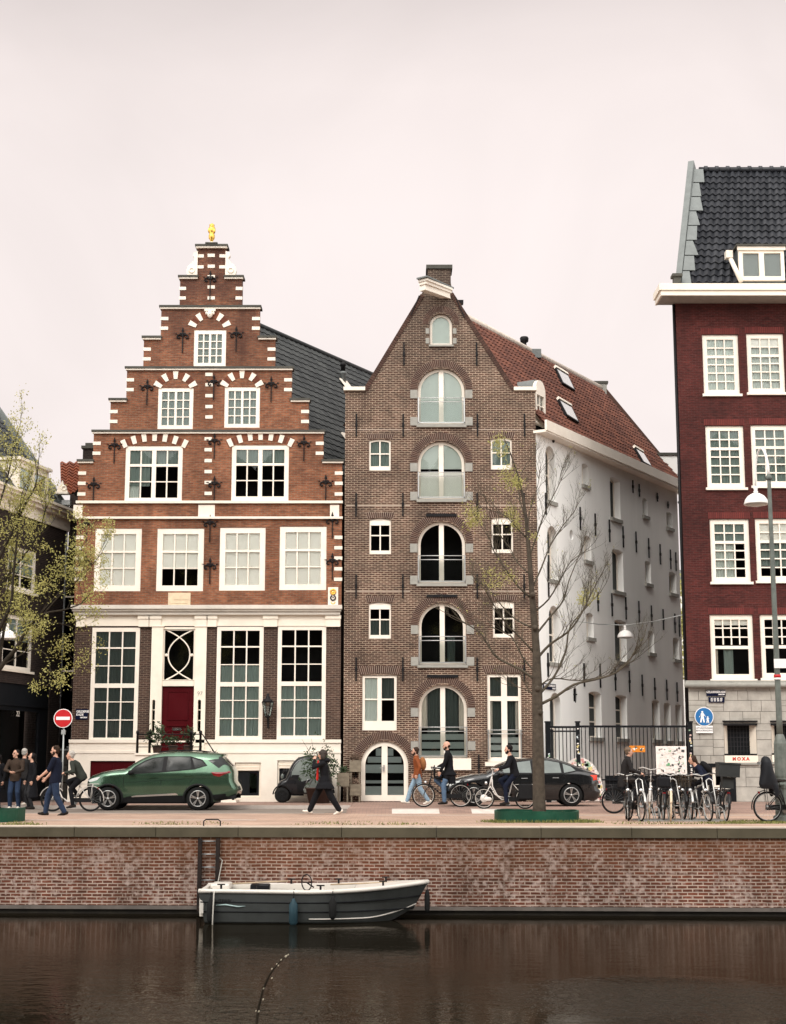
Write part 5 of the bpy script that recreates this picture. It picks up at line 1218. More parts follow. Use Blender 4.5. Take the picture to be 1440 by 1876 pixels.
# ------------------------------------------------------------------ narrow house wedged between, with the orange roof
FN = Fac((0, 55.02, 0), (1, 0))
nb = empty('narrow_house', (-11.4, 55, PAV), 'narrow sooty brick house with an orange tiled roof wedged behind the drainpipes', 'house')
xn0, xn1 = -12.03, lo_l + .3; zn = FN.loc(125, 905)[1]
for (x0, y0, x1, y1) in ((108, 1136, 140, 1228), (98, 1266, 135, 1372), (112, 1010, 145, 1092)):
    window(FN, nb, FN.rect(x0, y0, x1, y1), .09, 1, (), rec=.05, mat='cream' if y0 < 1200 else 'zinc', sill=(.03, .06, 'cream' if y0 < 1200 else 'zinc'))
m = FN.mb(); m.prism([(xn0, PAV), (xn1 + .4, PAV), (xn1 + .4, zn), (xn0, zn)], FN.holes, 0, .35); m.build('front_wall', M['brick_alley'], nb)
m = MB(); m.box(xn0, xn1 + .4, 56.2, 56.25, PAV, zn); m.build('interior', M['room'], nb)
m = FN.mb()
for i in range(7):
    x = xn0 + i*.28
    for j, zz in enumerate((PAV + .0, PAV + .62, PAV + 1.24)): m.box(x + .01, x + .27, -.05, -.003, zz + .01, zz + .6)
m.build('stone_plinth', simple('dark_stone', (0.075, 0.068, 0.06), 0.85, var=0.3, scale=3, bump=0.4), nb)
e0n = FN.rect(58, 905, 175, 905); zr0 = at(110, 842, 58.5).z
m = MB(); pantiles(m, (xn0 - .35, 55.1, zn + .02), (xn1 + .6, 55.1, zn + .02), (xn1 + .9, 58.5, zr0), (xn0 - 1.2, 58.5, zr0 - .12), 11, 11, .05, .06)
m.add([(xn0 - .35, 55.1, zn - .03), (xn1 + .6, 55.1, zn - .03), (xn1 + .9, 58.5, zr0 - .05), (xn0 - 1.2, 58.5, zr0 - .17)], [(0, 1, 2, 3)])
rn = m.build('roof', M['roof_orange'], nb)
m = MB(); q = at(161, 840, 57.0); m.box(q.x - .16, q.x + .4, 56.8, 57.4, q.z - .9, q.z + .35); m.build('chimney', M['brick_alley'], rn)
m = MB(); m.box(q.x - .22, q.x + .46, 56.74, 57.46, q.z + .353, q.z + .46); m.box(q.x - .1, q.x + .3, 56.9, 57.3, q.z + .463, q.z + .6); m.build('chimney_cap', M['moulding'], rn)
m = FN.mb(); u, z = FN.loc(116, 905); m.box(u - .28, u + .2, -.2, .1, z - .02, z + .06); m.prism([(u - .22, z + .06), (u + .16, z + .06), (u + .12, z + .25), (u + .02, z + .34), (u - .03, z + .5), (u - .09, z + .34), (u - .2, z + .22)], [], -.12, .02); m.torus((u + .05, -.14, z + .2), .08, .025, 'y', 12, 6); m.build('carved_scroll', M['block'], nb)
def pipe(name, pts, rad, label):
    m = FN.mb(); P = []
    for (px, py, d) in pts: a_, b_ = FN.loc(px, py, d); P.append((a_, d, b_))
    m.tube(P, rad, 10); a_, b_ = P[0][0], P[0][2]
    m.box(a_ - rad*2, a_ + rad*2, P[0][1] - rad*2, P[0][1] + rad*2, b_ - .02, b_ + .16)
    for i in range(6):
        t = (i + .5) / 6; k = int(t * (len(P) - 1)); q = Vector(P[k]).lerp(Vector(P[k+1]), t*(len(P)-1) - k); m.lathe([(rad*1.25, -.03), (rad*1.25, .03)], q, 10)
    m.build('drainpipe', M['zinc'], nb)['label'] = label
pipe('a', ((122, 925, -.12), (113, 1180, -.12), (104, 1372, -.12), (98, 1386, -.12), (87, 1393, -.12), (79, 1404, -.12), (76, 1455, -.12)), .075, 'pale zinc pipe with a hopper')
pipe('b', ((104, 955, -.1), (100, 1060, -.1), (91, 1215, -.1), (80, 1345, -.1), (74, 1358, -.1), (71, 1420, -.1)), .05, 'thin darker pipe')
# end of the alley: pale low house and a tree
eh = empty('alley_end_house', (16.2, 84, PAV), 'sliver of a pale grey house seen through the slit of the alley', 'house')
m = MB(); m.box(9, 26, 84, 90, PAV, 11.3); m.build('wall', M['plaster'], eh)
m = MB(); m.box(8.8, 26.2, 83.8, 90.2, 11.303, 12.2); m.build('roof', M['lead'], eh)
# houses on the viewer's own bank: only ever seen mirrored in the panes and the canal
random.seed(5); b = MB(); x = -60
while x < 60:
    wd = random.uniform(6, 9); hh = random.uniform(26.5, 28)
    b.box(x + .05, x + wd - .05, -34, -24, -.3, hh); b.add([(x, -24, hh), (x + wd, -24, hh), (x + wd/2, -24, hh + 3.5), (x, -34, hh), (x + wd, -34, hh), (x + wd/2, -34, hh + 3.5)], [(0, 1, 2), (0, 2, 5, 3), (1, 4, 5, 2), (3, 5, 4)])
    x += wd
struct(b.build('viewer_bank_terrace', M['brick_alley']))
# ------------------------------------------------------------------ trees and plants
random.seed(11)
def twig(mb, p, d, L, r, depth, ends, droop=0.0):
    pts = [Vector(p)]; d = Vector(d).normalized(); n = 4
    for i in range(n):
        d = (d + Vector((random.uniform(-.22, .22), random.uniform(-.22, .22), random.uniform(-.10, .24) - droop))).normalized()
        pts.append(pts[-1] + d * (L / n))
    mb.tube(pts, [r * (1 - .75 * i / n) for i in range(n + 1)], 4 if r < .012 else 5)
    ends.append(pts[-1].copy()); ends.append(pts[-2].copy())
    if depth > 0:
        for k in range(random.randint(2, 3)):
            i = random.randint(1, n - 1)
            ax = Vector((random.uniform(-1, 1), random.uniform(-.8, .8), random.uniform(-.1, 1.0)))
            twig(mb, pts[i], (d + ax * .9), L * random.uniform(.45, .7), r * .55, depth - 1, ends, droop)
def limb(mb, pxs, Y, dy, r0, r1, ends, twigs=5, tl=.8, depth=2, spread=.5):
    n = len(pxs); pts = []
    for i, (px, py) in enumerate(pxs):
        t = i / (n - 1); pts.append(at(px, py, Y + dy * t))
    # smooth the polyline a little
    fine = []
    for i in range(n - 1):
        a, b_ = pts[i], pts[i + 1]; pa = pts[i - 1] if i else a; pb = pts[i + 2] if i + 2 < n else b_
        for k in range(3):
            t = k / 3; t2, t3 = t*t, t*t*t
            fine.append(.5 * ((2*a) + (b_ - pa)*t + (2*pa - 5*a + 4*b_ - pb)*t2 + (3*a - pa - 3*b_ + pb)*t3))
    fine.append(pts[-1]); m_ = len(fine)
    mb.tube(fine, [r0 + (r1 - r0) * (i / (m_ - 1)) ** .8 for i in range(m_)], 7)
    for k in range(twigs):
        i = random.randint(int(m_ * .25), m_ - 2); d = (fine[i + 1] - fine[i]).normalized()
        off = Vector((random.uniform(-1, 1), random.uniform(-1.2, 1.2), random.uniform(-.2, 1.1)))
        twig(mb, fine[i], d + off * spread * 1.6, tl * random.uniform(.6, 1.2), max(r1 * .9, .007), depth, ends)
    twig(mb, fine[-1], fine[-1] - fine[-3], tl * .8, r1, depth, ends)
def leaves(mb, c, rad, n, size):
    for k in range(n):
        p = Vector(c) + Vector((random.gauss(0, rad * .5), random.gauss(0, rad * .5), random.gauss(0, rad * .5)))
        a = Vector((random.gauss(0, 1), random.gauss(0, 1), random.gauss(0, 1))).normalized(); b_ = a.orthogonal().normalized()
        s_ = size * random.uniform(.6, 1.3)
        mb.add([p - a * s_, p - b_ * s_ * .45 + a * .1 * s_, p + a * s_, p + b_ * s_ * .45 + a * .1 * s_], [(0, 1, 2), (0, 2, 3)], False)
TY = 36.5
base = gnd(988, 1492)
tr = empty('street_tree', (at(988, 1490, TY).x, TY, 0), 'slender bare tree with a few yellow green sprays in a green ring by the canal', 'tree')
tp = [(988, 1500, .20), (988, 1478, .172), (987, 1440, .162), (986, 1380, .155), (985, 1310, .143), (984, 1260, .138), (983, 1200, .108), (979, 1140, .092), (974, 1080, .074), (969, 1010, .060), (964, 950, .047), (957, 905, .034), (948, 868, .024), (935, 830, .017), (922, 800, .012)]
m = MB(); m.tube([at(px, py, TY) for px, py, r_ in tp], [r_ * .9 for *_, r_ in tp], 12)
for px, py in ((985, 1262), (980, 1150), (990, 1305), (976, 1090)): q = at(px, py, TY - .12); m.ell(q, .07)
m.build('trunk', M['bark'], tr)
m = MB(); ends = []
for L_, dy, r0, r1, tw in (
    ([(990, 1290), (1020, 1275), (1052, 1254), (1090, 1245), (1125, 1234), (1150, 1214), (1163, 1192)], -.6, .05, .015, 4),
    ([(988, 1258), (1012, 1243), (1060, 1247), (1100, 1240)], .5, .028, .010, 3),
    ([(988, 1272), (1015, 1240), (1036, 1195), (1044, 1150), (1075, 1112), (1100, 1085)], .5, .045, .010, 7),
    ([(985, 1205), (1008, 1180), (1040, 1158), (1062, 1130), (1082, 1090), (1096, 1062)], -.7, .048, .010, 9),
    ([(984, 1160), (1008, 1130), (1032, 1100), (1042, 1065), (1060, 1020), (1068, 1000)], .8, .036, .008, 7),
    ([(980, 1120), (1005, 1098), (1028, 1060), (1045, 1030), (1072, 1010)], -.9, .030, .008, 7),
    ([(976, 1075), (992, 1040), (1008, 1000), (1030, 965), (1050, 940), (1058, 925)], .6, .030, .008, 7),
    ([(970, 1020), (984, 980), (1000, 935), (1018, 900), (1030, 875)], -.5, .028, .007, 7),
    ([(966, 970), (972, 930), (985, 890), (990, 860)], .5, .02, .006, 5),
    ([(981, 1245), (950, 1225), (912, 1206), (896, 1185), (880, 1160), (850, 1140), (828, 1128)], -.6, .045, .010, 7),
    ([(980, 1230), (958, 1205), (940, 1170), (925, 1160), (905, 1150)], .6, .03, .008, 5),
    ([(978, 1195), (950, 1165), (925, 1140), (900, 1100), (885, 1075)], -.8, .034, .008, 7),
    ([(976, 1150), (945, 1135), (915, 1105), (895, 1080), (870, 1060)], .8, .028, .007, 6),
    ([(972, 1095), (950, 1075), (930, 1048), (905, 1010), (898, 990), (882, 965)], -.6, .034, .008, 7),
    ([(968, 1050), (948, 1030), (935, 1005), (920, 985), (912, 965)], .7, .024, .006, 5),
    ([(964, 985), (945, 965), (925, 945), (900, 935), (878, 930)], -.6, .024, .006, 5),
    ([(960, 940), (952, 915), (950, 880), (965, 850)], .4, .02, .006, 5),
    ([(986, 1280), (960, 1262), (930, 1255)], .5, .02, .006, 3)):
    limb(m, L_, TY, dy, r0 * .8, r1, ends, tw + 5, .78, 3, .42)
m.build('branches', M['twig'], tr)
m = MB()
for px, py, rp, n in ((916, 808, 16, 90), (920, 825, 14, 60), (932, 876, 20, 150), (946, 884, 14, 80), (938, 940, 15, 80), (944, 958, 13, 70), (868, 940, 18, 80), (862, 958, 14, 60), (878, 955, 16, 60), (1078, 1090, 16, 110), (1066, 1100, 10, 40), (905, 1065, 22, 80), (930, 1060, 16, 50), (978, 985, 12, 30)):
    for k in range(3):
        c = at(px + random.uniform(-rp, rp) * .6, py + random.uniform(-rp, rp) * .6, TY + random.uniform(-.3, .3)); leaves(m, c, rp / 76 * .9, int(n * .75), .031)
for e_ in random.sample(ends, 110): leaves(m, e_, .05, 2, .026)
m.build('foliage', M['leaf'], tr)
# leafy tree whose trunk stands just outside the picture on the left
LY = 36.3
tl_ = empty('street_tree', (at(-36, 1490, LY).x, LY, 0), 'leafy tree with fresh yellow green leaves at the left edge', 'tree')
m = MB(); m.tube([at(px, py, LY) for px, py in ((-36, 1500), (-36, 1440), (-35, 1350), (-32, 1260), (-30, 1160), (-26, 1060), (-20, 960), (-10, 860))], [.22, .19, .17, .16, .13, .10, .06, .02], 12); m.build('trunk', M['bark_dark'], tl_)
m = MB(); ends = []
for L_, dy, r0, r1, tw in (
    ([(-34, 1300), (0, 1225), (28, 1190), (52, 1150), (80, 1125), (115, 1118)], -.5, .075, .018, 8),
    ([(-33, 1280), (-5, 1215), (5, 1170), (10, 1130), (14, 1080), (20, 1035)], .4, .06, .016, 9),
    ([(-30, 1210), (0, 1150), (20, 1105), (24, 1060), (30, 1000), (34, 950), (40, 905)], -.4, .055, .012, 11),
    ([(-28, 1150), (-5, 1090), (15, 1055), (50, 1010), (72, 975), (85, 930)], .6, .05, .012, 11),
    ([(-25, 1080), (0, 1020), (30, 960), (45, 925), (65, 890), (70, 850)], -.6, .05, .010, 11),
    ([(80, 1125), (110, 1090), (140, 1065), (165, 1040), (185, 1015)], .3, .02, .007, 9),
    ([(52, 1150), (95, 1100), (125, 1070), (145, 1040), (150, 1000)], .5, .02, .007, 8),
    ([(-20, 980), (0, 920), (15, 870), (25, 820), (35, 785)], .3, .035, .008, 9),
    ([(-30, 1240), (20, 1210), (60, 1190), (85, 1200), (92, 1225)], -.8, .02, .006, 5),
    ([(60, 1145), (100, 1140), (130, 1150), (135, 1165)], .2, .015, .006, 4)):
    limb(m, L_, LY, dy, r0, r1, ends, tw, .8, 2, .45)
m.build('branches', M['bark_dark'], tl_)
m = MB()
for e_ in ends:
    if random.random() < .85: leaves(m, e_, .15, random.randint(4, 9), .031)
for px, py, rp, n in ((30, 1040, 40, 150), (70, 1050, 40, 160), (20, 960, 34, 120), (110, 1070, 34, 120), (150, 1075, 26, 90), (175, 1085, 22, 110), (190, 1060, 18, 80), (40, 900, 28, 90), (80, 1000, 30, 110), (35, 1130, 30, 90), (140, 1020, 26, 60), (60, 1090, 36, 120), (165, 1110, 20, 60), (15, 860, 22, 50), (25, 800, 18, 30), (92, 1235, 14, 40), (110, 1250, 10, 30), (70, 1195, 16, 30), (130, 1165, 16, 30)):
    for k in range(5):
        c = at(px + random.gauss(0, rp * .5), py + random.gauss(0, rp * .5), LY + random.uniform(-.5, .5)); leaves(m, c, .17, n // 5, .031)
m.build('foliage', M['leaf'], tl_)
# green board rings round the tree feet
M['green_paint'] = simple('green_board_paint', (0.010, 0.058, 0.034), 0.55, var=0.3, scale=3, dirt=(0.05, 0.10, 0.07), bump=0.1)
M['soil'] = simple('soil', (0.06, 0.045, 0.03), 0.95, var=0.4, scale=10, bump=0.6)
M['grass'] = island('grass_blade', (0.07, 0.095, 0.022), (0.24, 0.23, 0.07), 0.7)
def ring(name, cx_, cy_, ax, ay, h, label):
    r_ = empty(name, (cx_, cy_, 0), label, 'planter')
    def P(t, s_): c, s2 = math.cos(t), math.sin(t); e_ = .62; return (cx_ + math.copysign(abs(c)**e_, c) * ax * s_ , cy_ + math.copysign(abs(s2)**e_, s2) * ay * s_ * (1 - .10*math.cos(2*t)))
    n = 48; m = MB(); vs = []
    for i in range(n):
        t = 2*PI*i/n; a_ = P(t, 1); b_ = P(t, .95); hh = h * (1 + .05*math.sin(3*t + 1))
        vs += [(a_[0], a_[1], -.02), (a_[0], a_[1], hh), (b_[0], b_[1], hh), (b_[0], b_[1], -.02)]
    fs = []
    for i in range(n):
        j = (i+1) % n
        for k in range(4): k2 = (k+1) % 4; fs.append((4*i+k, 4*j+k, 4*j+k2, 4*i+k2))
    m.add(vs, fs, False); m.build('board', M['green_paint'], r_)
    m = MB(); m.add([(*P(2*PI*i/n, .94), .08) for i in range(n)], [tuple(range(n))]); m.build('soil', M['soil'], r_)
    return r_
ring('tree_ring', at(983, 1495, 36.4).x, 36.45, .99, 1.0, .25, 'low green board ring round the foot of the bare tree')
ring('tree_ring', at(-36, 1495, 36.3).x, 36.3, 1.0, .9, .30, 'low green board ring cut off by the left edge')
def tufts(mb, pts, n, h):
    for k in range(n):
        x, y, z = random.choice(pts); x += random.gauss(0, .12); y += random.gauss(0, .08)
        hh = h * random.uniform(.4, 1.3); a = random.uniform(0, 2*PI); dx, dy = math.cos(a)*.012, math.sin(a)*.012; lx, ly = random.gauss(0, hh*.4), random.gauss(0, hh*.4)
        mb.add([(x - dx, y - dy, z), (x + dx, y + dy, z), (x + lx, y + ly, z + hh)], [(0, 1, 2)], False)
m = MB(); tx = at(983, 1495, 36.4).x
tufts(m, [(tx + random.uniform(-1.1, 1.3), 35.38 + random.uniform(-.06, .1) - abs(random.gauss(0, .03)), 0) for i in range(40)] + [(tx + random.uniform(1.0, 1.35), random.uniform(35.5, 36.2), 0) for i in range(12)] + [(tx - random.uniform(1.0, 1.2), random.uniform(35.5, 36.0), 0) for i in range(8)], 1500, .07)
tufts(m, [(tx + random.uniform(-.8, .8), 36.4 + random.uniform(-.7, .7), .08) for i in range(40)] + [(tx + .06 + random.gauss(0, .12), 36.3, .08) for i in range(30)], 900, .12)
for (xa, xb, yb, n) in ((1300, 1440, 1509, 1500), (0, 70, 1511, 300), (250, 420, 1511, 160), (540, 780, 1511, 260), (1130, 1300, 1510, 260)):
    P_ = []
    for i in range(60): q = gnd(random.uniform(xa, xb), yb - random.random()**2 * 5, 0); P_.append((q.x, max(q.y, quay_y(q.x) + .55), 0))
    tufts(m, P_, n, .045)
struct(m.build('grass', M['grass']), 'stuff')
# bud-tipped shoot on the near bank
m = MB(); P_ = [(466, 1960), (470, 1876), (474, 1845), (482, 1812), (494, 1786), (504, 1772), (516, 1758), (527, 1750)]
pts = [at(px, py, 6.0) for px, py in P_]; pts[0].z = -.36; m.tube(pts, [.0065, .006, .0056, .005, .0044, .0036, .003, .0022], 6)
tw = empty('bare_shoot', pts[0], 'thin dark shoot with pale buds rising in front of the water', 'shoot'); m.build('stem', M['bark_dark'], tw)
for px, py, s_ in ((524, 1752, 1.5), (528, 1749, .9), (515, 1758.5, .9), (507, 1766, .8), (510, 1769, .8), (498, 1775, 1.0), (498, 1792, .9), (483, 1811, .9), (482, 1831, 1.0), (474, 1853, 1.1), (469, 1852, .8)):
    m = MB(); m.ell(at(px, py, 5.995), (.0026*s_, .0024*s_, .0042*s_), 8, 6, Matrix.Rotation(R(40), 3, 'Y')); m.build('bud', simple('pale_bud', (0.55, 0.50, 0.38), 0.7, var=.1) if 'pale_bud' not in bpy.data.materials else bpy.data.materials['pale_bud'], tw)
# shrub at the alley end
m = MB(); at_ = Vector((15.0, 80, 0)); sh = empty('garden_tree', at_, 'green tree top showing in the slit between white wall and maroon building', 'tree')
m.tube([at_, at_ + Vector((.1, 0, 6))], [.2, .1], 8); m.build('trunk', M['bark_dark'], sh)
m = MB(); [leaves(m, at_ + Vector((random.gauss(0, .9), random.gauss(0, .9), 8.2 + random.gauss(0, 1.3))), .4, 40, .14) for i in range(60)]; m.build('crown', M['leaf'], sh)
# ------------------------------------------------------------------ stoop, rails, pots, lantern
random.seed(31)
st_ = empty('stoop', (at(310, 1460, 51.3).x, 51.3, PAV), 'white stone stoop with black iron railings before the red door', 'stoop')
xa, xb = at(249, 1400, 51).x, at(370, 1400, 51).x; zs0 = lower.loc(323, 1380)[1]; xe_ = at(432, 1420, 51).x
m = MB(); m.box(xa, xb, 50.85, 51.94, PAV, zs0 - .07); m.box(xa - .03, xb + .03, 50.8, 51.945, zs0 - .067, zs0 - .002)
n = 8
for i in range(n): m.box(xb + .032 + (xe_ - xb)*i/n, xb + .03 + (xe_ - xb)*(i+1)/n, 50.88, 51.93, PAV, PAV + (zs0 - PAV)*(n - i - .6)/n)
m.build('steps', M['stucco'], st_)
zr = zs0 + .62; m = MB(); RY = 50.95
m.tube([(xa + .02, RY, zr), (xb, RY, zr)], .02, 6); zl = PAV + .75; m.tube([(xb, RY, zr), (xe_ - .1, RY, zl), (xe_ + .14, RY, zl), (xe_ + .2, RY, zl - .1), (xe_ + .12, RY, zl - .17), (xe_ - .05, RY, zl - .15)], .022, 6)
m.tube([(xa + .02, RY, zs0 + .2), (xb, RY, zs0 + .2)], .014, 6); m.tube([(xa + .02, RY, zr), (xa + .02, 51.9, zr)], .02, 6)
m.build('handrail', M['iron'], st_)
for px in (251.5, 274, 350, 367):
    x = at(px, 1370, RY).x; m = MB(); m.lathe([(.045, 0), (.04, zr - zs0 + .02), (.06, zr - zs0 + .03), (.055, zr - zs0 + .09), (.02, zr - zs0 + .13)], (x, RY, zs0), 8); m.build('post', M['iron'], st_)
m = MB(); m.lathe([(.055, 0), (.05, .75), (.07, .76), (.065, .86), (.02, .9)], (xe_ - .08, RY, PAV), 8); m.build('post', M['iron'], st_)
def shrub(mb, c, rx, rz, n, size=.05):
    for k in range(n):
        a = random.uniform(0, 2*PI); t = random.random()**.5; z = random.gauss(0, .45)
        leaves(mb, Vector(c) + Vector((math.cos(a)*rx*t*(1 - .25*z), math.sin(a)*rx*t*.8, rz*(z + .1))), .07, 4, size)
def pot_plant(px, Y, z, rx, rz, n, label, pr=.16, ph=.26, mat='leaf_dark', cat='potted plant', group=None):
    c = at(px, 1400, Y); o = empty('potted_plant', (c.x, Y, z), label, cat, group)
    m = MB(); m.lathe([(pr*.75, 0), (pr, ph - .03), (pr*1.08, ph - .03), (pr*1.08, ph), (pr*.9, ph), (pr*.88, ph - .05)], (c.x, Y, z), 14); m.build('pot', simple('dark_clay_pot', (0.07, 0.045, 0.038), 0.8) if 'dark_clay_pot' not in bpy.data.materials else bpy.data.materials['dark_clay_pot'], o)
    m = MB()
    for k in range(7): m.tube([(c.x, Y, z + ph - .06), (c.x + random.gauss(0, rx*.25), Y + random.gauss(0, .1), z + ph + rz*.5), (c.x + random.gauss(0, rx*.5), Y + random.gauss(0, .2), z + ph + rz*random.uniform(.9, 1.7))], [.012, .009, .004], 5)
    m.build('stems', M['bark_dark'], o)
    m = MB(); shrub(m, (c.x, Y, z + ph + rz*.75), rx, rz*.75, n); m.build('foliage', M[mat], o); return o
pot_plant(287, 51.1, zs0, .34, .42, 90, 'dark leafy pot plant on the stoop left of the red door'); pot_plant(316, 51.1, zs0, .26, .24, 50, 'low pot plant in front of the red door'); pot_plant(345, 51.1, zs0, .22, .38, 60, 'dark leafy pot plant on the stoop right of the red door'); pot_plant(389, 51.3, PAV + .9, .24, .36, 50, 'small shrub beside the sloping handrail')
c = at(583, 1440, 49.9); tub = pot_plant(585, 49.9, PAV, .60, .95, 210, 'airy shrub in a big round brown tub beside the black microcar', .44, .50)
WL = empty('wall_lantern', (at(490.5, 1290, 51.7).x, 51.7, at(490, 1300, 51.7).z), 'black iron wall lantern on the brick pier between two tall windows', 'lantern')
x, z = WL.location.x, WL.location.z; m = MB()
m.tube([(x, 51.98, z - .30), (x, 51.75, z - .45), (x, 51.7, z - .28)], .02, 6); m.box(x - .03, x + .03, 51.96, 51.995, z - .62, z - .15); m.lathe([(.03, -.3), (.10, -.24), (.10, -.22)], (x, 51.7, z), 8)
for i in range(6):
    a = 2*PI*i/6; m.tube([(x + .10*math.cos(a), 51.7 + .10*math.sin(a), z - .22), (x + .19*math.cos(a), 51.7 + .19*math.sin(a), z + .24)], .012, 5)
m.build('frame', M['iron'], WL)
m = MB(); m.lathe([(.215, .24), (.15, .34), (.08, .38), (.09, .42), (.04, .46), (.05, .52), (.01, .56)], (x, 51.7, z), 12); m.build('cap', M['iron'], WL)
m = MB(); m.lathe([(.095, -.21), (.18, .235)], (x, 51.7, z), 6, smooth=False); m.build('pane', M['glass_clear'], WL)
# weathered plank planters by the arched doors
def planter(x0, x1, y0, y1, z0, z1, legs, label, mat, n):
    o = empty('plank_planter', ((x0+x1)/2, (y0+y1)/2, z0), label, 'planter', 'plank planters by the arched doors'); m = MB(); k = 3
    for i in range(k):
        za, zb2 = z0 + legs + (z1-z0-legs)*i/k + .004, z0 + legs + (z1-z0-legs)*(i+1)/k - .004
        m.box(x0 + random.uniform(-.01, .01), x1 + random.uniform(-.01, .01), y0, y0 + .025, za, zb2); m.box(x0, x0 + .025, y0 + .026, y1, za, zb2); m.box(x1 - .025, x1, y0 + .026, y1, za, zb2); m.box(x0 + .026, x1 - .026, y1 - .025, y1, za, zb2)
    m.box(x0 + .03, x1 - .03, y0 + .03, y1 - .03, z0 + legs, z1 - .06); m.build('box', M['wood_grey'], o)
    if legs > .05:
        for xx in (x0 + .03, x1 - .08):
            for yy in (y0 + .03, y1 - .08): q = MB(); q.box(xx, xx + .05, yy, yy + .05, z0, z0 + legs - .004); q.build('leg', M['wood_grey'], o)
    m = MB(); shrub(m, ((x0+x1)/2, (y0+y1)/2, z1 + .08), (x1-x0)*.42, .11, n, .035); m.build('foliage', M[mat], o); return o
PX_ = lambda px, Y: at(px, 1430, Y).x
planter(PX_(617.5, 51.4), PX_(640, 51.4), 51.1, 51.55, PAV, PAV + .98, .52, 'tall grey plank planter on legs with green plants', 'leaf_dark', 60)
planter(PX_(641.5, 51.5), PX_(662, 51.5), 51.2, 51.7, PAV, PAV + .60, .22, 'low pale plank planter with dry plants', 'leaf_brown', 40)
planter(PX_(640, 51.75), PX_(661.5, 51.75), 51.72, 51.97, PAV, PAV + 1.40, 1.0, 'high plank planter behind with a withered bush', 'leaf_brown', 90)
# ------------------------------------------------------------------ signs
M['sign_blue'] = simple('sign_blue', (0.02, 0.14, 0.36), 0.4, var=.05); M['sign_navy'] = simple('enamel_navy', (0.006, 0.009, 0.03), 0.3, var=.05); M['sign_red'] = simple('sign_red', (0.50, 0.012, 0.016), 0.4, var=.05); M['sign_white'] = simple('sign_white', (0.85, 0.82, 0.80), 0.4, var=.03)
M['galv'] = simple('galvanised_steel', (0.36, 0.37, 0.36), 0.45, metal=.5, var=.15)
NY = 47.6; c = at(115.5, 1316, NY); ne = empty('no_entry_sign', (c.x, NY, PAV), 'round red no entry sign with a white bar on a thin pole', 'road sign')
N0 = Fac((0, NY, 0), (1, 0))
m = MB(); m.tube([(c.x + .03, NY + .06, PAV), (c.x + .02, NY + .06, c.z - .2)], .028, 8); m.box(c.x - .05, c.x + .08, NY + .03, NY + .09, c.z - .5, c.z - .36); m.build('pole', M['galv'], ne)
m = N0.mb(); m.disc((c.x, c.z), .295, 0, .02, 36); d_ = m.build('disc', M['sign_white'], ne)
m = N0.mb(); m.disc((c.x, c.z), .272, -.006, -.001, 36); m.build('red_field', M['sign_red'], d_)
m = N0.mb(); m.box(c.x - .215, c.x + .215, -.012, -.007, c.z - .05, c.z + .05); m.build('bar', M['sign_white'], d_)
# pedestrian sign and its plate
u, z = FR.loc(1290, 1313, -.1); pd = empty('pedestrian_sign', (u, YF - .1, z), 'round blue sign with a white adult and child on the stone wall', 'road sign')
m = MB(FR.M); m.disc((u, z), .325, -.10, -.075, 40); d_ = m.build('disc', M['sign_white'], pd)
m = MB(FR.M); m.disc((u, z), .30, -.106, -.101, 40); m.build('blue_field', M['sign_blue'], d_)
m = MB(FR.M)
def fig(m, x, z, h, arm):
    k = h; P = lambda L: [(x + a*k, z + b_*k) for a, b_ in L]
    m.prism([(x + .085*k*math.cos(2*PI*i/14), z + .40*k + .085*k*math.sin(2*PI*i/14)) for i in range(14)], [], -.112, -.107)
    m.prism(P([(-.13, .30), (.12, .30), (.11, .02), (.19, -.48), (.08, -.5), (.0, -.12), (-.10, -.5), (-.22, -.48), (-.12, .02)]), [], -.112, -.107)
    for s_, (ex, ez) in ((-1, (-.24, -.05)), (1, arm)): m.prism(P([(s_*.10, .30), (ex, ez), (ex - .05, ez + .06 if s_ < 0 else ez + .05), (s_*.06, .20)][::1]), [], -.1125, -.1075)
fig(m, u - .06, z, .40, (.34, -.08)); fig(m, u + .12, z - .10, .24, (.26, .08)); m.build('figures', M['sign_white'], d_)
m = MB(FR.M); m.tube([(u, -.06, z - .5), (u, -.06, z + .2)], .02, 6); m.build('bracket', M['galv'], pd)
r_ = FR.rect(1275, 1329.5, 1306, 1343, -.08); pp = empty('sign_plate', ((r_[0]+r_[1])/2, YF - .08, r_[2]), 'small white plate with two lines of black print under the blue sign', 'sign')
m = MB(FR.M); m.box(r_[0], r_[1], -.085, -.07, r_[2], r_[3]); m.build('plate', M['sign_white'], pp)
xm = (r_[0]+r_[1])/2; text_obj('UITGEZONDERD', 'top_line', .075, M['black_paint'], pp, (xm, YF - .088, r_[3] - .085)); text_obj('BEVOORRADING', 'bottom_line', .075, M['black_paint'], pp, (xm, YF - .088, r_[2] + .08))
def name_sign(fac, rect, d, label, lines, cat='street sign'):
    r_ = fac.rect(*rect, d); c = fac.M @ Vector(((r_[0]+r_[1])/2, d, r_[2])); o = empty('street_name_sign', c, label, cat)
    m = MB(fac.M); m.box(r_[0], r_[1], d - .012, d + .01, r_[2], r_[3]); m.build('plate', M['sign_navy'], o)
    rz = math.atan2(fac.u.y, fac.u.x)
    for txt, fx, fz, size, al in lines:
        p = fac.M @ Vector((r_[0] + (r_[1]-r_[0])*fx, d - .015, r_[3] - (r_[3]-r_[2])*fz)); text_obj(txt, 'lettering', size, M['sign_white'], o, p, (PI/2, 0, rz), al, .92, .004)
    return o, r_
name_sign(FR, (1294, 1264, 1329, 1275), -.035, 'navy street name plate reading Geldersekade on the stone wall', (('GELDERSEKADE', .5, .35, .10, 'CENTER'), ('CENTRUM', .95, .76, .05, 'RIGHT')))
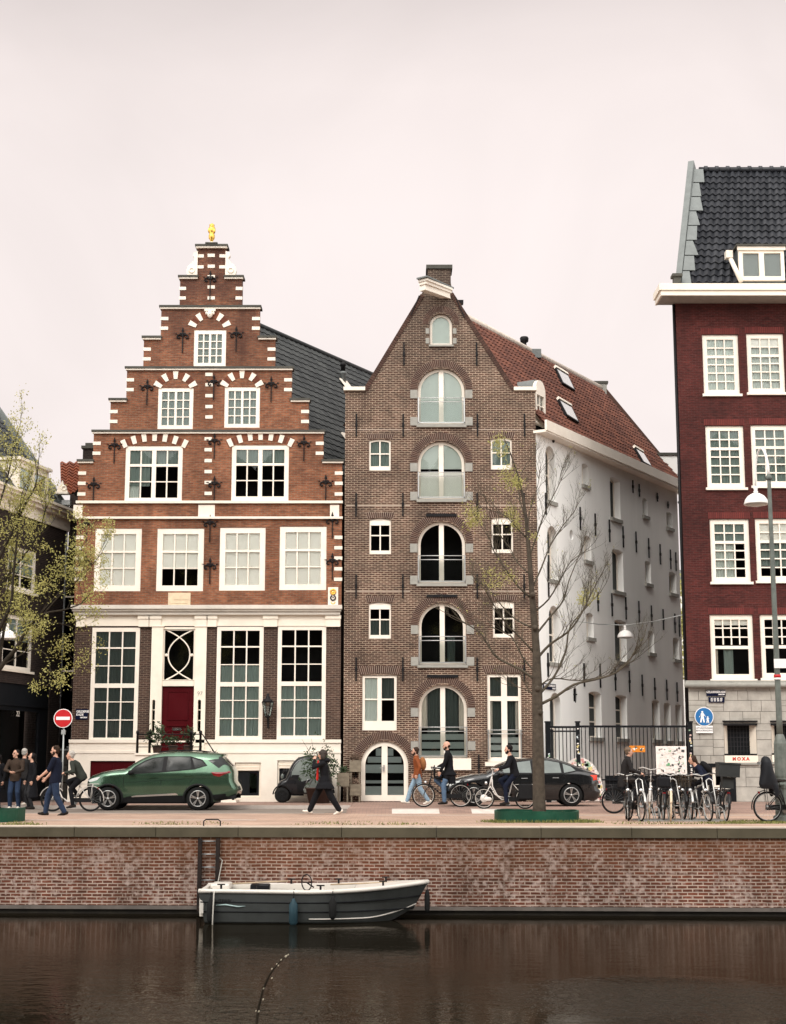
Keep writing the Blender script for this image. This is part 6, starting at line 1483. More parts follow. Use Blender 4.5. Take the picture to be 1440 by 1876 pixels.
o, r_ = name_sign(FR, (1298, 1277, 1327, 1287), -.035, 'smaller navy plate with four Chinese characters on the stone wall', ())
m = MB(FR.M); random.seed(3)
for k in range(4):
    cx_ = r_[0] + (r_[1]-r_[0])*(.2 + .2*k); cz = (r_[2]+r_[3])/2; w_ = .045
    for zz in (-.05, -.015, .02, .05): m.box(cx_ - w_*random.uniform(.5, 1), cx_ + w_*random.uniform(.5, 1), -.052, -.048, cz + zz, cz + zz + .012)
    for xx in (-.03, .012): m.box(cx_ + xx, cx_ + xx + .012, -.0535, -.0525, cz - .055, cz + .055)
m.build('characters', M['sign_white'], o)
name_sign(FL, (138.5, 1299, 161, 1318), -.035, 'navy street name plate on the pier at the left corner of the step gabled house', (('GELDERSE', .06, .25, .105, 'LEFT'), ('KADE', .06, .55, .105, 'LEFT'), ('CENTRUM', .95, .82, .055, 'RIGHT')))
name_sign(FS, (995, 1252.5, 1018, 1263.5), -.03, 'dark street name plate on the white side wall behind the tree', (('RECHT BOOMSSLOOT', .5, .36, .10, 'CENTER'), ('CENTRUM', .95, .78, .06, 'RIGHT')))
# ------------------------------------------------------------------ alley fence
FY = 51.0; FF = Fac((0, FY, 0), (1, 0)); L = lambda px, py: FF.loc(px, py)
x0, zt = L(1001, 1327); x1 = L(1267, 1330)[0]
fn = empty('alley_fence', ((x0+x1)/2, FY, PAV), 'tall black iron fence with a gate across the alley mouth', 'fence')
def stickers(mb, n, fx, y, smin=.04, smax=.11, inside=None):
    k = 0
    while k < n:
        x, z = fx(); k += 1
        if inside and not inside(x, z): continue
        a, b_ = random.uniform(smin, smax), random.uniform(smin, smax); t = random.uniform(-.5, .5); yy = y - .0005*(k % 40)
        cs, sn = math.cos(t), math.sin(t); mb.add([(x + px*cs - pz*sn, yy, z + px*sn + pz*cs) for px, pz in ((-a, -b_), (a, -b_), (a, b_), (-a, b_))], [(0, 1, 2, 3)])
def sticker_mat(name, dark=.25):
    m, n, b = nodes_of(name); g = N(n, 'ShaderNodeNewGeometry'); cr = N(n, 'ShaderNodeValToRGB', {0: g.outputs['Random Per Island']}); r_ = cr.color_ramp; r_.interpolation = 'CONSTANT'
    cols = [(.80, .72, .66), (.72, .50, .44), (.03, .03, .03), (.80, .76, .70), (.70, .58, .26), (.78, .60, .56), (.05, .05, .06), (.82, .78, .74), (.28, .42, .28), (.70, .64, .58), (.58, .26, .24), (.80, .74, .70), (.55, .60, .62)]
    r_.elements[0].color = C4(cols[0])
    r_.elements[1].position = 1/len(cols); r_.elements[1].color = C4(cols[1])
    for i, c in enumerate(cols[2:]): e_ = r_.elements.new((i+2)/len(cols)); e_.color = C4(c)
    tx = N(n, 'ShaderNodeTexNoise', {'Vector': N(n, 'ShaderNodeTexCoord').outputs['Object'], 'Scale': 26.0, 'Detail': 2.0})
    n.links.new(mixc(n, mrange(n, tx.outputs[0], .56, .62, 0, .8), cr.outputs[0], (.06, .05, .05)), b.inputs['Base Color']); b.inputs['Roughness'].default_value = .5; return m
M['stickers'] = sticker_mat('paper_stickers')
for px, wd in ((1004.5, .16), (1059.5, .13), (1266, .16)):
    x = L(px, 1400)[0]; zz = L(px, 1324)[1]; m = MB(FF.M); m.box(x - wd/2, x + wd/2, -.08, .08, PAV, zz); m.box(x - wd/2 - .02, x + wd/2 + .02, -.10, .10, zz + .002, zz + .05); po = m.build('post', M['black_paint'], fn)
    m = MB(FF.M); stickers(m, 30 if px > 1050 else 8, lambda: (x + random.uniform(-.03, .03), PAV + random.uniform(.3, zz - .3) if px > 1050 else PAV + random.uniform(.9, 1.6)), -.082, .02, .035); m.build('stickers', M['stickers'], po)
xg0, xg1 = L(1008, 1400)[0], L(1056, 1400)[0]; xr0, xr1 = L(1063, 1400)[0], L(1262, 1400)[0]; ztop = L(1100, 1329)[1]
m = MB(FF.M)
for (a, b_, za) in ((xg0, xg1, ztop - .02), (xr0, xr1, ztop)):
    m.box(a, b_, -.03, .03, za - .07, za); m.box(a, b_, -.03, .03, PAV + .12, PAV + .2)
m.box(xg0, xg1, -.03, .03, ztop - .22, ztop - .17); m.box(xr0, xr1, -.028, .028, PAV + .72, PAV + .77)
m.build('rails', M['black_paint'], fn)
m = MB(FF.M)
for (a, b_, n) in ((xg0, xg1, 7), (xr0, xr1, 28)):
    for i in range(n): x = a + (b_-a)*(i+.5)/n; m.box(x - .014, x + .014, -.012, .012, PAV + .2, ztop - .071)
m.build('bars', M['black_paint'], fn)
m = MB(FF.M); xp = L(1108, 1400)[0]; m.box(xp, xr1, .035, .05, PAV + .05, L(1150, 1421)[1]); m.build('kick_panel', M['black_paint'], fn)
cx_, cz = L(1062, 1425); rr = cx_ - L(1019, 1425)[0]
for a0, a1, label in ((92, 180, 'left sticker covered quarter board'), (0, 88, 'right sticker covered quarter board')):
    m = MB(FF.M); pts = [(cx_ + rr*math.cos(R(a0 + (a1-a0)*i/16)), cz - .6 + (rr*1.62)*math.sin(R(a0 + (a1-a0)*i/16))) for i in range(17)]; sx = cx_ + (-.06 if a0 > 80 else .06)
    m.prism([(sx, PAV + .05)] + ([(cx_ + rr, PAV + .05)] if a0 == 0 else []) + pts + ([(cx_ - rr, PAV + .05)] if a0 > 80 else []), [], -.06, -.04)
    o = m.build('sticker_board', simple('pale_board', (.62, .57, .53), .7), fn); o['label'] = label
    m = MB(FF.M); stickers(m, 420, lambda: (random.uniform(cx_ - rr, cx_ - .1) if a0 > 80 else random.uniform(cx_ + .1, cx_ + rr), random.uniform(PAV + .1, cz + rr)), -.0615, .03, .08, lambda x, z: ((x-cx_)/(rr*.92))**2 + ((z - cz + .6)/(rr*1.52))**2 < 1)
    m.build('stickers', M['stickers'], o)
def board(name, px4, Y, label, mat, n, cat, inks):
    fc = Fac((0, Y, 0), (1, 0)); r_ = fc.rect(*px4); o = empty(name, ((r_[0]+r_[1])/2, Y, r_[2]), label, cat)
    m = MB(fc.M); m.box(r_[0], r_[1], 0, .03, r_[2], r_[3]); m.build('panel', mat, o)
    m = MB(fc.M); stickers(m, n, lambda: (random.uniform(r_[0] + .08, r_[1] - .08), random.uniform(r_[2] + .06, r_[3] - .06)), -.002, .012, .05); m.build('stickers', inks, o); return o
def ink_mat(name, cols):
    m, n, b = nodes_of(name); g = N(n, 'ShaderNodeNewGeometry'); cr = N(n, 'ShaderNodeValToRGB', {0: g.outputs['Random Per Island']}); r_ = cr.color_ramp; r_.interpolation = 'CONSTANT'
    r_.elements[0].color = C4(cols[0]); r_.elements[1].position = 1/len(cols); r_.elements[1].color = C4(cols[1])
    for i, c in enumerate(cols[2:]): e_ = r_.elements.new((i+2)/len(cols)); e_.color = C4(c)
    n.links.new(cr.outputs[0], b.inputs['Base Color']); return m
M['inks'] = ink_mat('torn_paper', [(.78, .72, .68), (.70, .64, .60), (.82, .77, .73), (.74, .68, .62), (.05, .05, .05), (.80, .75, .70), (.12, .34, .16), (.76, .70, .66), (.20, .16, .15), (.80, .72, .72)])
board('notice_board', (1202, 1367, 1258, 1419), 50.8, 'white board covered with torn paper on the alley fence', simple('white_board', (.80, .74, .69), .6, var=.06), 150, 'notice board', M['inks'])
board('orange_sign', (1153, 1366, 1182, 1378), 50.85, 'small orange sign with dark and pale stickers on the fence bars', simple('orange_plate', (.62, .20, .01), .5, var=.06), 9, 'sign', ink_mat('sign_stickers', [(.03, .03, .03), (.05, .04, .03), (.75, .68, .55), (.04, .04, .04), (.8, .75, .68)]))
# ------------------------------------------------------------------ lamps
M['lamp_white'] = simple('lamp_white', (.82, .79, .76), .4, var=.04); M['lamp_glass'] = simple('milky_glass', (.55, .54, .5), .2, var=.05)
def dome(o, c, r_):
    m = MB(); k = r_; m.lathe([(.02, .0), (.10*k/.3, -.01), (.20*k/.3, -.07), (.27*k/.3, -.16), (k, -.26), (k, -.285), (k*.94, -.27), (.2*k/.3, -.12)], c, 24); m.build('shade', M['lamp_white'], o)
    m = MB(); m.lathe([(.0, -.33), (k*.6, -.31), (k*.85, -.275), (k*.85, -.262)], c, 18); m.build('lens', M['lamp_glass'], o)
    m = MB(); m.lathe([(.05, -.01), (.06, .05), (.035, .07), (.055, .11), (.05, .15), (.015, .19)], c, 12); m.build('cap', M['lamp_white'], o)
HY = 56.0; c = at(1145.5, 1160, HY); hl = empty('hanging_lamp', (c.x, HY, c.z), 'white dome lamp hung on a wire across the alley', 'lamp'); dome(hl, Vector((c.x, HY, c.z + .12)), .30)
a_ = FS.M @ Vector((*FS.loc(1046, 1137)[:1], -.02, FS.loc(1046, 1137)[1])); b_ = Vector((XR + .05, YF + .3, FR.loc(1254, 1124)[1])); top_ = Vector((c.x, HY, c.z + .30))
m = MB(); m.tube([a_, a_.lerp(top_, .5) - Vector((0, 0, .05)), top_, top_.lerp(b_, .5) - Vector((0, 0, .05)), b_], .018, 5); tag(m.build('lamp_wire', M['galv']), 'thin wire strung from the white wall to the maroon building', 'wire')
HY = 46.5; c = at(13, 1160, HY); hl = empty('hanging_lamp', (c.x, HY, c.z), 'white dome lamp hanging among leaves at the left edge', 'lamp'); dome(hl, Vector((c.x, HY, c.z + .11)), .28)
top_ = Vector((c.x, HY, c.z + .29)); m = MB(); m.tube([Vector((c.x - 6, 44, c.z + 1.3)), top_, FD.M @ Vector((7.0, -.02, c.z + 1.0))], .012, 5); tag(m.build('lamp_wire', M['galv']), 'thin wire holding the lamp before the dark house', 'wire')
LYp = 36.0; pxb = at(1431, 1400, LYp).x; lp = empty('street_lamp', (pxb, LYp, 0), 'tall grey street lamp with a white shade on a curved arm', 'street lamp')
zt = at(1412, 880, LYp).z; zb_ = at(1430, 1345, LYp).z
m = MB(); m.lathe([(.074, zb_ - .02), (.072, zb_ + .4), (.062, (zb_+zt)/2), (.047, zt - .1), (.045, zt)], (pxb, LYp, 0), 14); m.lathe([(.055, zt), (.085, zt + .03), (.08, zt + .09), (.03, zt + .16)], (pxb, LYp, 0), 12)
m.build('pole', simple('lamp_grey', (.115, .13, .115), .5, var=.3, scale=5, dirt=(.22, .22, .2)), lp)
m = MB(); m.lathe([(.24, 0), (.24, .12), (.185, .16), (.175, .75), (.195, .78), (.195, .86), (.155, .90), (.15, 1.02), (.16, 1.05), (.155, zb_ - .22), (.13, zb_ - .12), (.10, zb_ - .04), (.078, zb_)], (pxb, LYp, 0), 8, smooth=False); m.build('base', bpy.data.materials['lamp_grey'], lp)
m = MB(); sx, sy = -.20, .55; P_ = []
za = at(1400, 817, LYp).z - zt
for i in range(13):
    t = PI*i/12; P_.append((pxb + sx*(1 - math.cos(t))/2, LYp + sy*(1 - math.cos(t))/2, zt + .1 + math.sin(t)*za*.88 - (.18 if i > 9 else 0)*(i-9)/3))
m.tube(P_, [.034]*5 + [.026]*8, 8); m.build('arm', M['lamp_white'], lp)
dome(lp, Vector((pxb + sx, LYp + sy, zt - .22)), .30)
m = MB(); z = at(1433, 1216, LYp).z; m.box(pxb - .09, pxb + .22, LYp - .10, LYp - .085, z - .11, z + .11); m.build('plate', M['sign_white'], lp)
m = MB(); z = at(1433, 1236, LYp).z; m.lathe([(.086, -.07), (.086, .0)], (pxb, LYp, z), 12); m.build('red_band', M['sign_red'], lp); m = MB(); m.lathe([(.087, -.05), (.087, .0)], (pxb, LYp, z - .075), 12); m.build('white_band', M['sign_white'], lp)
# ------------------------------------------------------------------ quay fittings
qx = at(383, 1560, quay_y(-4) - .05).x; qy = quay_y(qx); ld = empty('quay_ladder', (qx, qy - .1, -1.2), 'rusty iron ladder fixed to the quay wall above the boat', 'ladder')
M['rust'] = simple('rusty_iron', (.018, .014, .013), .8, var=.4, scale=8, dirt=(.05, .028, .018))
for s_ in (-1, 1): m = MB(); m.box(qx + s_*.19 - .04, qx + s_*.19 + .04, qy - .14, qy - .01 + .009*s_, -1.75, -.24); m.build('rail', M['rust'], ld)
for i in range(5): m = MB(); m.tube([(qx - .15, qy - .08, -.30 - i*.27), (qx + .15, qy - .08, -.30 - i*.27)], .016, 6); m.build('rung', M['zinc'], ld)
hx_ = at(389, 1505, 33.2).x; m = MB(); m.tube([(hx_ - .18, 33.15, 0), (hx_ - .18, 33.15, .11), (hx_ - .13, 33.15, .15), (hx_ + .13, 33.15, .15), (hx_ + .18, 33.15, .11), (hx_ + .18, 33.15, 0)], .016, 6); tag(m.build('grab_rail', M['iron']), 'small bent iron grab rail on the coping above the ladder', 'grab rail')
# ------------------------------------------------------------------ boat
BYc = 31.75; Lb = 4.62; bx0 = at(366, 1660, 31.2).x
bt = empty('open_boat', (bx0 + Lb/2, BYc, Z_WATER), 'grey open motor boat with a white interior moored under the ladder', 'boat')
def hw(t): return .80 + .13*math.sin(min(t, .6)/.6*PI*.6) if t < .5 else max(.015, (.80 + .13*math.sin(.5/.6*PI*.6)) * (1 - ((t - .5)/.5)**2.3))
def sheer(t): return .60 + .02*math.cos(t*PI) + .15*max(0, t - .45)**1.5/.55**1.5*1.1
def stem(t, f): return 0.0
ns = 26; secs = []
for i in range(ns):
    t = i/(ns-1); w_ = hw(t); z1 = sheer(t)
    row = []
    for k, (fy, fz) in enumerate(((0, -.22), (.62, -.16), (.86, .03), (.92, .20), (.96, .38), (1.0, 1.0))):
        zz = fz if fz < .9 else z1; rise = max(0, t - .72)**2 * 6.0
        if k < 3: zz += rise * (1 - k*.12)
        zz = min(zz, z1 - .02*(5-k)); raked = (1 - (zz + .2)/(z1 + .2)) * max(0, t - .7)/.3 * .55
        trans = (1 - (zz + .2)/(z1 + .2)) * max(0, .25 - t)/.25 * .16
        flare = fy * (1 - .5*max(0, t - .55)/.45*(1 - fz if fz < .9 else 0))
        row.append((bx0 + Lb*t - raked + trans, w_*flare, Z_WATER + zz))
    secs.append(row)
m = MB(); vs = []; fs = []
for r_ in secs:
    for s_ in (-1, 1):
        for (x, y, z) in r_: vs.append((x, BYc + s_*y, z))
K = 6
for i in range(ns-1):
    for s_ in (0, 1):
        for k in range(K-1):
            a = i*2*K + s_*K + k; q = (a, a + 1, a + 2*K + 1, a + 2*K); fs.append(q if s_ else q[::-1])
fs.append(tuple(range(K)) + tuple(range(2*K-1, K-1, -1)))
m.add(vs, fs, False)
M['hull'] = simple('grey_hull', (.058, .063, .062), .35, var=.2, scale=2.5, coat=.2, dirt=(.045, .045, .042)); M['gel'] = simple('white_gelcoat', (.60, .565, .515), .35, var=.06, scale=3)
hu = m.build('hull', M['hull'], bt)
m = MB()
for f in (.28, .60):
    P_ = []
    for r_ in secs: a_, b_ = Vector(r_[3]), Vector(r_[5]); q = a_.lerp(b_, (f - .28)/.72 + .08); P_.append((q.x, BYc - q.y - .006, q.z))
    m.tube(P_, .013, 5)
m.build('strakes', M['black_paint'], hu)
m = MB(); P_ = []
for r_ in secs[12:]: q = Vector(r_[2]).lerp(Vector(r_[3]), .35); P_.append((q.x, BYc - q.y - .008, q.z))
m.tube(P_, .014, 5); m.build('bow_stripe', M['gel'], hu)
m = MB()                                                       # gunwale, sides, sole, foredeck
for s_ in (-1, 1):
    P_ = [(r_[5][0], BYc + s_*max(0, r_[5][1] - .015), r_[5][2] + .015) for r_ in secs]; m.tube(P_, .055, 8, flat=.8)
    vs = []
    for r_ in secs[:-8]: y = max(.05, r_[5][1] - .07); vs += [(r_[5][0], BYc + s_*(r_[5][1] - .02), r_[5][2] + .045), (r_[5][0], BYc + s_*max(.02, y - .12), r_[5][2] + .04), (r_[5][0], BYc + s_*max(.02, y - .15), Z_WATER + .12)]
    n = len(vs)//3; m.add(vs, [(3*i+k, 3*i+k+1, 3*i+3+k+1, 3*i+3+k) for i in range(n-1) for k in (0, 1)])
so_ = [(r_[5][0], r_[5][1] - .18) for r_ in secs[:-9]]
m.add([(x, BYc - max(.02, y), Z_WATER + .13) for x, y in so_] + [(x, BYc + max(.02, y), Z_WATER + .13) for x, y in so_[::-1]], [tuple(range(2*len(so_)))])
fd = secs[-9:]; m.add([(r_[5][0], BYc - r_[5][1] + .02, r_[5][2] + .05) for r_ in fd] + [(r_[5][0], BYc + r_[5][1] - .02, r_[5][2] + .05) for r_ in fd[::-1]], [tuple(range(18))])
m.box(bx0 + .02, bx0 + .10, BYc - .78, BYc + .78, Z_WATER + .2, Z_WATER + .66)
m.build('deck', M['gel'], bt)
m = MB(); m.box(bx0 + .12, bx0 + .55, BYc - .6, BYc + .6, Z_WATER + .13, Z_WATER + .58); m.box(bx0 + .6, bx0 + 1.9, BYc + .35, BYc + .64, Z_WATER + .13, Z_WATER + .55); m.box(bx0 + 2.9, bx0 + 3.2, BYc - .6, BYc + .6, Z_WATER + .13, Z_WATER + .5); m.build('benches', M['gel'], bt, bevel=.02)
m = MB(); m.box(bx0 + .14, bx0 + .54, BYc - .02, BYc + .62, Z_WATER + .585, Z_WATER + .72); m.build('cushion', M['gel'], bt, bevel=.04)
m = MB(); m.box(bx0 + .95, bx0 + 1.35, BYc + .1, BYc + .4, Z_WATER + .555, Z_WATER + .70); m.build('cushion', M['black_paint'], bt, bevel=.03)
m = MB(); m.box(bx0 + 2.2, bx0 + 2.5, BYc - .15, BYc + .3, Z_WATER + .13, Z_WATER + .62); m.build('console', M['gel'], bt, bevel=.03)
m = MB(); c = Vector((bx0 + 2.12, BYc + .05, Z_WATER + .74)); m.tube([c + Vector((.11*math.cos(2*PI*i/20), -.13*math.cos(2*PI*i/20), .16*math.sin(2*PI*i/20))) for i in range(20)], .013, 6, closed=True); m.tube([c + Vector((.11, -.13, 0)), c + Vector((-.11, .13, 0))], .01, 5); m.tube([c, c + Vector((.15, 0, -.1))], .015, 5); m.build('steering_wheel', M['iron'], bt)
for fx, sd in ((.45, -1), (1.15, -1), (1.75, 1), (2.45, -1), (3.7, -1), (3.75, 1), (2.75, 1)):
    i = int(fx/Lb*(ns-1)); r_ = secs[i][5]; m = MB(); m.box(bx0 + fx - .02, bx0 + fx + .02, BYc + sd*(r_[1] - .06) - .02, BYc + sd*(r_[1] - .06) + .02, r_[2] + .05, r_[2] + .13); m.box(bx0 + fx - .08, bx0 + fx + .08, BYc + sd*(r_[1] - .06) - .015, BYc + sd*(r_[1] - .06) + .015, r_[2] + .131, r_[2] + .155); m.build('cleat', M['iron'], bt)
m = MB()
for (xa, xb, yy) in ((.5, 1.7, .5), (2.6, 4.2, .3)): m.tube([(bx0 + xa, BYc + yy, Z_WATER + .68), (bx0 + xb, BYc + yy*.9, Z_WATER + .74)], .018, 6)
m.build('oars', simple('varnished_wood', (.40, .30, .2), .5), bt)
hy = lambda fx, f: (lambda r_: BYc - Vector(r_[3]).lerp(Vector(r_[5]), f).y)(secs[int(fx/Lb*(ns-1))])
text_obj('INTERBOAT', 'boat_lettering', .10, M['iron'], bt, (bx0 + .58, hy(.58, .62) - .012, Z_WATER + .44))
m = MB(); m.tube([(bx0 + .36, hy(.4, .4) - .02, Z_WATER + .36), (bx0 + .55, hy(.5, .4) - .02, Z_WATER + .37), (bx0 + .8, hy(.8, .4) - .02, Z_WATER + .335), (bx0 + .95, hy(.9, .4) - .02, Z_WATER + .345)], [.005, .016, .014, .004], 5); m.build('swash', simple('pale_teal', (.35, .47, .46), .4), bt)
text_obj('IT', 'boat_lettering', .09, M['iron'], bt, (bx0 + .17, hy(.17, .5) - .012, Z_WATER + .38))
def fender(fx, zt, zb2, rad, mat, label, y=None):
    i = min(ns-1, int(fx/Lb*(ns-1))); r_ = secs[i]; yy = BYc - r_[5][1] - rad if y is None else y; x = bx0 + fx; o = empty('fender', (x, yy, Z_WATER + zb2), label, 'fender', 'fenders hanging on the grey boat'); h_ = zt - zb2
    m = MB(); m.lathe([(.012, h_ + .05), (.03, h_ + .04), (.04, h_), (rad, h_ - .07), (rad, .07), (.04, .01), (.02, 0)], (x, yy, Z_WATER + zb2), 12); m.build('body', mat, o)
    m = MB(); m.tube([(x, yy, Z_WATER + zt + .04), (x, yy + rad*.6, Z_WATER + r_[5][2] - Z_WATER + .03), (x, yy + rad + .08, r_[5][2] + .07)], .009, 5); m.build('cord', M['iron'], o)
fender(1.92, .46, -.03, .085, simple('teal_fender', (.022, .048, .062), .45, var=.2), 'blue fender halfway along the grey boat'); fender(2.70, .50, .10, .075, M['rubber'], 'black fender just ahead of the blue one'); fender(.26, .46, .02, .075, M['rubber'], 'black fender at the stern beside the pale rope'); fender(4.60, .56, .16, .055, M['rubber'], 'slim black fender hanging under the bow tip', BYc - .1)
m = MB(); x = bx0 + .33; y = BYc - .98; m.tube([(x, y + .2, Z_WATER + .66), (x, y, Z_WATER + .6), (x - .01, y - .02, Z_WATER + .2), (x - .02, y - .03, Z_WATER - .3)], .014, 6); tag(m.build('mooring_rope', simple('pale_rope', (.42, .40, .36), .8)), 'pale rope hanging from the stern straight into the water', 'rope')
m = MB(); m.tube([(bx0 + .2, BYc + .8, Z_WATER + .66), (bx0 + .25, qy - .05, -.7), (qx + .15, qy - .12, -.57)], .012, 5); tag(m.build('mooring_rope', bpy.data.materials['pale_rope']), 'short rope from the stern to the quay ladder', 'rope')
# ------------------------------------------------------------------ cars: front towards -x, near side -y
from mathutils.geometry import delaunay_2d_cdt
def paint(name, col, rough=.28, metal=.35):
    m, n, b = nodes_of(name); nz = N(n, 'ShaderNodeTexNoise', {'Vector': N(n, 'ShaderNodeTexCoord').outputs['Object'], 'Scale': 2.0, 'Detail': 4.0})
    n.links.new(scaled(n, col, mrange(n, nz.outputs[0], .3, .7, .88, 1.12)), b.inputs['Base Color'])
    b.inputs['Roughness'].default_value = rough; b.inputs['Metallic'].default_value = metal; b.inputs['Coat Weight'].default_value = .8; b.inputs['Coat Roughness'].default_value = .04; return m
M['car_glass'] = simple('dark_car_glass', (.010, .012, .012), .06, var=.1, spec=.32); M['car_glass_pale'] = simple('pale_car_glass', (.13, .155, .145), .05, var=.4, scale=1.2, spec=.5, coat=.2)
M['trim'] = simple('black_trim', (.012, .012, .013), .55, var=.15); M['tail'] = simple('tail_lamp', (.17, .004, .006), .15, var=.1, coat=.8); M['headlamp'] = simple('headlamp', (.55, .57, .55), .08, var=.3, scale=20, spec=1.0); M['plate_y'] = simple('yellow_plate', (.65, .36, .05), .5, var=.05); M['alloy'] = simple('alloy', (.50, .50, .49), .3, metal=.9, var=.1)
def dist_seg(p, a, b):
    d = b - a; t = max(0, min(1, (p - a).dot(d) / max(1e-9, d.dot(d)))); return (p - a - d * t).length
class Body:
    def __init__(s, top, z_sill, wheels, rw, W, belt, tumble, nose=.25, tail=.2, rnd=.13):
        s.top = [Vector(p) for p in top]; s.zs = z_sill; s.wh = wheels; s.rw = rw; s.W = W; s.belt = belt; s.tum = tumble; s.rnd = rnd
        s.x0 = min(p.x for p in s.top); s.x1 = max(p.x for p in s.top); s.nose = nose; s.tail = tail
        s.ztop = max(p.y for p in s.top)
    def w(s, x, z, edge=True):
        v = s.W/2
        t = (x - s.x0)/(s.x1 - s.x0)
        v -= s.nose * max(0, 1 - t/.20)**2.2 + s.tail * max(0, 1 - (1-t)/.16)**2.2
        if z > s.belt: k = (z - s.belt)/(s.ztop - s.belt); v -= s.tum * k**1.15
        else:
            k = (s.belt - z)/(s.belt - s.zs); v += -.02*abs(k - .35)*2 - .05*max(0, k - .75)*4
        if edge:
            d = min(dist_seg(Vector((x, z)), s.top[i], s.top[i+1]) for i in range(len(s.top)-1))
            if d < s.rnd: v -= .085*(1 - d/s.rnd)**2
        return max(.05, v)
    def outline(s):
        p = list(s.top); q = []
        # underside from rear to front with wheel arches
        for wx in sorted(s.wh, reverse=True):
            zc = s.rw * .94; r_ = s.rw * 1.16
            a = math.asin(max(-1, min(1, (s.zs - zc)/r_)))
            for i in range(13): t = a + (PI - 2*a)*i/12; q.append(Vector((wx + r_*math.cos(t), zc + r_*math.sin(t))))
        return p + q
    def side_mesh(s, poly, step=.07, off=0.0, sides=(-1, 1), mb=None, edge=True):
        mb = mb or MB(); poly = [Vector(p) for p in poly]
        xs = [p.x for p in poly]; zs = [p.y for p in poly]; pts = [p.copy() for p in poly]; n = len(poly)
        def inside(p):
            c = False
            for i in range(n):
                a, b = poly[i], poly[i-1]
                if (a.y > p.y) != (b.y > p.y) and p.x < (b.x-a.x)*(p.y-a.y)/(b.y-a.y) + a.x: c = not c
            return c
        x = min(xs) + step/2
        while x < max(xs):
            z = min(zs) + step/2
            while z < max(zs):
                p = Vector((x, z))
                if inside(p) and min(dist_seg(p, poly[i-1], poly[i]) for i in range(n)) > step*.45: pts.append(p)
                z += step
            x += step
        v, e, f, *_ = delaunay_2d_cdt(pts, [], [list(range(n))], 1, 1e-5)
        for sd in sides:
            vs = [(p.x, sd*(s.w(p.x, p.y, edge) + off), p.y) for p in v]
            fs = []
            for t in f:
                t = list(t)
                if len(t) < 3: continue
                A = sum(v[t[i-1]].x*v[t[i]].y - v[t[i]].x*v[t[i-1]].y for i in range(len(t)))
                ccw = A > 0
                fs.append(t if ccw == (sd < 0) else t[::-1])
            mb.add(vs, fs, True)
        return mb
    def over(s, pts, off=0.0, inset=0.0, mb=None, n=8, crown=.035):
        mb = mb or MB(); vs = []
        P = [Vector(p) for p in pts]; k = len(P)
        for i, p in enumerate(P):
            d = (P[min(i+1, k-1)] - P[max(i-1, 0)]).normalized(); nn = Vector((-d.y, d.x))
            if nn.y < 0 and abs(d.y) < .99: nn = -nn
            hw_ = s.w(p.x, p.y) - inset
            for j in range(n+1):
                t = -1 + 2*j/n; c = crown*(1 - t*t) + off
                vs.append((p.x + nn.x*c, hw_*t, p.y + nn.y*c))
        mb.add(vs, [(i*(n+1)+j, i*(n+1)+j+1, (i+1)*(n+1)+j+1, (i+1)*(n+1)+j) for i in range(k-1) for j in range(n)], True); return mb
def panels(B, root, name, mat, polys, step, off, edge=True):
    for q in polys:
        for sd in (-1, 1): B.side_mesh(q, step, off, (sd,), None, edge).build(name, mat, root)
def weld(o):
    bm = bmesh.new(); bm.from_mesh(o.data); bmesh.ops.remove_doubles(bm, verts=bm.verts, dist=.002); bmesh.ops.recalc_face_normals(bm, faces=bm.faces); bm.to_mesh(o.data); bm.free()
RY = Matrix.Rotation(PI/2, 3, 'X')
def wheel(root, x, y, r_, wd, sd, spokes, mat_rim, twin=True, name='wheel'):
    m = MB(); pr = [(r_*.62, -wd/2), (r_*.93, -wd/2), (r_, -wd*.36), (r_, wd*.36), (r_*.93, wd/2), (r_*.62, wd/2)]
    m.lathe(pr, (x, y, r_), 32, RY); o = m.build(name, M['rubber'], root)
    m = MB(); yo = y + sd*wd*.505
    m.torus((x, yo, r_), r_*.66, r_*.045, 'y', 32, 6); m.lathe([(r_*.10, -.02), (r_*.10, .02)], (x, yo, r_), 12, RY)
    for k in range(spokes):
        for dt in ((-.13, .13) if twin else (0,)):
            a = 2*PI*k/spokes + PI/2; b = a + dt; w_ = r_*(.05 if twin else .085)
            m.beam((x + r_*.08*math.cos(a), yo, r_ + r_*.08*math.sin(a)), (x + r_*.66*math.cos(b), yo + sd*.01, r_ + r_*.66*math.sin(b)), w_ if not twin else .03, w_, up=(0, 1, 0))
    m.build('rim', mat_rim, o)
    m = MB(); m.lathe([(r_*.64, -.01), (r_*.64, .01)], (x, y - sd*.02, r_), 24, RY); m.build('brake_disc', M['trim'], o); return o
def px_conv(zs, ox, oy, sc, cxp, by, s_):
    return [((ox + a/sc - cxp)/s_, (by - (oy + b/sc))/s_) for a, b in zs]
def finish(root, loc, rot=0.0): root.location = loc; root.rotation_euler = (0, 0, rot); return root
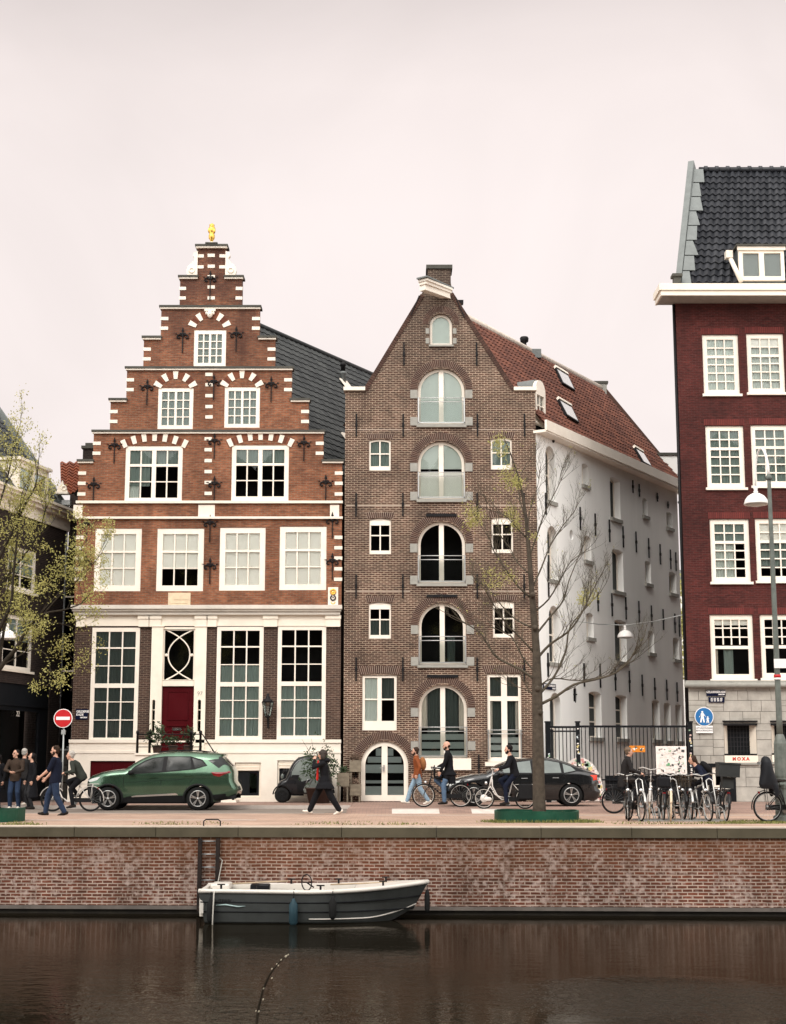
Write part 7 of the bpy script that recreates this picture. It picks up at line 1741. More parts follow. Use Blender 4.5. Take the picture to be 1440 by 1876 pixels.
# --- green crossover
K = lambda L: px_conv(L, 160, 1340, 4.5, 302, 1485.4, 61.6)
green = paint('green_metallic', (.070, .138, .088), .25, .80)
car = empty('parked_car', (0, 0, 0), 'metallic green crossover parked in front of the step gabled house', 'car')
top = K([(40, 575), (22, 520), (14, 440), (24, 405), (60, 375), (150, 348), (240, 334), (330, 325), (372, 298), (420, 266), (490, 230), (560, 205), (640, 188), (740, 181), (880, 182), (1000, 190), (1138, 206), (1122, 226), (1165, 262), (1200, 300), (1222, 340), (1226, 420), (1250, 455), (1262, 490), (1252, 530), (1170, 560), (1120, 575)])
B = Body(top, .24, [(205.6 - 302)/61.6, (369 - 302)/61.6], .345, 1.80, 1.02, .22, .26, .16)
m = B.side_mesh(B.outline()); m = B.over(top, mb=m); o = m.build('body', green, car); weld(o)
panels(B, car, 'side_window', M['car_glass'], [K([(368, 352), (425, 305), (500, 262), (560, 238), (652, 224), (640, 340)]), K([(682, 222), (780, 222), (868, 226), (884, 318), (676, 336)]), K([(884, 232), (960, 252), (1004, 290), (912, 314)])], .08, .012, False)
panels(B, car, 'window_surround', M['trim'], [K([(345, 364), (420, 296), (495, 252), (560, 228), (660, 216), (870, 217), (968, 244), (1012, 292), (905, 324), (640, 348)])], .08, .006, False)
g = B.over(K([(338, 320), (372, 297), (420, 265), (490, 229), (548, 208)]), .012, .12); g.build('windscreen', M['car_glass'], car)
g_over = B.over(K([(1122, 230), (1165, 264), (1200, 302)]), .012, .12); g_over.build('rear_window', M['car_glass'], car); panels(B, car, 'quarter_window', M['car_glass'], [K([(1016, 250), (1118, 218), (1170, 268), (1192, 300), (1105, 312)])], .07, .008, True)
panels(B, car, 'tail_light', M['tail'], [K([(1045, 346), (1195, 335), (1205, 352), (1110, 384), (1066, 373)])], .05, .012, True)
panels(B, car, 'headlight', M['headlamp'], [K([(22, 412), (60, 398), (138, 382), (106, 412), (40, 428)])], .05, .012, True)
panels(B, car, 'grille', M['trim'], [K([(20, 450), (60, 440), (100, 470), (100, 565), (40, 572), (22, 520)])], .06, .006, True)
m = MB()
for wx in B.wh: m.torus((wx, 0, .33), .43, .05, 'y', 24, 6, R(-12), R(192)) if False else None
for wx in B.wh:
    for sd in (-1, 1):
        P_ = []
        for i in range(21): t = R(-14 + 208*i/20); xx, zz = wx + .43*math.cos(t), .325 + .43*math.sin(t); P_.append((xx, sd*(B.w(xx, max(.26, zz)) + .0), zz))
        m.tube(P_, .045, 6, flat=.7)
m.build('arch_trim', M['trim'], car); panels(B, car, 'cladding', M['trim'], [K([(325, 555), (380, 540), (830, 536), (842, 590), (330, 590)]), K([(1060, 530), (1160, 520), (1250, 520), (1248, 560), (1120, 575), (1075, 575)])], .07, .012, True)
panels(B, car, 'chrome_strip', M['chrome'], [K([(398, 540), (440, 532), (760, 516), (782, 530), (400, 548)])], .06, .022, True)
m = MB()
for L_ in ([(330, 362), (328, 440), (345, 540)], [(662, 344), (632, 440), (632, 545)], [(902, 324), (915, 380), (880, 420), (846, 470), (832, 540)], [(925, 350), (1010, 348), (1012, 390), (926, 394), (925, 350)], [(345, 430), (640, 412), (905, 398)]):
    P_ = K(L_); m.tube([(x, -(B.w(x, z) + .001), z) for x, z in P_], .005 if len(L_) != 3 or L_[0][0] != 345 else .004, 4)
m.build('door_seams', M['trim'], car)
for a_ in ((540, 388), (824, 374)):
    p, q = K([a_, (a_[0] + 62, a_[1] - 3)]); m = MB(); m.beam((p[0], -(B.w(*p) + .02), p[1]), (q[0], -(B.w(*q) + .02), q[1]), .03, .03); m.build('handle', green, car)
for sd in (-1, 1): p = K([(392, 350)])[0]; m = MB(); m.ell((p[0], sd*(B.w(*p) + .10), p[1]), (.09, .10, .075)); m.build('mirror', M['trim'], car)
p = K([(1222, 385)])[0]; m = MB(); m.box(p[0] + .01, p[0] + .03, -.26, .26, p[1] - .06, p[1] + .06); m.build('number_plate', M['plate_y'], car)
m = B.over(K([(700, 178), (860, 178)]), .02, .35); m.build('roof_panel', M['car_glass'], car)
m = MB(); P_ = K([(600, 190), (760, 176), (920, 178), (1000, 188)]); [m.tube([(x, sd*(B.w(x, z) - .08), z + .03) for x, z in P_], .018, 6) for sd in (-1, 1)]; m.build('roof_rails', M['trim'], car)
m = MB(); m.box(B.wh[0] - .5, B.wh[1] + .5, -.75, .75, .2, .55); m.build('underbody', M['trim'], car)
for wx in B.wh:
    for sd in (-1, 1): wheel(car, wx, sd*.77, .345, .23, sd, 5, M['alloy'])
finish(car, (at(302, 1483, 45.9).x, 45.95, .004))
# --- black saloon
K2 = lambda L: [((a - 957)/60.4, (1477.2 - b)/60.4) for a, b in L]
blackp = paint('black_car_paint', (.010, .011, .012), .2, .2)
car = empty('parked_car', (0, 0, 0), 'black saloon with a sloping tail parked behind the slender tree', 'car')
top = K2([(822, 1468), (816, 1455), (815, 1442), (822, 1434), (845, 1427), (868, 1422), (893, 1419), (915, 1406), (935, 1398), (955, 1393.5), (978, 1391), (1000, 1390.5), (1022, 1394), (1042, 1401), (1062, 1409), (1080, 1415), (1094, 1420), (1095, 1430), (1094, 1442), (1100, 1450), (1098, 1462), (1088, 1468)])
B = Body(top, .20, [(868.5 - 957)/60.4, (1045.5 - 957)/60.4], .335, 1.82, .93, .26, .28, .16, .12)
m = B.side_mesh(B.outline()); m = B.over(top, mb=m); o = m.build('body', blackp, car); weld(o)
panels(B, car, 'side_window', M['car_glass_pale'], [K2([(912, 1417), (930, 1404), (950, 1398), (972, 1395.5), (974, 1417)]), K2([(980, 1395.5), (1003, 1395), (1025, 1399), (1028, 1417), (980, 1418)]), K2([(1031, 1400.5), (1046, 1406), (1054, 1413), (1033, 1417)])], .07, .012, False)
panels(B, car, 'window_surround', M['trim'], [K2([(905, 1419.5), (930, 1402), (955, 1395.6), (1000, 1393.2), (1026, 1397.4), (1048, 1404.6), (1072, 1414), (1030, 1419.5)])], .07, .006, False)
g = B.over(K2([(895, 1418), (915, 1405), (935, 1397), (952, 1393.5)]), .012, .12); g.build('windscreen', M['car_glass'], car); g = B.over(K2([(1020, 1393.4), (1042, 1400.4), (1062, 1408.4), (1074, 1412)]), .012, .14); g.build('rear_window', M['car_glass'], car)
m_ = simple('lit_tail_lamp', (.75, .05, .02), .2, var=.05); panels(B, car, 'tail_light', m_, [K2([(1080, 1421), (1094, 1421), (1094, 1430), (1086, 1431), (1086, 1426)])], .03, .012, True)
panels(B, car, 'headlight', M['headlamp'], [K2([(818, 1440), (824, 1435), (846, 1429), (842, 1434), (826, 1441)])], .04, .012, True)
m = MB()
for L_ in ([(904, 1420), (903, 1440), (910, 1462)], [(976, 1419), (973, 1440), (973, 1464)], [(1029, 1419), (1036, 1428), (1024, 1442), (1016, 1464)]): P_ = K2(L_); m.tube([(x, -(B.w(x, z) + .001), z) for x, z in P_], .005, 4)
m.build('door_seams', M['trim'], car)
for a_ in ((955, 1427), (1012, 1426)): p, q = K2([a_, (a_[0] + 11, a_[1])]); m = MB(); m.beam((p[0], -(B.w(*p) + .006), p[1]), (q[0], -(B.w(*q) + .006), q[1]), .02, .025); m.build('handle', M['zinc'], car)
for sd in (-1, 1): p = K2([(918, 1418)])[0]; m = MB(); m.ell((p[0], sd*(B.w(*p) + .10), p[1]), (.09, .10, .06)); m.build('mirror', blackp, car)
m = MB(); m.box(B.wh[0] - .5, B.wh[1] + .5, -.75, .75, .17, .5); m.build('underbody', M['trim'], car)
for wx in B.wh:
    for sd in (-1, 1): wheel(car, wx, sd*.78, .335, .22, sd, 5, M['alloy'])
finish(car, (at(957, 1470, 46.0).x, 46.75, PAV))
# --- black two-seat microcar on the pavement
K3 = lambda L: px_conv(L, 480, 1330, 6.545, 552, 1466, 55.6)
car = empty('microcar', (0, 0, 0), 'tiny black two seat microcar with big side windows parked against the white plinth', 'car')
top = K3([(165, 800), (160, 730), (178, 668), (215, 630), (275, 606), (300, 540), (335, 460), (375, 398), (430, 352), (500, 335), (580, 330), (660, 336), (730, 368), (780, 430), (815, 530), (830, 640), (835, 740), (825, 800)])
B = Body(top, .28, [(516 - 552)/55.6, (594 - 552)/55.6], .245, 1.02, .80, .10, .12, .10, .08)
hole = K3([(352, 520), (395, 440), (440, 395), (500, 378), (655, 376), (700, 410), (715, 520), (715, 700), (660, 770), (420, 770), (400, 640), (345, 590)])
out_ = B.outline()
m = B.side_mesh(out_, .06); m = B.over(top, mb=m, crown=.02); o = m.build('body', simple('satin_black_paint', (.014, .014, .016), .3, var=.1, coat=.5), car); weld(o)
panels(B, car, 'door_window', simple('pale_perspex', (.20, .225, .21), .06, var=.3, scale=1.5, coat=.7), [hole], .07, .010, True)
panels(B, car, 'dashboard', M['trim'], [K3([(352, 560), (345, 590), (400, 640), (420, 770), (505, 772), (505, 700), (640, 560), (710, 540), (712, 520), (640, 540), (600, 600), (470, 640), (440, 560)])], .05, .014, True)
g = B.over(K3([(285, 585), (300, 540), (335, 460), (375, 398), (430, 352)]), .012, .07, crown=.02); g.build('windscreen', M['car_glass_pale'], car)
m = MB()
for k in (0, 1): P_ = K3([(525 + 45*k, 660), (545 + 45*k, 615), (565 + 45*k, 615)]); m.tube([(x, -(B.w(x, z) + .014), z) for x, z in P_], .022, 6)
P_ = K3([(340, 520), (380, 440), (430, 392)]); m.tube([(x, -(B.w(x, z) + .012), z) for x, z in P_], .008, 5)
m.build('seat_bolster', M['zinc'], car)
for wx in B.wh:
    for sd in (-1, 1):
        P_ = [(wx + .30*math.cos(R(10 + 165*i/12)), sd*.50, .245 + .33*math.sin(R(10 + 165*i/12))) for i in range(13)]; m = MB(); m.tube(P_, .05, 6, flat=.5); m.build('mudguard', M['trim'], car); wheel(car, wx, sd*.45, .245, .17, sd, 6, M['trim'], False)
for sd in (-1, 1): p = K3([(262, 520)])[0]; m = MB(); m.ell((p[0], sd*.62, p[1]), (.05, .07, .08)); m.tube([(p[0], sd*.6, p[1]), (p[0] + .06, sd*.48, p[1] - .14)], .015, 5); m.build('mirror', M['trim'], car)
p = K3([(235, 560)])[0]; m = MB(); m.ell((p[0], -.42, p[1] - .05), (.05, .05, .09)); m.build('indicator', M['car_glass_pale'], car)
finish(car, (at(552, 1440, 50.4).x, 51.1, PAV))
# ------------------------------------------------------------------ bicycles: front towards -x
def rim_mat(k): return M[k]
M['rim_pale'] = simple('pale_rim', (.62, .58, .53), .35, metal=.3, var=.1); M['bike_black'] = simple('black_bike_paint', (.012, .012, .013), .35, var=.2, coat=.3); M['bike_white'] = simple('white_bike_paint', (.62, .58, .54), .35, var=.08); M['bike_cream'] = simple('cream_bike_paint', (.62, .50, .36), .4, var=.15, scale=6, dirt=(.35, .26, .18)); M['bike_silver'] = simple('silver_bike_paint', (.50, .49, .47), .3, metal=.6, var=.1); M['saddle'] = simple('dark_saddle', (.02, .016, .014), .6)
def bike(label, frame='bike_black', r_=.34, base=1.10, style='step', tyre='rubber', rim='rim_pale', guard=None, bars='bike_black', bar_h=1.06, extras=(), group=None, band=True, steer=0.0):
    bk = empty('bicycle', (0, 0, 0), label, 'bicycle', group); fx, rx = -base/2, base/2; FM = M[frame]
    bbx, bbz = .10, .28; stx, stz = .24, .80; hx0, hz0, hx1, hz1 = fx + .16, .64, fx + .23, .90
    m = MB()
    m.tube([(bbx, 0, bbz), (stx, 0, stz)], .017, 8)
    if style == 'step': m.tube([(hx0, 0, hz0 + .03), (hx0 + .10, 0, .42), (-.12, 0, .28), (bbx, 0, bbz)], .022, 8)
    elif style == 'swan': m.tube([(hx1, 0, hz1 - .06), (hx0 + .08, 0, .62), (-.20, 0, .36), (bbx, 0, bbz)], .02, 8); m.tube([(hx0, 0, hz0 + .02), (-.28, 0, .42), (-.08, 0, .26), (bbx, 0, bbz)], .017, 8)
    else: m.tube([(hx1, 0, hz1 - .04), (stx - .01, 0, stz - .04)], .016, 8); m.tube([(hx0, 0, hz0 + .03), (bbx, 0, bbz)], .019, 8)
    m.tube([(hx0, 0, hz0), (hx1, 0, hz1)], .022, 8)
    for s_ in (-1, 1):
        m.tube([(bbx, s_*.03, bbz), (rx, s_*.065, r_)], .011, 6); m.tube([(stx - .02, s_*.03, stz - .08), (rx, s_*.065, r_)], .010, 6)
        m.tube([(hx0 - .01, s_*.055, hz0 - .04), (fx + .04, s_*.06, r_ + .12), (fx, s_*.06, r_)], .012, 6)
    m.box(hx0 - .03, hx0 + .03, -.06, .06, hz0 - .05, hz0 - .02)
    m.build('frame', FM, bk)
    for wx in (fx, rx):
        m = MB(); m.torus((wx, 0, r_), r_ - .02, .021, 'y', 40, 8); w_ = m.build('wheel', M[tyre], bk)
        m = MB(); m.torus((wx, 0, r_), r_ - .047, .0135 if band else .010, 'y', 40, 6, flat=.7); m.build('rim', M[rim], w_)
        m = MB(); m.lathe([(.03, -.045), (.03, .045)], (wx, 0, r_), 10, RY)
        for k in range(18):
            a = 2*PI*k/18; s_ = .03 if k % 2 else -.03; m.tube([(wx + .03*math.cos(a + .5), s_, r_ + .03*math.sin(a + .5)), (wx + (r_ - .05)*math.cos(a), 0, r_ + (r_ - .05)*math.sin(a))], .0022, 3)
        m.build('spokes', M['zinc'], w_)
    gm = M[guard or frame]
    m = MB(); m.torus((fx, 0, r_), r_ + .03, .030, 'y', 20, 6, R(40), R(165), .35); m.build('mudguard', gm, bk)
    m = MB(); m.torus((rx, 0, r_), r_ + .03, .030, 'y', 24, 6, R(-10), R(165), .35); m.build('mudguard', gm, bk)
    m = MB(); m.tube([(hx1, 0, hz1), (hx1 + .03, 0, bar_h)], .013, 6)
    bx = hx1 + .03
    pts = [(bx + .26, -.30, bar_h - .02), (bx + .12, -.29, bar_h + .02), (bx - .03, -.20, bar_h + .05), (bx - .02, 0, bar_h), (bx - .03, .20, bar_h + .05), (bx + .12, .29, bar_h + .02), (bx + .26, .30, bar_h - .02)]
    m.tube(pts, .013, 6); hb = m.build('handlebar', M[bars], bk)
    m = MB(); [m.tube([(bx + .14, s_*.291, bar_h + .015), (bx + .27, s_*.30, bar_h - .021)], .018, 6) for s_ in (-1, 1)]; m.build('grips', M['saddle'], hb)
    m = MB(); m.ell((stx + .05, 0, .955), (.14, .085, .04), 12, 8); m.ell((stx - .08, 0, .955), (.09, .035, .03), 10, 6); m.tube([(stx, 0, stz), (stx + .03, 0, .93)], .012, 6); m.build('saddle', M['saddle'], bk)
    m = MB(); m.lathe([(.09, -.006), (.09, .006)], (bbx, -.055, bbz), 18, RY)
    for s_ in (-1, 1): m.tube([(bbx, s_*.075, bbz), (bbx - s_*.02, s_*.09, bbz - s_*(-.16))], .010, 5); m.box(bbx - .07, bbx + .05, s_*.10 - .04, s_*.10 + .04, bbz + s_*.16 - .012, bbz + s_*.16 + .012)
    m.build('crank', M['zinc'], bk)
    m = MB(); m.box(bbx - .12, rx + .03, -.075, -.045, r_ - .03 - .05, r_ + .09 - .05); m.build('chain_case', M['trim'], bk)
    if 'rack' in extras or 'crate_rear' in extras or 'pannier' in extras or 'seat' in extras:
        m = MB(); z = 2*r_ + .09
        for s_ in (-1, 1): m.tube([(rx - .28, s_*.06, z), (rx + .22, s_*.06, z)], .008, 5); m.tube([(rx + .05, s_*.06, z), (rx, s_*.075, r_)], .007, 5)
        for k in range(4): m.tube([(rx - .26 + k*.15, -.06, z), (rx - .26 + k*.15, .06, z)], .006, 4)
        m.build('carrier', FM, bk)
    m = MB(); m.ell((hx0 - .10, 0, hz0 + .08), (.045, .05, .05)); m.build('headlight', M['chrome'], bk)
    m = MB(); m.box(rx + r_*.55, rx + r_*.55 + .03, -.035, .035, r_ + r_*.85, r_ + r_*.85 + .05); m.build('rear_light', M['tail'], bk)
    if 'crate_front' in extras:
        m = MB(); z = hz1 - .0; x0_, x1_ = fx - .25, fx + .15
        m.box(x0_, x1_, -.24, .24, z, z + .012); [m.box(x0_, x1_, s_*.24 - .01, s_*.24 + .01, z + .013, z + .26) for s_ in (-1, 1)]; [m.box(x - .01, x + .01, -.229, .229, z + .013, z + .26) for x in (x0_ + .01, x1_ - .01)]
        m.box(x0_ + .02, x1_ - .02, -.225, .225, z + .014, z + .17)
        m.build('crate', simple('dark_crate', (.035, .037, .037), .5, var=.2) if 'dark_crate' not in bpy.data.materials else bpy.data.materials['dark_crate'], bk)
        m = MB(); m.box(x0_ - .012, x0_ - .004, -.15, .15, z + .08, z + .20); m.build('crate_label', M['zinc'], bk)
    if 'crate_top' in extras:
        m = MB(); z = 2*r_ + .11; m.box(rx - .22, rx + .22, -.25, .25, z + .25, z + .54); m.box(rx - .235, rx + .235, -.265, .265, z + .543, z + .58); m.box(rx - .12, rx + .12, -.13, .13, z - .02, z + .247); m.build('crate', simple('dark_crate', (.035, .037, .037), .5, var=.2) if 'dark_crate' not in bpy.data.materials else bpy.data.materials['dark_crate'], bk)
    if 'bag' in extras:
        m = MB(); m.box(rx - .2, rx + .17, -.15, .15, 2*r_ + .10, 2*r_ + .36); m.build('bag', simple('dark_bag', (.012, .012, .014), .8, bump=.4, scale=9), bk, bevel=.05)
    if 'pannier' in extras:
        m = MB()
        for s_ in (-1, 1): m.box(rx - .20, rx + .20, s_*.09, s_*.24, 2*r_ - .32, 2*r_ + .10)
        m.build('pannier', simple('black_canvas', (.012, .012, .013), .8), bk, bevel=.03)
    if 'basket' in extras:
        m = MB(); z = .82
        for k in range(6): m.torus((fx - .06, 0, z + k*.045), .17 + k*.006, .005, 'z', 20, 4)
        for k in range(14): a = 2*PI*k/14; m.tube([(fx - .06 + .17*math.cos(a), .17*math.sin(a), z), (fx - .06 + .20*math.cos(a), .20*math.sin(a), z + .23)], .004, 3)
        m.build('basket', simple('wicker_dark', (.06, .045, .03), .8) if 'wicker_dark' not in bpy.data.materials else bpy.data.materials['wicker_dark'], bk)
    if 'hub_motor' in extras:
        m = MB(); m.lathe([(.09, -.06), (.11, -.03), (.11, .03), (.09, .06)], (fx, 0, r_), 20, RY); m.ell((fx + .10, -.08, r_ - .02), (.12, .03, .06)); m.build('hub_motor', FM, bk)
    if 'seat' in extras:
        x, z = rx - .02, 2*r_ + .12
        m = MB(); vs = []
        prof = [(.26, 0), (.26, .25), (.25, .45), (.20, .58), (.10, .66)]
        L_ = [(x - .02 + .10*h_, z + h_, a, b_) for h_, a, b_ in ((-.06, .20, .17), (.04, .23, .20), (.16, .20, .21), (.32, .15, .21), (.46, .135, .19), (.57, .12, .16), (.65, .09, .11), (.69, .04, .05))]
        n_ = 18; vs = [(cx + a*math.cos(2*PI*j/n_), b_*math.sin(2*PI*j/n_), zz) for cx, zz, a, b_ in L_ for j in range(n_)]
        m.add(vs, [(i*n_+j, i*n_+(j+1) % n_, (i+1)*n_+(j+1) % n_, (i+1)*n_+j) for i in range(len(L_)-1) for j in range(n_)] + [tuple(range(n_-1, -1, -1)), tuple((len(L_)-1)*n_+j for j in range(n_))], True)
        for s_ in (-1, 1): m.ell((x - .14, s_*.17, z - .10), (.07, .035, .17))
        so_ = remesh(m, 'child_seat', simple('black_plastic', (.014, .015, .018), .45, var=.2), bk, .02)
        m = MB(); m.tube([(x - .05, -.1, z + .5), (x - .08, -.08, z + .2)], .012, 5); m.tube([(x - .05, .1, z + .5), (x - .08, .08, z + .2)], .012, 5); m.box(x + .19, x + .22, -.09, .09, z + .50, z + .56); m.build('straps', M['zinc'], so_)
    if 'front_seat' in extras:
        x, z = hx1 + .22, bar_h - .28
        m = MB(); m.ell((x, 0, z + .02), (.13, .14, .06)); m.ell((x - .13, 0, z + .20), (.035, .13, .19)); m.build('child_seat', M['trim'], bk)
        m = MB(); m.tube([(hx1 + .03, -.14, bar_h + .02), (hx1 + .30, -.16, bar_h + .02), (hx1 + .48, -.14, bar_h + .30)], .028, 8); m.build('seat_arm', M['zinc'], bk)
    return bk
# ------------------------------------------------------------------ people: facing -x, ground at z = 0
def ik(a, c, l1, l2, pole):
    a, c, pole = Vector(a), Vector(c), Vector(pole); d = c - a; L = min(d.length, (l1 + l2)*.998); dn = d.normalized()
    x = (l1*l1 - l2*l2 + L*L)/(2*L); h = math.sqrt(max(0, l1*l1 - x*x)); p = (pole - dn*pole.dot(dn))
    p = p.normalized() if p.length > 1e-6 else Vector((0, 0, 1)); return a + dn*x + p*h, a + dn*L
def loft(mb, secs, n=16):
    vs = []
    for c, A, Bv in secs:
        for j in range(n): t = 2*PI*j/n; vs.append(Vector(c) + Vector(A)*math.cos(t) + Vector(Bv)*math.sin(t))
    fs = [(i*n+j, i*n+(j+1) % n, (i+1)*n+(j+1) % n, (i+1)*n+j) for i in range(len(secs)-1) for j in range(n)]
    fs += [tuple(range(n-1, -1, -1)), tuple((len(secs)-1)*n+j for j in range(n))]
    return mb.add(vs, fs, True)
def cloth(name, col, rough=.85):
    if name in bpy.data.materials: return bpy.data.materials[name]
    return simple(name, col, rough, var=.25, scale=14, bump=.15)
def hand(mb, wr, d, side, palm, k, curl=.5, thumb=1):
    """palm and five curved fingers from wrist point along d; `side` spreads the knuckles, `palm` is the way the fingers close"""
    d = Vector(d).normalized(); side = Vector(side); side = (side - d*side.dot(d)).normalized(); pl = Vector(palm); pl = (pl - d*pl.dot(d) - side*pl.dot(side)).normalized()
    mb.cap(wr, Vector(wr) + d*.03*k, .026*k, .030*k, 8)
    for i in range(4): o = side*(i - 1.5)*.019*k; mb.cap(Vector(wr) + d*.02*k + o*.7, Vector(wr) + d*.085*k + o, .0145*k, .0125*k, 6)
    for i, L_ in enumerate((.066, .078, .074, .056)):
        o = side*(i - 1.5)*.021*k; p = Vector(wr) + d*.088*k + o; dd = d
        for j, f in enumerate((.42, .33, .25)):
            a = curl*(.75 + .2*j + .06*i); dd = (dd*math.cos(a) + pl*math.sin(a)).normalized(); q = p + dd*L_*f*k; mb.cap(p, q, .0098*k - .0009*j, .0090*k - .0009*j, 6); p = q
            pl = (pl - dd*pl.dot(dd)).normalized() if (pl - dd*pl.dot(dd)).length > .01 else pl
        pl = Vector(palm); pl = (pl - d*pl.dot(d) - side*pl.dot(side)).normalized()
    p = Vector(wr) + d*.03*k - side*.028*k*thumb; q = p + (d*.6 - side*.75*thumb + pl*.35).normalized()*.036*k; r_ = q + (d*.9 - side*.15*thumb + pl*.5).normalized()*.03*k
    mb.cap(p, q, .0125*k, .0115*k, 6); mb.cap(q, r_, .0108*k, .0095*k, 6)
def person(label, H=1.75, pel=(0, .93), lean=2, wrists=None, ankles=None, pitch=(0, 0), head_yaw=0, head_pitch=0, top=None, top_len=.08, flare=.03, legs=None, leg_w=1.0, shoes=None, hair=None, hair_style='short', beard=None, sleeve=1.0, skin='skin', group=None, female=False, knee=(-1, 0, .15), elbow=None, twist=0, hand_curl=.5, neckline=None, stout=1.0, skirt=None, name='person', scarf=None, bag=None, glasses=False, grip=False, forearm_pole=None, shirt=None):
    k = H/1.75; pr = empty(name, (0, 0, 0), label, 'person', group)
    ln = R(lean); d = Vector((-math.sin(ln), 0, math.cos(ln))); fw = Vector((-math.cos(ln), 0, -math.sin(ln))); Yv = Vector((0, 1, 0))
    tw = Matrix.Rotation(R(twist), 3, 'Z')
    P = Vector((pel[0], 0, pel[1]*k if pel[1] < 1.5 else pel[1])); st = stout
    curve = lambda t: P + d*t*k + fw*(-.02*math.sin(min(1, t/.5)*PI))*k - fw*0
    Nk = P + d*.515*k
    sh = [Nk - d*.055*k + (tw @ Yv)*s_*(.175 if female else .195)*k for s_ in (-1, 1)]
    hp = [P - d*.02*k + Yv*s_*.088*k for s_ in (-1, 1)]
    wrists = wrists or [None, None]; W = []; E = []
    for i, s_ in enumerate((-1, 1)):
        wv = wrists[i]
        if wv is None: wv = (sh[i].x - .03, s_*(.23 if female else .27)*k, sh[i].z - .52*k)
        pole = (elbow[i] if elbow else (.8, s_*.5, -.5))
        e_, w_ = ik(sh[i], wv, .285*k, .255*k, pole); E.append(e_); W.append(w_)
    A = []; Kn = []
    for i, s_ in enumerate((-1, 1)):
        a = ankles[i] if ankles else (pel[0] - .02, s_*.10*k, .085*k)
        kn, an = ik(hp[i], a, .435*k, .425*k, knee); Kn.append(kn); A.append(an)
    # head frame
    hz = Matrix.Rotation(R(head_yaw), 3, 'Z'); hd = (d*.55 + Vector((0, 0, 1))*.45).normalized()
    hf = hz @ Vector((-1, 0, 0)); hf = (hf*math.cos(R(head_pitch)) + Vector((0, 0, 1))*math.sin(R(head_pitch))).normalized(); hs = Vector((0, 0, 1)).cross(hf).normalized(); hu = hf.cross(hs).normalized()
    Hc = Nk + hd*.165*k + hf*.02*k
    HM = Matrix((hf, hs, hu)).transposed()
    hp_ = lambda f, s_, u: Hc + HM @ Vector((f*k, s_*k, u*k))
    # ---- body: one skin
    b = MB()
    loft(b, [(curve(t), Yv*wy*k*st, fw*wx*k*st) for t, wy, wx in ((-.08, .11, .08), (0, .155, .105), (.12, .145 if not female else .13, .10), (.25, .15, .105), (.38, .165, .11), (.46, .15, .085), (.52, .07, .06))])
    b.cap(Nk - d*.04*k, Hc - hu*.03*k, .058*k, .052*k, 10)
    b.ell(hp_(-.008, 0, .030), (.098*k, .076*k, .095*k), 16, 12, HM); b.ell(hp_(.018, 0, -.035), (.070*k, .060*k, .082*k), 14, 10, HM); b.ell(hp_(.045, 0, -.095), (.032*k, .032*k, .026*k), 10, 8, HM)
    b.cap(hp_(.086, 0, .012), hp_(.104, 0, -.028), .011*k, .017*k, 8); b.ell(hp_(.072, 0, .028), (.022*k, .055*k, .014*k), 10, 6, HM); b.ell(hp_(.078, 0, -.062), (.014*k, .026*k, .010*k), 8, 6, HM)
    for s_ in (-1, 1): b.ell(hp_(-.012, s_*.078, -.008), (.026*k, .010*k, .034*k), 8, 6, HM); b.ell(hp_(.045, s_*.042, -.020), (.030*k, .024*k, .028*k), 8, 6, HM)
    for i, s_ in enumerate((-1, 1)):
        b.cap(sh[i], E[i], .050*k*st, .040*k, 10); b.cap(E[i], W[i], .041*k*st, .027*k, 10)
        hdv = (W[i] - E[i]).normalized()
        if grip: hand(b, W[i], (hdv*.55 + Vector((-1, 0, -.1))*.45), (0, -s_, .2), (-.2, 0, -1), k, .75, 1)
        else: hand(b, W[i], hdv, (-1, 0, 0) if abs(hdv.x) < .8 else (0, -s_, .3), (0, -s_, 0), k, hand_curl, -1 if abs(hdv.x) < .8 else 1)
        b.cap(hp[i], Kn[i], .082*k*st, .056*k, 10); b.cap(Kn[i], A[i], .056*k, .038*k, 10)
    body = remesh(b, 'body', M[skin], pr, .0085, 1)
    m = MB()
    for s_ in (-1, 1): m.ell(hp_(.082, s_*.030, .006), (.010*k, .014*k, .008*k), 8, 6, HM)
    m.build('eyes', M['iron'], pr)
    m = MB(); m.ell(hp_(.090, 0, -.062), (.006*k, .022*k, .005*k), 8, 4, HM); m.build('mouth', cloth('lips', (.30, .09, .08)), pr)
    # ---- clothes
    if top:
        c = MB(); g = .022*k
        S_ = [(-top_len, .165 + flare, .125 + flare), (0, .165 + flare*.5, .125 + flare*.4), (.12, .150 if female else .158, .118), (.25, .160, .120), (.38, .178, .124), (.46, .165, .10), (.515, .085, .075)]
        if pel[1] < .8 or lean > 14: S_[0] = (-min(top_len, .10), .165, .12)
        secs_ = [(curve(t), (tw @ Yv if t > .3 else Yv)*(wy*k*st), fw*(wx*k*st)) for t, wy, wx in S_]
        loft(c, secs_)
        if top_len > .12 and lean <= 14:
            zh = P.z - top_len*k; loft(c, [(Vector((P.x + .0, 0, P.z - .02)), Yv*.185*k*st, fw*.14*k*st), (Vector((P.x + .015, 0, (P.z + zh)/2)), Yv*(.19 + flare)*k*st, Vector((-1, 0, 0))*(.15 + flare*1.2)*k*st), (Vector((P.x + .02, 0, zh)), Yv*(.195 + flare*1.5)*k*st, Vector((-1, 0, 0))*(.155 + flare*2)*k*st)])
        if skirt:       # coat tails falling behind a seated rider
            loft(c, [(P + Vector((.02, 0, 0)), Yv*.18*k, Vector((-1, 0, 0))*.13*k), (P + Vector((.06, 0, -.15)), Yv*.2*k, Vector((-1, 0, 0))*.13*k), (P + Vector((.10, 0, -skirt)), Yv*.2*k, Vector((-1, 0, 0))*.10*k)])
            for i in (0, 1): c.cap(hp[i], hp[i].lerp(Kn[i], .45), .115*k, .10*k, 10)
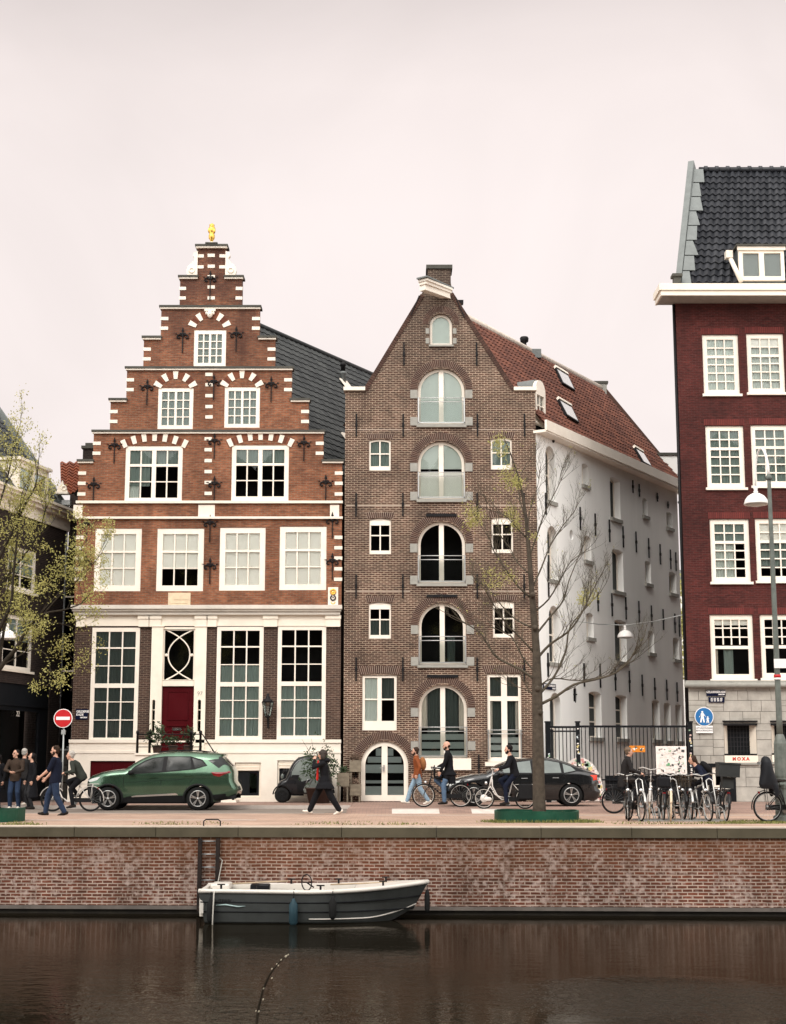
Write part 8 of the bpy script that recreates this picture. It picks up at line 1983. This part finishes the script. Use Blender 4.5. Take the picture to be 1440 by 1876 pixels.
        for i in (0, 1):
            c.cap(sh[i], E[i], .066*k*st, .056*k, 10)
            if sleeve >= 1: c.cap(E[i], W[i] - (W[i]-E[i]).normalized()*.015, .056*k, .042*k, 10)
            elif sleeve < .5: pass
        if neckline == 'collar': loft(c, [(Nk - d*.03*k, Yv*.085*k, fw*.085*k), (Nk + hd*.05*k, Yv*.07*k, fw*.072*k)])
        if neckline == 'hood': c.ell(Nk - fw*.10*k + d*.02*k, (.10*k, .12*k, .07*k)); loft(c, [(Nk - d*.03*k, Yv*.09*k, fw*.085*k), (Nk + hd*.06*k, Yv*.08*k, fw*.08*k)])
        tp = remesh(c, 'jacket' if sleeve >= 1 else 'shirt', top, pr, .014, 2)
        if sleeve < .5:
            pass
    if shirt:
        c = MB(); q = Nk + fw*.075*k - d*.02*k; c.ell(q, (.03*k, .05*k, .07*k), 10, 8); c.build('shirt_collar', shirt, pr)
    if legs:
        c = MB(); loft(c, [(P + d*t*k, Yv*wy*k*st, fw*wx*k*st) for t, wy, wx in ((-.10, .14, .10), (-.03, .165, .118), (.05, .160, .115), (.10, .150, .11))])
        for i in (0, 1): c.cap(hp[i], Kn[i], .092*k*st, .070*k*leg_w, 12); c.cap(Kn[i], A[i] + Vector((0, 0, .0)), .069*k*leg_w, .054*k*leg_w, 12)
        remesh(c, 'trousers', legs, pr, .014, 2)
    if shoes:
        for i in (0, 1):
            c = MB(); pt = R(pitch[i]); fd = Vector((-math.cos(pt), 0, math.sin(pt))); up = Vector((math.sin(pt), 0, math.cos(pt))); an = A[i] - up*.045*k
            c.cap(an - fd*.05*k, an + fd*.07*k, .045*k, .046*k, 10); c.cap(an + fd*.05*k - up*.008*k, an + fd*.165*k - up*.012*k, .040*k, .030*k, 10); c.cap(an + up*.0, an + up*.06*k, .045*k, .043*k, 8)
            remesh(c, 'shoe', shoes, pr, .011, 1)
    if hair:
        c = MB(); rs = random.Random(label)
        if hair_style in ('full', 'bob', 'short'):
            for q in range(26 if hair_style != 'short' else 14):
                a, e_ = rs.uniform(-PI, PI), rs.uniform(.1, 1.45)
                if abs(a) < 1.0 and e_ < .75: continue
                rr = .098 if hair_style != 'bob' else .112
                c.ell(hp_(-.026 + rr*math.cos(e_)*math.cos(a), .86*rr*math.cos(e_)*math.sin(a), .045 + .88*rr*math.sin(e_)), (.022*k, .018*k, .018*k), 8, 6, HM)
        if hair_style != 'bald':
            c.ell(hp_(-.026, 0, .048), (.096*k, .083*k, .088*k), 16, 12, HM); c.ell(hp_(-.055, 0, .0), (.062*k, .078*k, .085*k), 12, 10, HM)
            if hair_style == 'full': c.ell(hp_(-.034, 0, .060), (.100*k, .088*k, .082*k), 14, 10, HM); c.ell(hp_(-.05, -.02, .120), (.05*k, .05*k, .03*k), 10, 8, HM); [c.ell(hp_(-.012, s_*.074, .005), (.030*k, .014*k, .045*k), 8, 6, HM) for s_ in (-1, 1)]
            if hair_style == 'bob': c.ell(hp_(-.025, 0, .045), (.115*k, .105*k, .105*k), 14, 10, HM); [c.ell(hp_(-.025, s_*.075, -.04), (.070*k, .035*k, .10*k), 10, 8, HM) for s_ in (-1, 1)]; c.ell(hp_(.06, 0, .075), (.04*k, .075*k, .025*k), 10, 6, HM)
            if hair_style in ('long', 'tied'): c.cap(hp_(-.08, 0, 0), hp_(-.11, 0, -.10), .055*k, .045*k, 10); c.cap(hp_(-.11, 0, -.10), Nk - fw*.13*k - d*(.22 if hair_style == 'long' else .02)*k, .05*k, .03*k, 10); [c.ell(hp_(-.02, s_*.072, .01), (.05*k, .022*k, .07*k), 8, 6, HM) for s_ in (-1, 1)]
        else: c.ell(hp_(-.062, 0, -.005), (.052*k, .080*k, .050*k), 12, 8, HM)
        remesh(c, 'hair', hair, pr, .011, 1)
    if beard:
        c = MB(); c.ell(hp_(.045, 0, -.085), (.046*k, .050*k, .045*k), 12, 8, HM); [c.ell(hp_(.020, s_*.058, -.055), (.035*k, .018*k, .045*k), 8, 6, HM) for s_ in (-1, 1)]; remesh(c, 'beard', beard, pr, .010, 1)
    if glasses:
        c = MB(); [c.ell(hp_(.092, s_*.033, .008), (.008*k, .028*k, .018*k), 10, 6, HM) for s_ in (-1, 1)]; c.tube([hp_(.098, -.06, .01), hp_(.104, 0, .014), hp_(.098, .06, .01)], .004, 5); c.build('sunglasses', M['trim'], pr)
    if scarf:
        c = MB(); q = Nk + fw*.13*k; c.cap(q - d*.0*k, q - d*.45*k + fw*.05*k, .04*k, .06*k, 10, flat=.6); c.build('scarf', scarf, pr)
    if bag == 'backpack':
        c = MB(); q = Nk - fw*.19*k - d*.22*k; c.ell(q, (.11*k, .15*k, .21*k), 14, 10, Matrix.Rotation(-ln, 3, 'Y')); pr['_q'] = 0; del pr['_q']
        o = remesh(c, 'backpack', bag_mat[0], pr, .02, 1)
    return pr
bag_mat = [None]
BLACK = cloth('black_wool', (.008, .008, .010)); NAVY = cloth('navy_cotton', (.008, .011, .024)); DENIM = cloth('dark_denim', (.022, .036, .070)); JEAN = cloth('blue_denim', (.075, .125, .20)); PALEJ = cloth('pale_denim', (.23, .33, .42)); BROWN = cloth('brown_quilt', (.045, .030, .022)); OLIVE = cloth('dark_olive_jacket', (.030, .034, .028)); RUST = cloth('rust_suede', (.22, .055, .012)); WHITE_S = cloth('white_trainer', (.72, .66, .58)); DKSHOE = cloth('dark_shoe', (.018, .014, .012)); CHAR = cloth('charcoal_coat', (.020, .018, .018)); RED = cloth('red_scarf', (.62, .022, .016)); GREY_T = cloth('grey_trousers', (.022, .022, .024))
H_BLACK = cloth('black_hair', (.008, .006, .006), .5); H_BROWN = cloth('brown_hair', (.035, .020, .013), .55); H_GREY = cloth('white_hair', (.40, .37, .335), .8); H_DBLOND = cloth('sandy_hair', (.12, .08, .05), .6); H_MIX = cloth('greying_dark_hair', (.045, .036, .032), .6)
def put(o, px, Y, z, rot): o.location = (at(px, 1430, Y).x, Y, z); o.rotation_euler = (0, 0, R(rot)); return o
LEFT, RIGHT, CAM = 0, 180, 90
put(person('man in a brown quilted jacket, jeans and sunglasses standing before the black shop', 1.80, (0, .93), 0, [(-.30, -.06, 1.10), (-.30, .10, 1.12)], [(.0, -.13, .085), (-.02, .13, .085)], head_yaw=-38, head_pitch=8, top=BROWN, top_len=.12, flare=.012, legs=DENIM, leg_w=1.15, shoes=WHITE_S, hair=H_BLACK, glasses=True, neckline='collar', elbow=[(.5, -1, -.3), (.5, 1, -.3)], stout=1.06), 28, 46.5, .004, CAM)
put(person('woman with dark tied hair and a long black coat standing beside the drainpipes', 1.70, (0, .93), 0, [None, (-.12, .26, .86)], [(.02, -.11, .085), (-.04, .11, .085)], head_yaw=-5, head_pitch=18, top=BLACK, top_len=.58, flare=.02, legs=GREY_T, shoes=DKSHOE, hair=H_BLACK, hair_style='tied', female=True), 58, 46.3, .004, LEFT + 25)
put(person('person with white hair half hidden behind the man in the brown jacket', 1.74, (0, .93), 0, None, None, top=CHAR, top_len=.12, legs=GREY_T, shoes=WHITE_S, hair=H_GREY, hair_style='full', head_yaw=180), 43, 47.4, PAV, CAM - 20)
put(person('dark haired person cut off by the left edge of the picture', 1.66, (0, .93), 0, None, None, top=BLACK, top_len=.30, legs=DENIM, shoes=DKSHOE, hair=H_BLACK, hair_style='tied', female=True, head_yaw=-20, head_pitch=6), -4, 46.9, .004, CAM - 20)
put(person('bearded man in a navy short sleeved shirt and jeans walking along the quay', 1.86, (0, .915), 2, [(-.36, -.20, 1.02), (-.30, .22, .98)], [(.28, -.09, .10), (-.26, .09, .088)], (-14, 6), head_pitch=-2, top=NAVY, top_len=.12, flare=.008, legs=DENIM, leg_w=1.18, shoes=DKSHOE, hair=H_BROWN, beard=H_BROWN, sleeve=.6, stout=1.16, elbow=[(1, -.3, -.4), (1, .3, -.4)]), 102, 40.7, 0, LEFT)
put(person('woman in a black coat and red scarf walking with a hand at her mouth', 1.76, (0, .90), 4, [(-.26, -.10, 1.46), (.10, .26, .84)], [(.42, -.08, .12), (-.40, .08, .095)], (-22, 12), top=BLACK, top_len=.22, flare=.06, legs=BLACK, leg_w=1.35, shoes=WHITE_S, hair=H_MIX, hair_style='bob', female=True, neckline='hood', scarf=RED, elbow=[(-.2, -.7, -1), (1, .3, -.3)]), 594, 41.4, 0, LEFT)
bag_mat[0] = cloth('tan_backpack', (.26, .10, .03))
put(person('man in a rust orange jacket and pale jeans walking behind the cyclists', 1.84, (0, .90), 5, [(-.02, -.30, .92), (-.10, .28, .94)], [(.34, -.08, .11), (-.34, .08, .09)], (-20, 10), top=RUST, top_len=.12, flare=.015, legs=PALEJ, leg_w=1.15, shoes=WHITE_S, hair=H_BROWN, hair_style='full', beard=H_BROWN, neckline='collar', bag='backpack'), 765, 49.4, PAV, LEFT)
# riders and their bicycles
def ride(label_b, label_p, px, Y, z, face, bkw, pkw, base=1.10):
    b_ = bike(label_b, base=base, **bkw); put(b_, px, Y, z, face); p_ = person(label_p, **pkw); put(p_, px, Y, z, face); return b_, p_
FOOT = [(.04, -.13, .17), (.14, .13, .50)]
ride('white bicycle ridden beside the nose of the green crossover', 'white haired cyclist in a dark olive jacket bent over the handlebar', 132.5, 44.0, .004, LEFT,
     dict(frame='bike_white', r_=.345, style='step', bars='bike_black', guard='bike_white', extras=('rack',), rim='bike_black'),
     dict(H=1.80, pel=(.27, .95), lean=32, wrists=[(-.16, -.29, 1.10), (-.16, .29, 1.10)], ankles=[(.06, -.12, .20), (.12, .12, .50)], pitch=(-8, 0), head_pitch=6, top=OLIVE, top_len=.10, legs=BLACK, shoes=DKSHOE, hair=H_GREY, hair_style='full', grip=True, stout=1.12))
ride('black bicycle with a child seat behind the handlebar and pale rims', 'bald bearded man in a long black coat and jeans riding with a child seat', 810, 45.1, PAV, LEFT,
     dict(frame='bike_black', r_=.34, style='diamond', extras=('rack', 'front_seat'), bar_h=1.12, rim='rim_pale'),
     dict(H=1.84, pel=(.20, 1.02), lean=4, wrists=[(-.06, -.22, 1.02), (-.12, .29, 1.16)], ankles=[(.06, -.13, .18), (.16, .13, .48)], pitch=(-4, 0), top=BLACK, top_len=.14, skirt=.40, legs=JEAN, leg_w=1.1, shoes=DKSHOE, hair=H_BROWN, hair_style='bald', beard=H_BROWN, neckline='collar', shirt=cloth('white_shirt', (.75, .70, .65))))
ride('white low step bicycle with a front hub motor and black panniers', 'cyclist in a black jumper riding the white low step bicycle', 924, 43.2, PAV, LEFT,
     dict(frame='bike_white', r_=.295, style='swan', extras=('pannier', 'hub_motor'), bars='bike_white', bar_h=1.08, rim='rim_pale', guard='bike_black'),
     dict(H=1.76, pel=(.29, .98), lean=14, wrists=[(-.16, -.29, 1.11), (-.16, .29, 1.11)], ankles=[(.04, -.12, .20), (.14, .12, .44)], top=BLACK, top_len=.08, legs=NAVY, shoes=DKSHOE, hair=H_BLACK, hair_style='full', beard=H_BLACK, grip=True), 1.16)
ride('black bicycle ridden past the bike racks to the right', 'cyclist with wavy hair in a charcoal coat riding to the right', 1160, 42.2, .0, RIGHT,
     dict(frame='bike_black', r_=.345, style='step', rim='bike_black', extras=('rack',)),
     dict(H=1.78, pel=(.24, .98), lean=12, wrists=[(-.16, -.29, 1.10), (-.16, .29, 1.10)], ankles=[(.06, -.12, .20), (.12, .12, .50)], top=CHAR, top_len=.10, skirt=.28, legs=BLACK, shoes=DKSHOE, hair=H_DBLOND, hair_style='full', neckline='collar', grip=True))
bag_mat[0] = cloth('black_backpack', (.010, .010, .011))
ride('dark bicycle ridden to the left behind the parked bicycles', 'long haired cyclist in a navy jacket with a black backpack leaning forward', 1277, 42.0, .0, LEFT,
     dict(frame='bike_black', r_=.34, style='step', bar_h=1.02, rim='zinc'),
     dict(H=1.74, pel=(.30, .92), lean=40, wrists=[(-.16, -.29, 1.06), (-.16, .29, 1.06)], ankles=[(.04, -.12, .20), (.14, .12, .48)], top=NAVY, top_len=.08, legs=BLACK, shoes=DKSHOE, hair=H_BROWN, hair_style='long', female=True, head_pitch=-4, grip=True, bag='backpack'))
# ------------------------------------------------------------------ parked bicycles and their rack
random.seed(17)
rk = empty('bike_rack', (at(1240, 1500, 36.6).x, 36.6, 0), 'row of pale steel hoops holding the parked bicycles at the quay edge', 'bike rack'); m = MB()
xa, xb = at(1165, 1500, 36.5).x, at(1325, 1500, 36.5).x; m.box(xa, xb, 36.2, 36.24, .0, .04); m.box(xa, xb, 37.0, 37.04, .0, .04); m.build('base_rail', M['galv'], rk)
for px, tall, ln_ in ((1176, 1, -.05), (1240, 1, -.07), (1306, 1, -.06), (1190, 0, 0), (1203, 0, 0), (1218, 0, 0), (1252, 0, 0), (1267, 0, 0), (1284, 0, 0), (1320, 0, 0)):
    x = at(px, 1480, 36.4).x; m = MB(); h_ = 1.0 if tall else .34; w_ = .075 if tall else .06
    m.tube([(x - w_, 36.22, .04), (x - w_ + ln_*.5, 36.3, h_*.55), (x - w_ + ln_, 36.42, h_ - .05), (x + ln_, 36.46, h_), (x + w_ + ln_, 36.42, h_ - .05), (x + w_ + ln_*.5, 36.3, h_*.55), (x + w_, 36.22, .04)], .017 if tall else .012, 6)
    if tall: m.tube([(x - w_ + ln_*.3, 36.26, .36), (x + w_ + ln_*.3, 36.26, .36)], .012, 5)
    m.build('hoop', M['bike_silver'] if tall else M['galv'], rk)
G_ = 'bicycles parked in the rack'
for label, px, Y, rot, kw in (
    ('black parked bicycle with pale tyre walls, leftmost in the rack', 1149, 36.95, 84, dict(rim='rim_pale', bars='bike_silver')),
    ('black parked bicycle with a white front mudguard tip', 1163, 36.7, 96, dict(guard='bike_silver', bars='bike_black', style='diamond')),
    ('white parked bicycle with a tall curved white handlebar', 1189, 37.5, 80, dict(frame='bike_white', bars='bike_white', bar_h=1.20, tyre='bike_cream')),
    ('black parked bicycle with a dark bag on its carrier', 1211, 36.9, 265, dict(extras=('rack', 'bag'))),
    ('parked bicycle with cream mudguard and tan tyres', 1226, 36.7, 82, dict(frame='bike_black', guard='bike_cream', tyre='bike_cream', bars='bike_silver', style='diamond')),
    ('black parked bicycle with a wicker basket on its handlebar', 1240, 37.0, 94, dict(extras=('basket',))),
    ('dark parked bicycle with a silver mudguard and bright handlebar', 1258, 36.9, 88, dict(guard='bike_silver', bars='bike_silver')),
    ('black parked bicycle with a white fork between the two dark ones', 1284, 36.7, 98, dict(frame='bike_silver', guard='bike_black', style='diamond', bars='bike_silver')),
    ('black parked bicycle carrying a big dark crate, rightmost in the rack', 1322, 36.9, 268, dict(extras=('rack', 'crate_top'), guard='bike_black', bars='bike_black'))):
    b_ = bike(label, group=G_, **kw); b_.location = (at(px, 1480, Y).x, Y, 0); b_.rotation_euler = (R(random.uniform(-4, 4)), 0, R(rot))
b_ = bike('black bicycle with a rear child seat leaning by the street lamp', frame='bike_black', r_=.355, extras=('seat',), rim='zinc', band=False, bars='bike_silver', bar_h=1.14); b_.location = (at(1400, 1480, 36.0).x + .55, 35.75, 0); b_.rotation_euler = (R(-3), 0, R(180 + 6))
